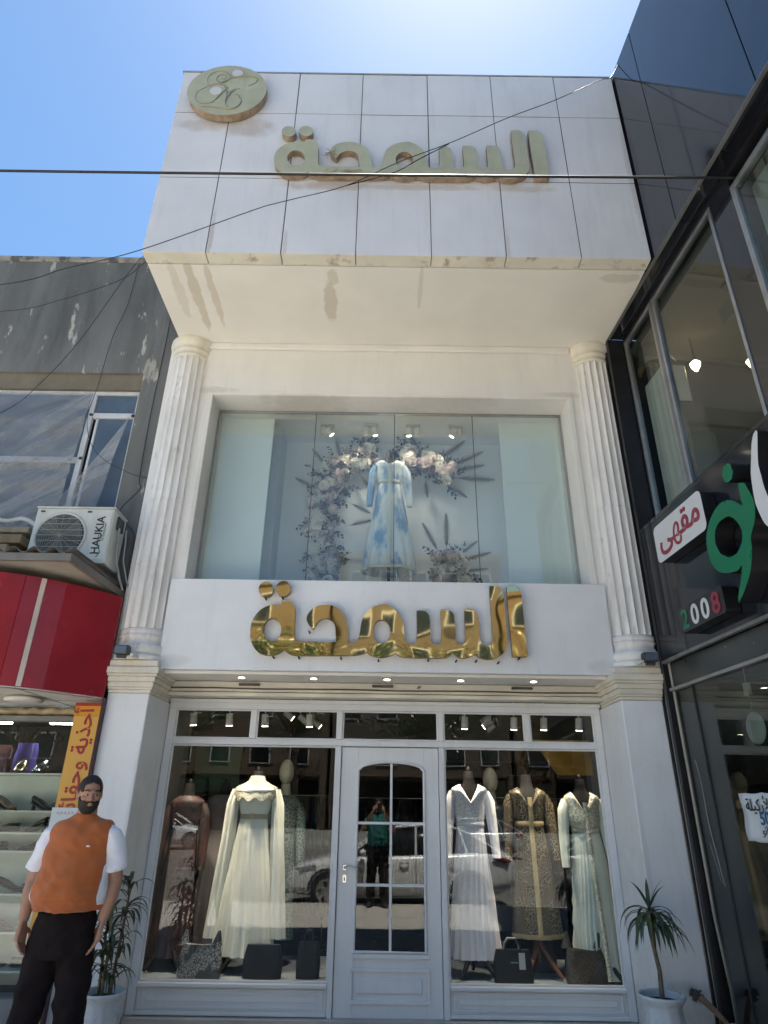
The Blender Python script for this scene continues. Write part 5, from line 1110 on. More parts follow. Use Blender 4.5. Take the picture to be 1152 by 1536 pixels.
# ================================================================== mannequins with dresses
def vor_mat(name, c1, c2, scale=26, edge=0.08, rough=0.35, metal=0.0, c3=None):
    m = mat(name, c1, rough, 0.15, 6); nt = m.node_tree; N = nt.nodes; L = nt.links; b = N['Principled BSDF']
    tc = N.new('ShaderNodeTexCoord'); v = N.new('ShaderNodeTexVoronoi'); v.feature = 'DISTANCE_TO_EDGE'; v.inputs['Scale'].default_value = scale
    nz = N.new('ShaderNodeTexNoise'); nz.inputs['Scale'].default_value = 7; L.new(tc.outputs['Object'], nz.inputs[0])
    mp = N.new('ShaderNodeMix'); mp.data_type = 'RGBA'; mp.blend_type = 'ADD'; mp.inputs[0].default_value = 0.08; L.new(tc.outputs['Object'], mp.inputs[6]); L.new(nz.outputs[1], mp.inputs[7])
    L.new(mp.outputs[2], v.inputs['Vector'])
    r = N.new('ShaderNodeMapRange'); r.inputs[1].default_value = edge * 0.8; r.inputs[2].default_value = edge * 1.3; L.new(v.outputs[0], r.inputs[0])
    src = b.inputs['Base Color'].links[0].from_socket
    mx = N.new('ShaderNodeMix'); mx.data_type = 'RGBA'; L.new(r.outputs[0], mx.inputs[0]); mx.inputs[6].default_value = (*c2, 1); L.new(src, mx.inputs[7]); out = mx.outputs[2]
    if c3:
        n2 = N.new('ShaderNodeTexNoise'); n2.inputs['Scale'].default_value = 9; L.new(tc.outputs['Object'], n2.inputs[0])
        r2 = N.new('ShaderNodeMapRange'); r2.inputs[1].default_value = 0.5; r2.inputs[2].default_value = 0.58; L.new(n2.outputs[0], r2.inputs[0])
        m3 = N.new('ShaderNodeMix'); m3.data_type = 'RGBA'; L.new(r2.outputs[0], m3.inputs[0]); L.new(out, m3.inputs[6]); m3.inputs[7].default_value = (*c3, 1); out = m3.outputs[2]
    L.new(out, b.inputs['Base Color']); b.inputs['Metallic'].default_value = metal
    return m
F = {}
F['mint'] = mat('mint_cream_chiffon', (0.78, 0.80, 0.72), 0.75, 0.05, 2, sheen=0.3)
F['mint2'] = mat('pale_mint_pleats', (0.70, 0.76, 0.68), 0.7, 0.05, 2, sheen=0.3)
F['lav'] = mat('white_lavender_satin', (0.80, 0.80, 0.88), 0.55, 0.05, 2, sheen=0.3)
F['sky'] = mat('pale_blue_brocade', (0.66, 0.74, 0.80), 0.4, 0.10, 3, two=(0.14, 0.30, 0.55), twos=6, twot=(0.46, 0.58), zs=0.4)
F['sheer'] = mat('pale_sheer_trim', (0.50, 0.56, 0.54), 0.6, 0.05, 4)
F['dark'] = mat('dark_brown_black_cloth', (0.022, 0.012, 0.012), 0.6, 0.4, 5, two=(0.05, 0.02, 0.018), twos=6)
F['grey'] = mat('muted_grey_lilac_cloth', (0.16, 0.15, 0.16), 0.7, 0.2, 4)
F['teal'] = vor_mat('dark_teal_lace', (0.03, 0.06, 0.06), (0.14, 0.19, 0.17), 34, 0.10)
F['navy'] = mat('deep_navy_cloth', (0.008, 0.013, 0.028), 0.5, 0.3, 5)
F['snake'] = vor_mat('black_gold_brocade', (0.018, 0.015, 0.013), (0.24, 0.19, 0.11), 40, 0.075, 0.4, 0.1, c3=(0.09, 0.07, 0.045))
F['gold'] = mat('gold_braid_trim', (0.48, 0.37, 0.20), 0.45, 0.15, 20, metal=0.3)
F['sequin'] = vor_mat('sequin_lace', (0.70, 0.68, 0.56), (0.34, 0.33, 0.28), 40, 0.09, 0.25, 0.3)
F['belt'] = mat('beige_sash', (0.42, 0.39, 0.30), 0.5, 0.1, 20)
F['lav_em'] = vor_mat('lavender_embroidery', (0.78, 0.78, 0.84), (0.50, 0.50, 0.58), 36, 0.06, 0.4)
M['torso_black'] = mat('black_mannequin_cover', (0.008, 0.008, 0.009), 0.7, spec=0.2)
M['torso_cream'] = mat('cream_mannequin', (0.50, 0.47, 0.37), 0.3)
M['wood_red'] = mat('reddish_wood', (0.15, 0.065, 0.03), 0.45, 0.3, 12)
def mannequin(label, x, y, z0, prof, fab, sleeves='straight', seed=0, nfold=13, top=None, neck_v=0.0, torso='torso_black', bodice=None, head=False, stand='black', belt=True, trim=None, sy=0.62, centre=None, hem_trim=None, lean=0.0):
    """prof: dict of heights above the floor and half widths"""
    rnd = random.Random(seed); t = thing('dressed_mannequin', label, 'mannequin', (x, y, z0))
    zs, zw, zh = prof['zs'], prof['zw'], prof['zh']; ws, wb, ww, wh = prof['ws'], prof['wb'], prof['ww'], prof['wh']
    ph = [rnd.uniform(0, 6.28) for _ in range(4)]
    def fold(a): return 0.9 * (0.55 - abs(math.sin(nfold * a / 2 + ph[0] + 0.5 * math.sin(3 * a + ph[2])))) + 0.25 * math.cos((nfold + 4) * a + ph[1]) + 0.22 * math.cos(5 * a + ph[2])
    n = 108
    def ringf(z, a, b, amp, lower=0.0, ox=0.0):
        r = []
        for j in range(n):
            th = 2 * PI * j / n; f = 1 + amp * fold(th + 0.15 * math.sin(z * 3 + ph[3])); X = a * math.cos(th) * f; Y = b * math.sin(th) * f
            zz = z
            if lower and Y < 0: zz -= lower * max(0.0, 1 - abs(X) / (0.092)) ** 1.0
            r.append((x + X + ox + lean * (zs - z), y + Y, z0 + zz))
        return r
    sk = [ringf(zh + (zw - zh) * s, ww + (wh - ww) * (1 - s) ** prof.get('pw', 0.9), (ww + (wh - ww) * (1 - s) ** 0.9) * sy, prof.get('amp', 0.10) * (1 - s) ** 0.6, ) for s in [k / 14 for k in range(15)]]
    MB().loft(sk, ca=False, cb=False).build('skirt', fab, t)
    zm_, zt_ = zw + (zs - zw) * 0.40, zs + 0.032
    def lw_(z): return neck_v * max(0.0, (z - zm_) / (zt_ - zm_))
    bod = [(zw, ww, 0), (zw + (zs - zw) * 0.25, ww + (wb - ww) * 0.7, 0.0), (zw + (zs - zw) * 0.45, wb, 0), (zw + (zs - zw) * 0.7, wb * 1.0, 0), (zw + (zs - zw) * 0.88, ws * 0.98, 0), (zs - 0.005, ws * 0.90, neck_v * 0.2), (zs + 0.018, ws * 0.66, neck_v * 0.7), (zs + 0.032, 0.088, neck_v * 1.2)]
    rings = [ringf(z, a, min(a * 0.68, 0.125) if i < 5 else (0.100, 0.084, 0.068)[i - 5], 0.014, lw_(z)) for i, (z, a, lw) in enumerate(bod)]
    MB().loft(rings, ca=False, cb=False).build('bodice', bodice or fab, t)
    tb = [(zw * 0.999, ww * 0.9, ww * 0.58), (zs - 0.12, wb * 0.90, 0.095), (zs - 0.02, ws * 0.75, 0.07), (zs + 0.03, 0.062, 0.055), (zs + 0.075, 0.052, 0.052), (zs + 0.12, 0.048, 0.05), (zs + 0.145, 0.045, 0.045)]
    m_ = MB().loft([[(x + a * math.cos(2 * PI * j / 24), y + b * math.sin(2 * PI * j / 24), z0 + z) for j in range(24)] for z, a, b in tb])
    if head: m_.ball((x, y - 0.01, z0 + zs + 0.25), (0.075, 0.092, 0.125), 20, 14)
    else: m_.ball((x, y, z0 + zs + 0.16), (0.018, 0.018, 0.03), 10, 6)
    m_.build('mannequin_torso', M[torso], t)
    st_ = MB(); sm = M['wood_red'] if stand == 'wood' else M['torso_black']
    st_.tube([(x, y, z0 + 0.10), (x, y, z0 + zw)], 0.018, 10)
    for k in range(3 if stand != 'base' else 0):
        a = -PI / 2 + (0.55 if k == 0 else -0.55 if k == 1 else PI)
        st_.tube([(x, y, z0 + 0.30), (x + 0.07 * math.cos(a), y + 0.07 * math.sin(a), z0 + 0.20), (x + 0.16 * math.cos(a) * 1.3, y + 0.16 * math.sin(a), z0 + 0.08), (x + 0.30 * math.cos(a), y + 0.20 * math.sin(a), z0 + 0.018)], [0.02, 0.022, 0.02, 0.016], 8)
    if stand == 'base': st_.lathe([(0.14, 0.001), (0.14, 0.012), (0.03, 0.03), (0.02, 0.12)], (x, y, z0), 24)
    st_.build('stand', sm, t)
    if belt:
        rg = [ringf(zw + dz, ww * k, ww * 0.68 * k, 0.0) for dz, k in ((-0.022, 1.02), (-0.018, 1.07), (0.018, 1.07), (0.022, 1.02))]
        MB().loft(rg, ca=False, cb=False).build('belt', trim or F['belt'], t)
        MB().box(x - 0.02, x + 0.02, y - ww * 0.68 * 1.1 - 0.008, y - ww * 0.68 * 1.05, z0 + zw - 0.024, z0 + zw + 0.024).build('buckle', trim or F['gold'], t, 0.004)
    for s in (-1, 1):
        if sleeves == 'straight' or sleeves == 'lace':
            P = [(x + s * (ws * 0.80), y, z0 + zs - 0.03), (x + s * (ws + 0.000), y, z0 + zs - 0.12), (x + s * (ws + 0.022), y - 0.01, z0 + zs - 0.32), (x + s * (ws + 0.035), y - 0.04, z0 + zs - 0.50), (x + s * (ws + 0.04), y - 0.06, z0 + zs - 0.60)]
            R__ = [0.045, 0.055, 0.046, 0.040, 0.036]
        elif sleeves == 'cape':
            P = [(x + s * (ws * 0.86), y, z0 + zs - 0.02), (x + s * (ws + 0.005), y, z0 + zs - 0.15), (x + s * (ws + 0.02), y + 0.01, z0 + zs - 0.45), (x + s * (ws + 0.045), y + 0.02, z0 + zs - 0.8), (x + s * (ws + 0.075), y + 0.02, z0 + zh + 0.12)]
            R__ = [0.045, 0.052, 0.056, 0.066, 0.075]
        else: continue
        # resample with folds
        Q = []; RR = []
        for i in range(len(P) - 1):
            for k in range(4):
                u = k / 4; Q.append(Vector(P[i]).lerp(Vector(P[i + 1]), u)); RR.append((R__[i] + (R__[i + 1] - R__[i]) * u))
        Q.append(Vector(P[-1])); RR.append(R__[-1]); rings = []
        for q, r in zip(Q, RR):
            amp = 0.22 if sleeves == 'cape' else 0.06
            rings.append([(q.x + r * math.cos(2 * PI * j / 32) * (1 + amp * math.cos(2 * PI * j / 32 * 7 + s)), q.y + r * 0.8 * math.sin(2 * PI * j / 32) * (1 + amp * math.cos(2 * PI * j / 32 * 6 + 1)), q.z) for j in range(32)])
        MB().loft(rings, ca=True, cb=True).build('sleeve', (bodice if sleeves == 'lace' and bodice else fab), t)
    if centre:      # embroidered placket down the front
        rows = []
        for k in range(20):
            s = k / 19; z = zs - 0.06 + (zh + 0.01 - zs + 0.06) * s
            if z > zw: w_ = wb * 0.68
            else: w_ = (ww + (wh - ww) * ((zw - z) / (zw - zh)) ** 0.9) * sy * 1.06
            w_ = min(w_, 0.128) if z > zw else w_
            xx = x + lean * (zs - z)
            rows.append([(xx - 0.022, y - w_ - 0.006, z0 + z), (xx - 0.006, y - w_ - 0.014, z0 + z), (xx + 0.006, y - w_ - 0.014, z0 + z), (xx + 0.022, y - w_ - 0.006, z0 + z)])
        MB().loft(rows, closed=False, ca=False, cb=False).build('front_braid', centre, t)
    if neck_v > 0.5:
        for s in (-1, 1):
            MB().tube([(x + s * 0.085, y - 0.01, z0 + zs + 0.036), (x + s * 0.07, y - 0.062, z0 + zs + 0.0), (x + s * 0.04, y - 0.105, z0 + zs - neck_v * 0.55), (x, y - 0.128, z0 + zs - neck_v * 1.15)], 0.008, 6).build('neck_trim', trim or F['belt'], t)
    if hem_trim:
        MB().loft([ringf(zh + dz, wh * k, wh * sy * k, prof.get('amp', 0.10)) for dz, k in ((-0.012, 1.0), (-0.005, 1.02), (0.025, 1.01))], ca=False, cb=False).build('hem_trim', hem_trim, t)
    return t
FL = 0.286
mannequin('mint cream chiffon gown with floor length cape sleeves and sequined shoulders', -1.21, 6.80, FL, dict(zs=1.50, zw=1.24, zh=0.13, ws=0.215, wb=0.155, ww=0.125, wh=0.25, amp=0.30), F['mint'], 'cape', 3, 18, neck_v=0.0, bodice=None)
t_ = [o for o in bpy.data.objects if o.name.startswith('dressed_mannequin')][-1]
yk = MB(); n = 40
rg = []
for (z, a, b) in ((1.40, 0.195, 0.128), (1.44, 0.206, 0.118), (1.47, 0.208, 0.104), (1.50, 0.196, 0.090), (1.525, 0.135, 0.082), (1.555, 0.082, 0.072), (1.60, 0.066, 0.062)):
    rg.append([(-1.21 + a * 1.03 * math.cos(2 * PI * j / n), 6.80 + b * 1.06 * math.sin(2 * PI * j / n) , FL + z - (0.03 if z < 1.45 and j % 4 < 2 else 0)) for j in range(n)])
yk.loft(rg, ca=False, cb=False).build('sequin_yoke', F['sequin'], t_)
mannequin('dark brown gown at the far left of the window', -1.88, 6.86, FL, dict(zs=1.38, zw=1.10, zh=0.10, ws=0.17, wb=0.15, ww=0.125, wh=0.20, amp=0.10), F['dark'], 'straight', 4, 11, belt=False)
mannequin('muted grey lilac gown half hidden left of the mint gown', -1.62, 7.25, FL, dict(zs=1.40, zw=1.12, zh=0.15, ws=0.17, wb=0.15, ww=0.12, wh=0.22, amp=0.14), F['grey'], 'straight', 5, 12, belt=False)
mannequin('cream headed mannequin in dark teal lace right of the mint gown', -0.97, 7.12, FL, dict(zs=1.40, zw=1.10, zh=0.20, ws=0.16, wb=0.14, ww=0.115, wh=0.17, amp=0.06), F['teal'], 'straight', 6, 9, torso='torso_cream', head=True, belt=False, stand='base')
mannequin('white lavender satin gown with open collar beside the door', 0.865, 6.74, FL, dict(zs=1.52, zw=1.20, zh=0.14, ws=0.185, wb=0.15, ww=0.125, wh=0.22, amp=0.26), F['lav'], 'straight', 7, 20, neck_v=0.15, bodice=F['lav_em'], trim=F['lav'])
mannequin('cream headed mannequin in a plain navy dress behind the other gowns', 1.13, 7.08, FL, dict(zs=1.35, zw=1.06, zh=0.30, ws=0.15, wb=0.14, ww=0.12, wh=0.16, amp=0.05), F['navy'], 'none', 8, 9, torso='torso_cream', head=True, belt=False, stand='base')
mannequin('black and gold brocade kaftan with gold braid on a wooden tripod', 1.44, 6.80, FL, dict(zs=1.50, zw=1.21, zh=0.30, ws=0.19, wb=0.155, ww=0.13, wh=0.225, amp=0.10), F['snake'], 'lace', 9, 9, neck_v=0.18, bodice=F['snake'], stand='wood', trim=F['gold'], centre=F['gold'], hem_trim=F['gold'])
mannequin('pale mint pleated gown with lace bodice at the right end of the window', 1.925, 6.66, FL, dict(zs=1.46, zw=1.16, zh=0.02, ws=0.175, wb=0.155, ww=0.122, wh=0.235, amp=0.20, pw=0.8), F['mint2'], 'straight', 10, 32, neck_v=0.17, bodice=F['sequin'], centre=F['sequin'], lean=0.03)
mannequin('pale blue brocade coat dress displayed in the upper window', 0.062, 6.74, 3.60, dict(zs=1.80, zw=1.53, zh=0.42, ws=0.195, wb=0.16, ww=0.125, wh=0.31, amp=0.12, pw=0.95), F['sky'], 'straight', 11, 10, neck_v=0.08, trim=F['sheer'], centre=F['sheer'], hem_trim=F['sheer'])

# ================================================================== handbags
def bag(label, x, y, z, w, h, d, m, handle=True, tote=False, tagm=False, slouch=0.0, rz=0.0):
    t = thing('handbag', label, 'handbag', (0, 0, 0)); rings = []
    for k in range(9):
        s = k / 8; ww = w * (1 - 0.14 * s) * (1 + 0.10 * math.sin(s * PI)); dd = d * (1 - 0.55 * s)
        rr = []
        for j in range(28):
            a = 2 * PI * j / 28; c, s2 = math.cos(a), math.sin(a)
            X = ww / 2 * abs(c) ** 0.55 * (1 if c > 0 else -1); Y = dd / 2 * abs(s2) ** 0.6 * (1 if s2 > 0 else -1)
            zz = h * s - (slouch * h * (1 - (X / (w / 2)) ** 2) * s ** 2)
            rr.append((X, Y, zz))
        rings.append(rr)
    MB().loft(rings).build('bag_body', m, t, 0.004)
    if handle:
        for s in (-1, 1):
            MB().tube([(-w * 0.2, s * d * 0.2, h * 0.93), (-w * 0.19, s * d * 0.22, h * 1.15), (-w * 0.1, s * d * 0.2, h * 1.33), (w * 0.1, s * d * 0.2, h * 1.33), (w * 0.19, s * d * 0.22, h * 1.15), (w * 0.2, s * d * 0.2, h * 0.93)], 0.008, 6).build('handle', m if not tagm else M['grey_cable'] if s > 0 else m, t)
    if tote:
        for s in (-1, 1):
            MB().loft([[(s * w * 0.40 + dx * (1 - u * 0.8), dy, h * (0.9 + 0.42 * u)) for dx, dy in ((-0.06, -0.015), (0.03, -0.015), (0.03, 0.015), (-0.06, 0.015))] for u in (0, 0.3, 0.6, 1.0)]).build('strap_end', m, t)
    if tagm:
        MB().box(w * 0.12, w * 0.28, -d * 0.50 - 0.004, -d * 0.50 - 0.002, h * 0.45, h * 0.95).build('price_tag', M['white_sign'], t)
        MB().box(-w * 0.08, w * 0.1, -d * 0.42, -d * 0.38, h * 0.62, h * 0.66).build('metal_plate', M['steel'], t)
    t.location = (x, y, z); t.rotation_euler = (0, 0, rz)
    return t
py_g = vor_mat('grey_snakeskin', (0.30, 0.32, 0.33), (0.05, 0.05, 0.055), 45, 0.10, 0.3, c3=(0.04, 0.05, 0.06)); py_b = vor_mat('brown_snakeskin', (0.11, 0.085, 0.065), (0.03, 0.025, 0.02), 45, 0.10, 0.3, c3=(0.04, 0.032, 0.03))
bk = mat('black_handbag_leather', (0.008, 0.009, 0.012), 0.45, spec=0.3)
bag('grey snakeskin slouchy tote on the left of the display floor', -1.52, 6.56, FL, 0.36, 0.26, 0.15, py_g, False, True, slouch=0.1)
bag('black handbag lying below the mint cream gown', -0.99, 6.60, FL, 0.33, 0.24, 0.13, bk, False)
bag('black handbag close to the door in the left window', -0.60, 6.62, FL, 0.20, 0.26, 0.13, bk, True)
bag('structured black handbag with white price tag and short handles', 1.16, 6.56, FL, 0.33, 0.235, 0.15, bk, True, tagm=True)
bag('brown snakeskin slouchy bag below the pale mint gown', 1.78, 6.55, FL, 0.34, 0.28, 0.15, py_b, False, True, slouch=0.22)
bag('small dark handbag behind the brown snakeskin bag', 1.52, 6.98, FL, 0.22, 0.30, 0.12, F['navy'], True)

# ================================================================== stock deeper in the shop
NTH = ('first second third fourth fifth sixth seventh eighth ninth tenth eleventh twelfth thirteenth fourteenth fifteenth sixteenth seventeenth eighteenth nineteenth twentieth twenty-first twenty-second twenty-third twenty-fourth twenty-fifth twenty-sixth twenty-seventh twenty-eighth twenty-ninth thirtieth').split()
def rack(x, y, w, label, seed, cols):
    rnd = random.Random(seed); t = thing('garment_rack', label, 'rack', (x, y, 0.075))
    MB().tube([(x - w / 2, y, 0.08), (x - w / 2, y, 1.75), (x + w / 2, y, 1.75), (x + w / 2, y, 0.08)], 0.014, 8).build('rail', M['steel'], t)
    for sx in (-1, 1): MB().tube([(x + sx * w / 2, y - 0.25, 0.09), (x + sx * w / 2, y + 0.25, 0.09)], 0.014, 8).build('foot', M['steel'], t)
    gm = [mat('rack_cloth', c, 0.8, 0.3, 6) for c in cols]; n = int(w / 0.085)
    for k in range(n):
        xx = x - w / 2 + 0.06 + k * (w - 0.12) / max(1, n - 1); L_ = rnd.uniform(0.75, 1.25); rings = []
        for i in range(6):
            s = i / 5; hw = 0.03 if s > 0 else 0.012; hd = (0.06 if i == 0 else 0.20 + 0.03 * s)
            rings.append([(hw * math.cos(2 * PI * j / 12) * (1 + 0.3 * math.sin(j * 3 + i)), hd * math.sin(2 * PI * j / 12), -0.06 - L_ * s if i else -0.03) for j in range(12)])
        o = MB().loft(rings).build('hanging_garment', rnd.choice(gm)); o.location = (xx, y, 1.75); o.rotation_euler = (0, 0, rnd.uniform(-0.15, 0.15) + (PI / 2 if rnd.random() < 0.12 else 0))
        tag(o, f'long garment, {NTH[k]} from the left on the ' + label.split(' with ')[0], 'garment', 'garments on the ' + label.split(' with ')[0])
rack(-1.6, 9.3, 1.8, 'left steel rack with dark garments', 1, [(0.02, 0.02, 0.03), (0.05, 0.03, 0.03), (0.03, 0.05, 0.08), (0.16, 0.07, 0.03)])
rack(-0.75, 8.3, 0.9, 'middle steel rack with blue garments', 4, [(0.02, 0.035, 0.08), (0.02, 0.02, 0.03), (0.12, 0.11, 0.10)])
rack(1.6, 8.8, 1.7, 'right steel rack with mixed garments', 2, [(0.02, 0.02, 0.02), (0.08, 0.07, 0.06), (0.12, 0.02, 0.02), (0.14, 0.13, 0.12)])
rack(0.1, 10.8, 2.4, 'rear steel rack with dark garments', 3, [(0.04, 0.036, 0.033), (0.025, 0.025, 0.03), (0.035, 0.028, 0.02), (0.01, 0.01, 0.015)])
t = thing('shelf_unit', 'dim wall shelf with folded goods at the back of the shop', 'shelf', (1.6, 11.4, 0.1))
for k in range(5): bx('shelf', mat('dim_shelf_board', (0.16, 0.14, 0.11), 0.6), t, 0.6, 2.8, 11.1, 11.59, 0.5 + 0.45 * k, 0.53 + 0.45 * k)
rnd = random.Random(5)
for k in range(5):
    for i in range(6):
        x = 0.75 + 0.34 * i; c = rnd.choice([(0.2, 0.18, 0.14), (0.06, 0.06, 0.07), (0.25, 0.06, 0.04), (0.12, 0.13, 0.16), (0.3, 0.28, 0.22)])
        o = MB().box(x, x + rnd.uniform(0.16, 0.26), 11.15, 11.4, 0.531 + 0.45 * k, 0.531 + 0.45 * k + rnd.uniform(0.10, 0.28)).build('goods_box', mat('goods', c, 0.7), None, 0.01, loc=(x, 11.2, 0.53 + 0.45 * k))
        tag(o, f'folded goods, {NTH[i]} from the left on the {NTH[k]} board of the dim back shelf', 'goods', 'goods on the back shelf')
o = bx('green_panel', mat('dark_green_panel', (0.01, 0.07, 0.035), 0.5), None, -2.05, -1.55, 7.56, 7.60, 1.75, 2.30, loc=(-1.8, 7.6, 1.75)); tag(o, 'dark green hanging panel behind the left gowns', 'panel')
o = bx('orange_garment', mat('orange_cloth', (0.34, 0.12, 0.04), 0.8, 0.3, 8), None, -1.78, -1.52, 7.44, 7.54, 1.35, 1.72, 0.05, loc=(-1.65, 7.5, 1.35)); tag(o, 'orange garment bundle behind the dark gown', 'garment')
q = MB()
rows = [[(1.92 - 0.06 * k, 7.42 + 0.03 * math.sin(j * 2 + k), 1.96 + 0.09 * k) if j == 0 else (1.92 + 0.07 * j + 0.02 * k * (1 if j > 3 else -1), 7.42 + 0.03 * math.sin(j * 2 + k), 1.96 + 0.09 * k) for j in range(7)] for k in range(5)]
q.loft(rows, closed=False, ca=False, cb=False)
o = q.build('yellow_cloth', mat('mustard_cloth', (0.36, 0.20, 0.02), 0.8, 0.2, 6), loc=(2.0, 7.42, 1.96)); tag(o, 'mustard yellow cloth hanging behind the right gown', 'garment')

# ================================================================== flower arrangements
def petal_mesh(name, m, kind):
    b = MB(); rnd = random.Random(hash(kind) % 97 if False else len(kind))
    if kind == 'rose':
        for ring, (r0, r1, z1, n, tilt) in enumerate(((0.004, 0.016, 0.034, 4, 0.2), (0.010, 0.030, 0.030, 6, 0.5), (0.016, 0.045, 0.018, 7, 0.9))):
            for k in range(n):
                a = 2 * PI * k / n + ring * 0.5; w = 1.5 * PI / n
                P = []
                for i, (r, z) in enumerate(((r0, 0), ((r0 + r1) / 2 * 1.15, z1 * 0.7), (r1, z1))):
                    for d in (-w * (0.5 if i == 0 else 1 if i == 1 else 0.7), 0, w * (0.5 if i == 0 else 1 if i == 1 else 0.7)):
                        P.append(((r + (0.003 if d == 0 else 0)) * math.cos(a + d), (r + (0.003 if d == 0 else 0)) * math.sin(a + d), z - (0.004 if d else 0)))
                b.add(P, [(0, 1, 4, 3), (1, 2, 5, 4), (3, 4, 7, 6), (4, 5, 8, 7)], True)
    elif kind == 'cluster':
        for k in range(46):
            t_ = math.acos(1 - 1.4 * (k + 0.5) / 46); a = k * 2.399; d = Vector((math.sin(t_) * math.cos(a), math.sin(t_) * math.sin(a), math.cos(t_)))
            c = d * 0.05; u = d.cross(Vector((0.3, 0.9, 0.2))).normalized(); w = d.cross(u)
            for q in range(4):
                e1 = (u * math.cos(q * PI / 2 + k) + w * math.sin(q * PI / 2 + k)) * 0.013; e2 = (u * math.cos(q * PI / 2 + k + 0.8) + w * math.sin(q * PI / 2 + k + 0.8)) * 0.013
                b.add([c, c + e1 + d * 0.003, c + e1 * 0.8 + e2 * 0.8 + d * 0.004, c + e2 + d * 0.003], [(0, 1, 2, 3)])
    elif kind == 'sprig':
        b.tube([(0, 0, 0), (0.01, 0, 0.09), (0, 0.01, 0.18)], [0.003, 0.002, 0.001], 5)
        for k in range(11):
            z = 0.02 + 0.015 * k; a = k * 2.4; L_ = 0.055 * (1 - k / 20); d = Vector((math.cos(a), math.sin(a), 0.6)).normalized(); s = d.cross(Vector((0, 0, 1))).normalized()
            c = Vector((0, 0, z)); b.add([c, c + d * L_ * 0.5 + s * 0.015, c + d * L_, c + d * L_ * 0.5 - s * 0.015], [(0, 1, 2, 3)])
    elif kind == 'plume':
        for k in range(120):
            z = 0.02 + 0.30 * k / 120; a = k * 2.4; w = 0.055 * math.sin(PI * min(1, (k + 8) / 128)) + 0.006
            d = Vector((math.cos(a) * w, math.sin(a) * w, 0.045)); s = Vector((-math.sin(a), math.cos(a), 0)) * 0.008; c = Vector((0, 0, z))
            b.add([c - s, c + s, c + d], [(0, 1, 2)])
        b.tube([(0, 0, -0.05), (0, 0, 0.30)], [0.003, 0.001], 5)
    o = b.build(name, m); me = o.data; bpy.data.objects.remove(o); return me
fm = dict(white=mat('white_petals', (0.82, 0.79, 0.74), 0.7, 0.08), blush=mat('blush_petals', (0.60, 0.48, 0.48), 0.7, 0.12), mauve=mat('mauve_petals', (0.26, 0.20, 0.25), 0.7, 0.2), leafy=mat('dusty_blue_green_leaves', (0.03, 0.045, 0.05), 0.6, 0.3), dusky=mat('dusky_purple_leaves', (0.09, 0.06, 0.08), 0.7, 0.3), plume=mat('dusty_mauve_plume', (0.27, 0.22, 0.24), 0.9, 0.2))
FM = {('rose', c): petal_mesh('flower', fm[c], 'rose') for c in ('white', 'blush', 'mauve')}
FM.update({('cluster', c): petal_mesh('flower', fm[c], 'cluster') for c in ('white', 'blush', 'mauve')})
FM.update({('sprig', c): petal_mesh('leaf_sprig', fm[c], 'sprig') for c in ('leafy', 'dusky')}); FM[('plume', 'plume')] = petal_mesh('plume', fm['plume'], 'plume')
def arrangement(label, path, wid, nf, nl, npl, seed, plumes=()):
    rnd = random.Random(seed); c0 = Vector((path[0][0], 6.98, path[0][1])); t = thing('flower_arrangement', label, 'flowers', tuple(c0))
    def at():
        s = rnd.random() * (len(path) - 1); i = int(s); u = s - i
        a, b = Vector(path[i]), Vector(path[i + 1]); p = a.lerp(b, u); n_ = Vector((-(b - a).y, (b - a).x)).normalized() * rnd.uniform(-1, 1) * wid
        return p + n_
    def put(key, name, sc, out):
        p = at(); o = bpy.data.objects.new(name, FM[key]); COL.objects.link(o); o.parent = t
        o.location = Vector((p.x, 6.98 - out, p.y)) - c0
        d = Vector((rnd.uniform(-0.6, 0.6), -1, rnd.uniform(-0.7, 0.5))) if name == 'flower' else Vector((rnd.uniform(-1, 1), -0.35, rnd.uniform(-1, 1)))
        o.rotation_euler = d.to_track_quat('Z', 'Y').to_euler(); o.scale = (sc, sc, sc)
    for k in range(nl): put(('sprig', rnd.choice(['leafy', 'leafy', 'dusky'])), 'leaf_sprig', rnd.uniform(1.0, 1.6), rnd.uniform(0.0, 0.06))
    for k in range(nf): put((rnd.choice(['rose', 'rose', 'cluster']), rnd.choice(['white', 'white', 'white', 'blush', 'mauve'])), 'flower', rnd.uniform(0.9, 1.55), rnd.uniform(0.05, 0.14))
    for (x, z, dx, dz, s) in plumes:
        o = bpy.data.objects.new('plume', FM[('plume', 'plume')]); COL.objects.link(o); o.parent = t; o.location = Vector((x, 6.93, z)) - c0
        o.rotation_euler = Vector((dx, -0.15, dz)).to_track_quat('Z', 'Y').to_euler(); o.scale = (s, s, s)
arrangement('tall arch of white and blush flowers left of the blue dress', [(-0.72, 3.62), (-0.70, 4.1), (-0.76, 4.6), (-0.72, 5.0), (-0.62, 5.35), (-0.38, 5.56), (-0.12, 5.62)], 0.15, 175, 150, 0, 1,
            [(-0.55, 5.55, -0.25, 1, 0.9), (-0.72, 5.45, -0.8, 1, 0.9), (-0.30, 5.62, 0.1, 1, 0.85), (-0.85, 5.15, -1, 0.5, 0.8), (-0.42, 4.66, 1, 0.2, 0.9), (-0.40, 4.95, 1, -0.6, 0.8), (-0.30, 5.35, 0.6, -1, 0.8)])
arrangement('spray of mauve flowers and plumes right of the blue dress', [(0.22, 5.60), (0.45, 5.55), (0.65, 5.45), (0.85, 5.35)], 0.13, 60, 65, 0, 2,
            [(0.45, 5.65, -0.5, 1, 0.8), (0.70, 5.60, 1, 0.75, 1.1), (0.85, 5.50, 1, 0.45, 1.2), (0.90, 5.32, 1, -0.12, 1.3), (0.72, 5.28, 0.9, -0.8, 1.1), (0.5, 5.3, 0.1, -1, 0.8), (0.86, 5.42, 1, 0.15, 1.1)])
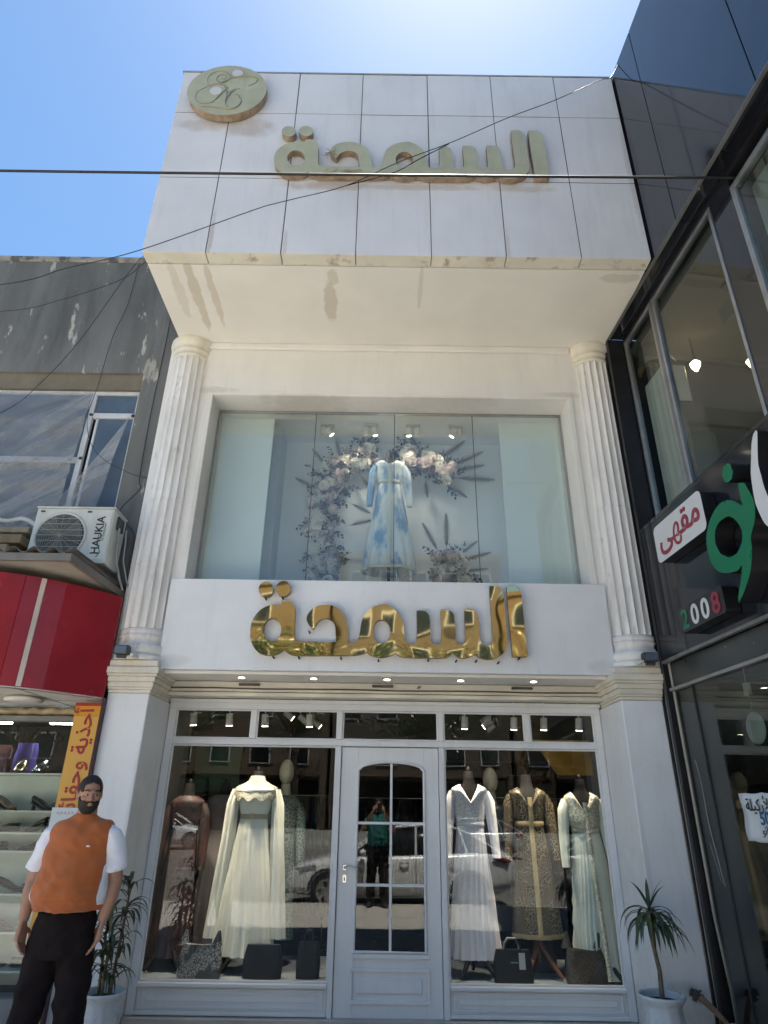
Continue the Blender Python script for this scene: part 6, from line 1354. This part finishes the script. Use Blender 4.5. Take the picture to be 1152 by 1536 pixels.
arrangement('low bouquet of blush flowers with tall plumes in the right corner', [(0.80, 3.64), (0.80, 4.0), (0.74, 4.30)], 0.17, 60, 52, 0, 3,
            [(0.74, 4.38, 0.0, 1, 1.25), (0.64, 4.35, -0.55, 1, 1.1), (0.95, 4.25, 1, 0.25, 0.9), (0.93, 4.1, 1, 0.1, 0.8), (0.88, 4.3, 0.8, 0.6, 0.8)])

# ================================================================== potted plants
def leaf_strip(P0, d, L_, w, droop, rnd):
    d = Vector(d).normalized(); side = d.cross(Vector((0, 0, 1)));
    if side.length < 1e-3: side = Vector((1, 0, 0))
    side.normalize(); v = []; f = []; p = Vector(P0); n = 9; cur = d.copy()
    for i in range(n + 1):
        s = i / n; ww = w * (0.45 + 0.55 * math.sin(PI * min(1, s * 0.9 + 0.12))) * (1 - s ** 4)
        up = side.cross(cur).normalized()
        v += [p - side * ww + up * ww * 0.35, p, p + side * ww + up * ww * 0.35]
        cur = (cur + Vector((0, 0, -droop / n * (0.4 + 1.6 * s)))).normalized(); p = p + cur * L_ / n
    for i in range(n): f += [(3 * i, 3 * i + 1, 3 * i + 4, 3 * i + 3), (3 * i + 1, 3 * i + 2, 3 * i + 5, 3 * i + 4)]
    return MB().add(v, f, True)
def pot(x, y, rim, h, par):
    def sw(j, z):
        s = z / h
        return 1 + 0.03 * math.sin(j * 2 * PI / 72 * 12 + s * 4) * math.sin(PI * min(1, max(0, s)))
    P = [(rim * 0.55, 0.0), (rim * 0.62, 0.01), (rim * 0.66, h * 0.15), (rim * 0.80, h * 0.4), (rim * 0.84, h * 0.65), (rim * 0.78, h * 0.84), (rim * 0.82, h * 0.9), (rim * 0.99, h * 0.955), (rim, h * 0.98), (rim * 0.98, h), (rim * 0.90, h * 0.985), (rim * 0.86, h * 0.9)]
    MB().lathe(P, (x, y, 0), 72, cap=False, rf=sw).build('pot', M['pot'], par)
    MB().lathe([(0.01, h * 0.90), (rim * 0.87, h * 0.905)], (x, y, 0), 24, cap=False).build('soil', M['soil'], par)
    MB().tube([(x - rim * 0.86, y - 0.05, h * 0.62), (x - rim * 0.93, y - 0.10, h * 0.60), (x - rim * 0.83, y - 0.14, h * 0.55)], 0.014, 8).build('pot_lug', M['pot'], par)
rnd = random.Random(12)
t = thing('potted_plant', 'tall stemmed dracaena in a white fluted pot beside the right pillar', 'potted plant', (1.975, 5.40, 0))
pot(1.975, 5.40, 0.158, 0.47, t)
MB().tube([(1.975, 5.40, 0.42), (1.985, 5.40, 0.60), (1.965, 5.40, 0.76), (1.975, 5.40, 0.92)], [0.019, 0.016, 0.015, 0.014], 10).build('stem', M['bark'], t)
for k in range(48):
    a = k * 2.4 + rnd.uniform(-0.3, 0.3); el = rnd.uniform(-0.1, 0.9) if k < 44 else rnd.uniform(1.3, 2.6)
    z = 0.86 + 0.0024 * k
    leaf_strip((1.973, 5.40, z), (math.cos(a), math.sin(a), el), rnd.uniform(0.24, 0.38), 0.015, rnd.uniform(2.0, 3.8) if k < 44 else 0.8, rnd).build('leaf', M['leaf'], t)
t = thing('potted_plant', 'bushy drooping plant in a white fluted pot behind the man', 'potted plant', (-1.905, 5.42, 0))
pot(-1.905, 5.42, 0.15, 0.44, t)
for sx, sy, h in ((-0.03, 0.0, 0.62), (0.04, 0.02, 0.86), (0.0, -0.03, 0.50)):
    MB().tube([(-1.905 + sx, 5.42 + sy, 0.39), (-1.905 + sx * 1.5, 5.42 + sy, 0.39 + h * 0.5), (-1.905 + sx * 1.8, 5.42 + sy, 0.39 + h * 0.78)], [0.012, 0.010, 0.006], 8).build('stem', M['bark'], t)
    for k in range(30):
        s = rnd.random() ** 0.7; a = k * 2.4 + rnd.uniform(-0.4, 0.4); z = 0.42 + h * 0.80 * s
        leaf_strip((-1.905 + sx * 1.5, 5.42 + sy, z), (math.cos(a), math.sin(a), rnd.uniform(0.4, 1.6)), rnd.uniform(0.18, 0.30), 0.014, rnd.uniform(1.6, 3.6), rnd).build('leaf', M['leaf'] if rnd.random() < 0.8 else M['leaf_dry'], t)

# ================================================================== people
M['skin'] = mat('light_brown_skin', (0.36, 0.19, 0.125), 0.5, 0.10, 18, sss=0.06, bump=0.0006, bs=120)
M['hair'] = mat('short_black_hair', (0.012, 0.010, 0.009), 0.7, 0.5, 60, bump=0.003, bs=180)
M['eye'] = mat('eye_white', (0.55, 0.52, 0.5), 0.2); M['iris'] = mat('dark_iris', (0.02, 0.012, 0.01), 0.15)
M['trouser'] = mat('dark_brown_trouser_cloth', (0.011, 0.007, 0.008), 0.9, 0.2, 8, spec=0.2)
def remeshed(mb, name, m, parent, vox=0.008, smooth=4, disp=None):
    me = bpy.data.meshes.new(name); me.from_pydata([tuple(v) for v in mb.v], [], mb.f)
    o = bpy.data.objects.new(name, me); COL.objects.link(o)
    r = o.modifiers.new('r', 'REMESH'); r.mode = 'VOXEL'; r.voxel_size = vox; r.use_smooth_shade = True
    s = o.modifiers.new('s', 'SMOOTH'); s.iterations = smooth; s.factor = 0.6
    dg = bpy.context.evaluated_depsgraph_get(); dg.update()
    m2 = bpy.data.meshes.new_from_object(o.evaluated_get(dg)); bpy.data.objects.remove(o)
    if disp:
        for v in m2.vertices: v.co = v.co + v.normal * disp(v.co)
    m2.polygons.foreach_set('use_smooth', [True] * len(m2.polygons)); m2.name = name
    m2.materials.clear(); m2.materials.append(m)
    o = bpy.data.objects.new(name, m2); COL.objects.link(o); o.parent = parent
    return o
def hand_pieces(b, wrist, d, palm_n, thumb_side, s=1.0, curl=0.5):
    """d = direction of the fingers, palm_n = palm normal"""
    wrist = Vector(wrist); d = Vector(d).normalized(); n = Vector(palm_n).normalized(); n = (n - d * n.dot(d)).normalized(); w = d.cross(n).normalized() * thumb_side
    for k in range(5):
        c = wrist + d * (0.015 + 0.017 * k) * s; hw = (0.026 + 0.0035 * k) * s
        b.ball(c, 0.001, 4, 3) if False else b.tube([c - w * hw, c + w * hw], 0.0155 * s, 8)
    for k, (off, L_) in enumerate(((0.032, 0.078), (0.011, 0.088), (-0.011, 0.082), (-0.031, 0.064))):
        p = wrist + d * 0.092 * s + w * off * s; pts = [p - d * 0.02 * s]; cur = d.copy()
        for j in range(3):
            cur = (cur + n * curl * (0.25 + 0.12 * j + 0.05 * k)).normalized(); pts.append(pts[-1] + cur * (L_ + 0.02) * s / 3)
        b.tube(pts, [0.0105 * s, 0.010 * s, 0.009 * s, 0.0075 * s], 8)
    p = wrist + d * 0.03 * s + w * 0.030 * s
    b.tube([p - w * 0.015 * s, p + (d * 0.6 + w * 0.7 + n * 0.2).normalized() * 0.04 * s, p + (d * 0.85 + w * 0.45 + n * 0.35).normalized() * 0.075 * s], [0.014 * s, 0.0115 * s, 0.009 * s], 8)
def human(label, loc, rz, pose):
    t = thing('person', label, 'person', (0, 0, 0)); H = 1.655
    yaw = Matrix.Translation((0, 0.0, 0)) @ Matrix.Rotation(pose['yaw'], 4, 'Z')
    tilt = Matrix.Translation((0, 0.01, 1.56)) @ Matrix.Rotation(pose.get('pitch', 0), 4, 'X') @ Matrix.Translation((0, -0.01, -1.56))
    hs_ = pose.get('head', 1.0)
    HX = yaw @ tilt @ Matrix.Translation((0, 0, 1.78)) @ Matrix.Scale(hs_, 4) @ Matrix.Translation((0, 0, -1.78)) @ Matrix.Identity(4)
    b = MB(HX)
    b.ball((0, 0.012, H + 0.028), (0.077, 0.096, 0.098), 20, 14); b.ball((0, -0.018, H - 0.030), (0.064, 0.074, 0.088), 18, 12); b.ball((0, -0.042, H - 0.075), (0.044, 0.046, 0.036), 14, 10)
    b.tube([(0, -0.085, H + 0.018), (0, -0.100, H - 0.005), (0, -0.112, H - 0.022)], [0.010, 0.012, 0.015], 8); b.ball((-0.013, -0.096, H - 0.022), (0.010, 0.012, 0.009), 8, 6); b.ball((0.013, -0.096, H - 0.022), (0.010, 0.012, 0.009), 8, 6)
    b.tube([(-0.050, -0.070, H + 0.028), (-0.022, -0.089, H + 0.030), (0.022, -0.089, H + 0.030), (0.050, -0.070, H + 0.028)], [0.008, 0.011, 0.011, 0.008], 8)
    for s in (-1, 1):
        b.ball((s * 0.045, -0.060, H - 0.015), (0.020, 0.022, 0.018), 10, 8)
        b.ball((s * 0.079, 0.012, H - 0.002), (0.010, 0.020, 0.032), 10, 8)
    b.tube([(-0.022, -0.082, H - 0.050), (0, -0.094, H - 0.047), (0.022, -0.082, H - 0.050)], [0.006, 0.009, 0.006], 8); b.tube([(-0.020, -0.080, H - 0.060), (0, -0.091, H - 0.061), (0.020, -0.080, H - 0.060)], [0.006, 0.009, 0.006], 8)
    nb_ = MB(); nb_.tube([(0, 0.015, 1.62), (0, 0.018, 1.54), (0, 0.022, 1.45)], [0.058, 0.061, 0.075], 16)
    b.v += nb_.v and [] ; base = len(b.v); b.v += nb_.v; b.f += [tuple(i + base for i in f) for f in nb_.f]; b.sm += nb_.sm
    b.xf = None
    b.loft([[(a * math.cos(2 * PI * j / 20), 0.01 + c * math.sin(2 * PI * j / 20), z) for j in range(20)] for z, a, c in ((0.85, 0.14, 0.10), (1.1, 0.15, 0.12), (1.35, 0.17, 0.11), (1.47, 0.10, 0.08))])
    for A in pose['arms']:
        sh, el, wr, fd, pn, ts, cu = A
        b.tube([sh, Vector(sh).lerp(Vector(el), 0.5), el, Vector(el).lerp(Vector(wr), 0.35), wr], [0.055, 0.050, 0.042, 0.044, 0.028], 14)
        hand_pieces(b, wr, fd, pn, ts, 1.02, cu)
    for s in (-1, 1):
        L_ = pose['legs'][0 if s < 0 else 1]
        b.tube([L_[0], L_[1], L_[2]], [0.08, 0.055, 0.038], 12)
    remeshed(b, 'body', M['skin'], t, 0.0062, 2)
    # eyes, hair, beard
    e = MB(HX)
    for s in (-1, 1): e.ball((s * 0.031, -0.0765, H + 0.008), (0.0125, 0.0085, 0.0055), 10, 8)
    e.build('eye', M['eye'], t)
    e = MB(HX)
    for s in (-1, 1): e.ball((s * 0.031 + 0.003, -0.0838, H + 0.008), (0.006, 0.0025, 0.0052), 8, 6)
    e.build('iris', M['iris'], t)
    e = MB(HX)
    for s in (-1, 1): e.tube([(s * 0.014, -0.098, H + 0.033), (s * 0.034, -0.092, H + 0.039), (s * 0.054, -0.074, H + 0.033)], [0.0035, 0.0048, 0.003], 6)
    e.build('eyebrow', M['hair'], t)
    def shell(name, c, r, keep, nu=48, nv=40, th=0.0, inner=None):
        v = []; ids = {}; f = []
        for i in range(nv + 1):
            ph = -PI / 2 + PI * i / nv
            for j in range(nu):
                a = 2 * PI * j / nu; d = Vector((math.cos(ph) * math.cos(a), math.cos(ph) * math.sin(a), math.sin(ph)))
                k = 1 + 0.012 * noise.noise(d * 14)
                v.append(Vector(c) + Vector((d.x * r[0], d.y * r[1], d.z * r[2])) * k)
        for i in range(nv):
            for j in range(nu):
                q = (i * nu + j, i * nu + (j + 1) % nu, (i + 1) * nu + (j + 1) % nu, (i + 1) * nu + j)
                cc = sum((v[k] for k in q), Vector((0, 0, 0))) / 4
                if keep(cc): f.append(q)
        o = MB(HX).add(v, f, True).build(name, M['hair'], t); sm_ = o.modifiers.new('t', 'SOLIDIFY'); sm_.thickness = 0.006; sm_.offset = -1
    def hairline(p):
        z = p.z - H; y = p.y
        if y < -0.055: return z > 0.078 + 0.012 * math.cos(p.x * 40)
        if y < -0.01: return z > 0.035 + (-0.01 - y) * -0.2 or z > 0.05
        if y < 0.03: return z > 0.012 if abs(p.x) > 0.05 else z > 0.02
        return z > -0.055
    shell('hair', (0, 0.014, H + 0.033), (0.083, 0.102, 0.101), hairline)
    if pose.get('beard'):
        def bd(p):
            z = p.z - H
            if z > -0.030 + max(0, (p.y + 0.05)) * 0.9: return False
            if p.y > 0.035: return False
            if z > -0.034 and abs(p.x) < 0.040 and p.y < -0.04: return False
            if abs(p.x) < 0.021 and -0.066 < z < -0.040 and p.y < -0.05: return False
            return True
        shell('beard', (0, -0.021, H - 0.036), (0.0715, 0.081, 0.092), bd, 72, 60)
        MB(HX).tube([(-0.036, -0.083, H - 0.052), (-0.020, -0.097, H - 0.040), (0, -0.103, H - 0.036), (0.020, -0.097, H - 0.040), (0.036, -0.083, H - 0.052)], [0.006, 0.007, 0.005, 0.007, 0.006], 8).build('moustache', M['hair'], t)
    # shirt
    sh_ = MB(); bl = pose['belly']
    for_ = [(pose['hem'], 0.182 + bl * 0.02, 0.135 + bl * 0.03, 0.01), (pose['hem'] + 0.03, 0.188 + bl * 0.02, 0.142 + bl * 0.04, 0.0), (1.12, 0.188 + bl * 0.025, 0.145 + bl * 0.055, -0.02 * bl), (1.22, 0.190 + bl * 0.015, 0.14 + bl * 0.035, -0.01 * bl), (1.33, 0.196, 0.132, 0.0), (1.40, 0.204, 0.118, 0.005), (1.445, 0.200, 0.098, 0.012), (1.478, 0.165, 0.083, 0.016), (1.505, 0.110, 0.075, 0.018), (1.522, 0.074, 0.070, 0.016), (1.532, 0.066, 0.066, 0.014)]
    up = pose['arms'][0][0][2] - 1.415
    sh_.loft([[(a * math.cos(2 * PI * j / 28), oy + c * math.sin(2 * PI * j / 28), z + up * max(0.0, min(1.0, (z - 1.15) / 0.25)) * (1.0 if z < 1.5 else 0.75)) for j in range(28)] for z, a, c, oy in for_])
    def crease(k):
        def f(p): return 0.011 * k * noise.noise(Vector((p.x * 9 + p.z * 6, p.y * 6, p.z * 15 - p.x * 9))) - 0.008 * k * abs(noise.noise(Vector((p.x * 6 - p.z * 9, p.y * 5 + 3, p.z * 14 + p.x * 10))))
        return f
    remeshed(sh_, 'shirt', pose['shirt'], t, 0.009, 4, crease(1.15))
    for A in pose['arms']:
        sl_ = MB()
        sh, el = Vector(A[0]), Vector(A[1]); e2 = sh.lerp(el, pose.get('slv', 0.78)); d = (el - sh).normalized()
        s = 1 if sh.x > 0 else -1
        sl_.tube([sh + Vector((-s * 0.05, 0, 0.02)), sh + Vector((-s * 0.005, 0, -0.012)), sh.lerp(el, 0.32), sh.lerp(el, 0.55), e2], [0.045, 0.062, 0.069, 0.072, 0.076], 18)
        remeshed(sl_, 'sleeve', pose['sleeve'], t, 0.009, 4, crease(1.0))
    tr_ = MB()
    tr_.loft([[(a * math.cos(2 * PI * j / 24), 0.012 + c * math.sin(2 * PI * j / 24), z) for j in range(24)] for z, a, c in ((0.80, 0.165, 0.125), (0.88, 0.185, 0.138), (0.96, 0.182, 0.14), (1.04, 0.165, 0.128))])
    for L_ in pose['legs']:
        h, k, a = [Vector(q) for q in L_]; tr_.tube([h + Vector((0, 0, 0.03)), h.lerp(k, 0.5), k, k.lerp(a, 0.5), a + Vector((0, 0, -0.01))], [0.105, 0.098, 0.084, 0.078, 0.074], 18)
    remeshed(tr_, 'trousers', pose['trouser'], t, 0.010, 4, crease(1.1))
    for L_ in pose['legs']:
        a = Vector(L_[2]); s = 1 if a.x > 0 else -1
        q = MB(Matrix.Translation((a.x, a.y, 0)) @ Matrix.Rotation(-s * -0.2, 4, 'Z'))
        q.loft([[(w * math.cos(2 * PI * j / 14), yy, 0.012 + h * (0.5 + 0.5 * math.sin(2 * PI * j / 14))) for j in range(14)] for yy, w, h in ((0.075, 0.025, 0.06), (0.05, 0.038, 0.085), (0.0, 0.042, 0.10), (-0.07, 0.044, 0.075), (-0.13, 0.048, 0.055), (-0.18, 0.040, 0.04), (-0.20, 0.02, 0.025))])
        q.box(-0.04, 0.04, -0.185, 0.07, 0.0, 0.014)
        q.build('shoe', M['ink'], t)
    t.location = loc; t.rotation_euler = (0, 0, rz); return t
def shirt_mat():
    m = mat('orange_tee_cloth', (0.40, 0.105, 0.022), 0.85, 0.03, 3, sheen=0.2, bump=0.0005, bs=300); nt = m.node_tree; N = nt.nodes; L = nt.links; b = N['Principled BSDF']
    tc = N.new('ShaderNodeTexCoord'); sp_ = N.new('ShaderNodeSeparateXYZ'); L.new(tc.outputs['Object'], sp_.inputs[0])
    def mth(op, a, c=None):
        x = N.new('ShaderNodeMath'); x.operation = op
        for i, v in enumerate((a, c)):
            if v is None: continue
            if isinstance(v, (int, float)): x.inputs[i].default_value = v
            else: L.new(v, x.inputs[i])
        return x.outputs[0]
    ax = mth('ABSOLUTE', sp_.outputs[0]); side = mth('GREATER_THAN', ax, 0.192); z = sp_.outputs[2]
    lo = mth('GREATER_THAN', z, 1.075); hi = mth('LESS_THAN', z, 1.40); fac = mth('MULTIPLY', mth('MULTIPLY', side, lo), hi)
    src = b.inputs['Base Color'].links[0].from_socket; mx = N.new('ShaderNodeMix'); mx.data_type = 'RGBA'; L.new(fac, mx.inputs[0]); L.new(src, mx.inputs[6]); mx.inputs[7].default_value = (0.74, 0.74, 0.78, 1)
    L.new(mx.outputs[2], b.inputs['Base Color']); return m
white_cloth = mat('white_sleeve_cloth', (0.76, 0.76, 0.80), 0.85, 0.03, 8, bump=0.0005, bs=300)
man = human('bearded man in an orange T-shirt with white sleeves and dark trousers, arms hanging', (-1.86, 4.46, 0), 0.05, dict(
    head=0.89,
    yaw=0.50, pitch=0.10, belly=1.25, hem=1.04, beard=True, shirt=shirt_mat(), sleeve=white_cloth, trouser=M['trouser'], slv=0.80,
    arms=[((-0.185, 0.01, 1.455), (-0.245, 0.02, 1.19), (-0.232, -0.03, 0.985), (0.08, -0.10, -1), (0.95, -0.25, 0), -1, 0.55),
          ((0.185, 0.01, 1.455), (0.245, 0.03, 1.19), (0.222, -0.02, 0.985), (-0.12, -0.12, -1), (-0.9, -0.45, 0), 1, 0.45)],
    legs=[((-0.088, 0.01, 0.86), (-0.128, -0.01, 0.48), (-0.155, 0.02, 0.075)), ((0.092, 0.01, 0.86), (0.128, -0.02, 0.48), (0.155, 0.02, 0.075))]))
MB().ball((0.095, -0.128, 1.385), (0.012, 0.004, 0.006), 10, 6).build('chest_badge', M['white_sign'], man)
MB().box(0.165, 0.185, -0.075, -0.07, 1.09, 1.10).build('hem_label', M['white_sign'], man)
MB().tube([(-0.225 + 0.012 * math.cos(a * 0.7), -0.068 + 0.012 * math.sin(a * 0.7), 0.885) for a in range(10)], 0.0025, 6).build('ring', M['steel'], man)
teal = mat('teal_tee_cloth', (0.02, 0.14, 0.13), 0.85, 0.1, 8)
ph = human('person in a teal T-shirt and dark trousers holding up a phone, mirrored in the door', (-0.02, -0.47, 0), PI, dict(
    yaw=0.0, pitch=0.12, belly=0.2, hem=0.98, shirt=teal, sleeve=teal, trouser=mat('black_trouser_cloth', (0.012, 0.012, 0.014), 0.8), slv=0.7,
    arms=[((-0.185, 0.01, 1.425), (-0.29, -0.14, 1.25), (-0.115, -0.33, 1.53), (0.35, -0.45, 0.8), (0.8, 0.3, 0), 1, 0.7),
          ((0.185, 0.01, 1.425), (0.29, -0.14, 1.25), (0.115, -0.33, 1.53), (-0.35, -0.45, 0.8), (-0.8, 0.3, 0), -1, 0.7)],
    legs=[((-0.088, 0.01, 0.86), (-0.11, -0.01, 0.48), (-0.12, 0.02, 0.075)), ((0.09, 0.01, 0.86), (0.11, -0.01, 0.48), (0.13, 0.02, 0.075))]))
o = MB().box(-0.04, 0.04, -0.062, -0.053, 1.545, 1.70).build('phone', M['ink'], None, 0.004, loc=(0, -0.06, 1.55)); tag(o, 'black phone held up in both hands of the photographer', 'phone')
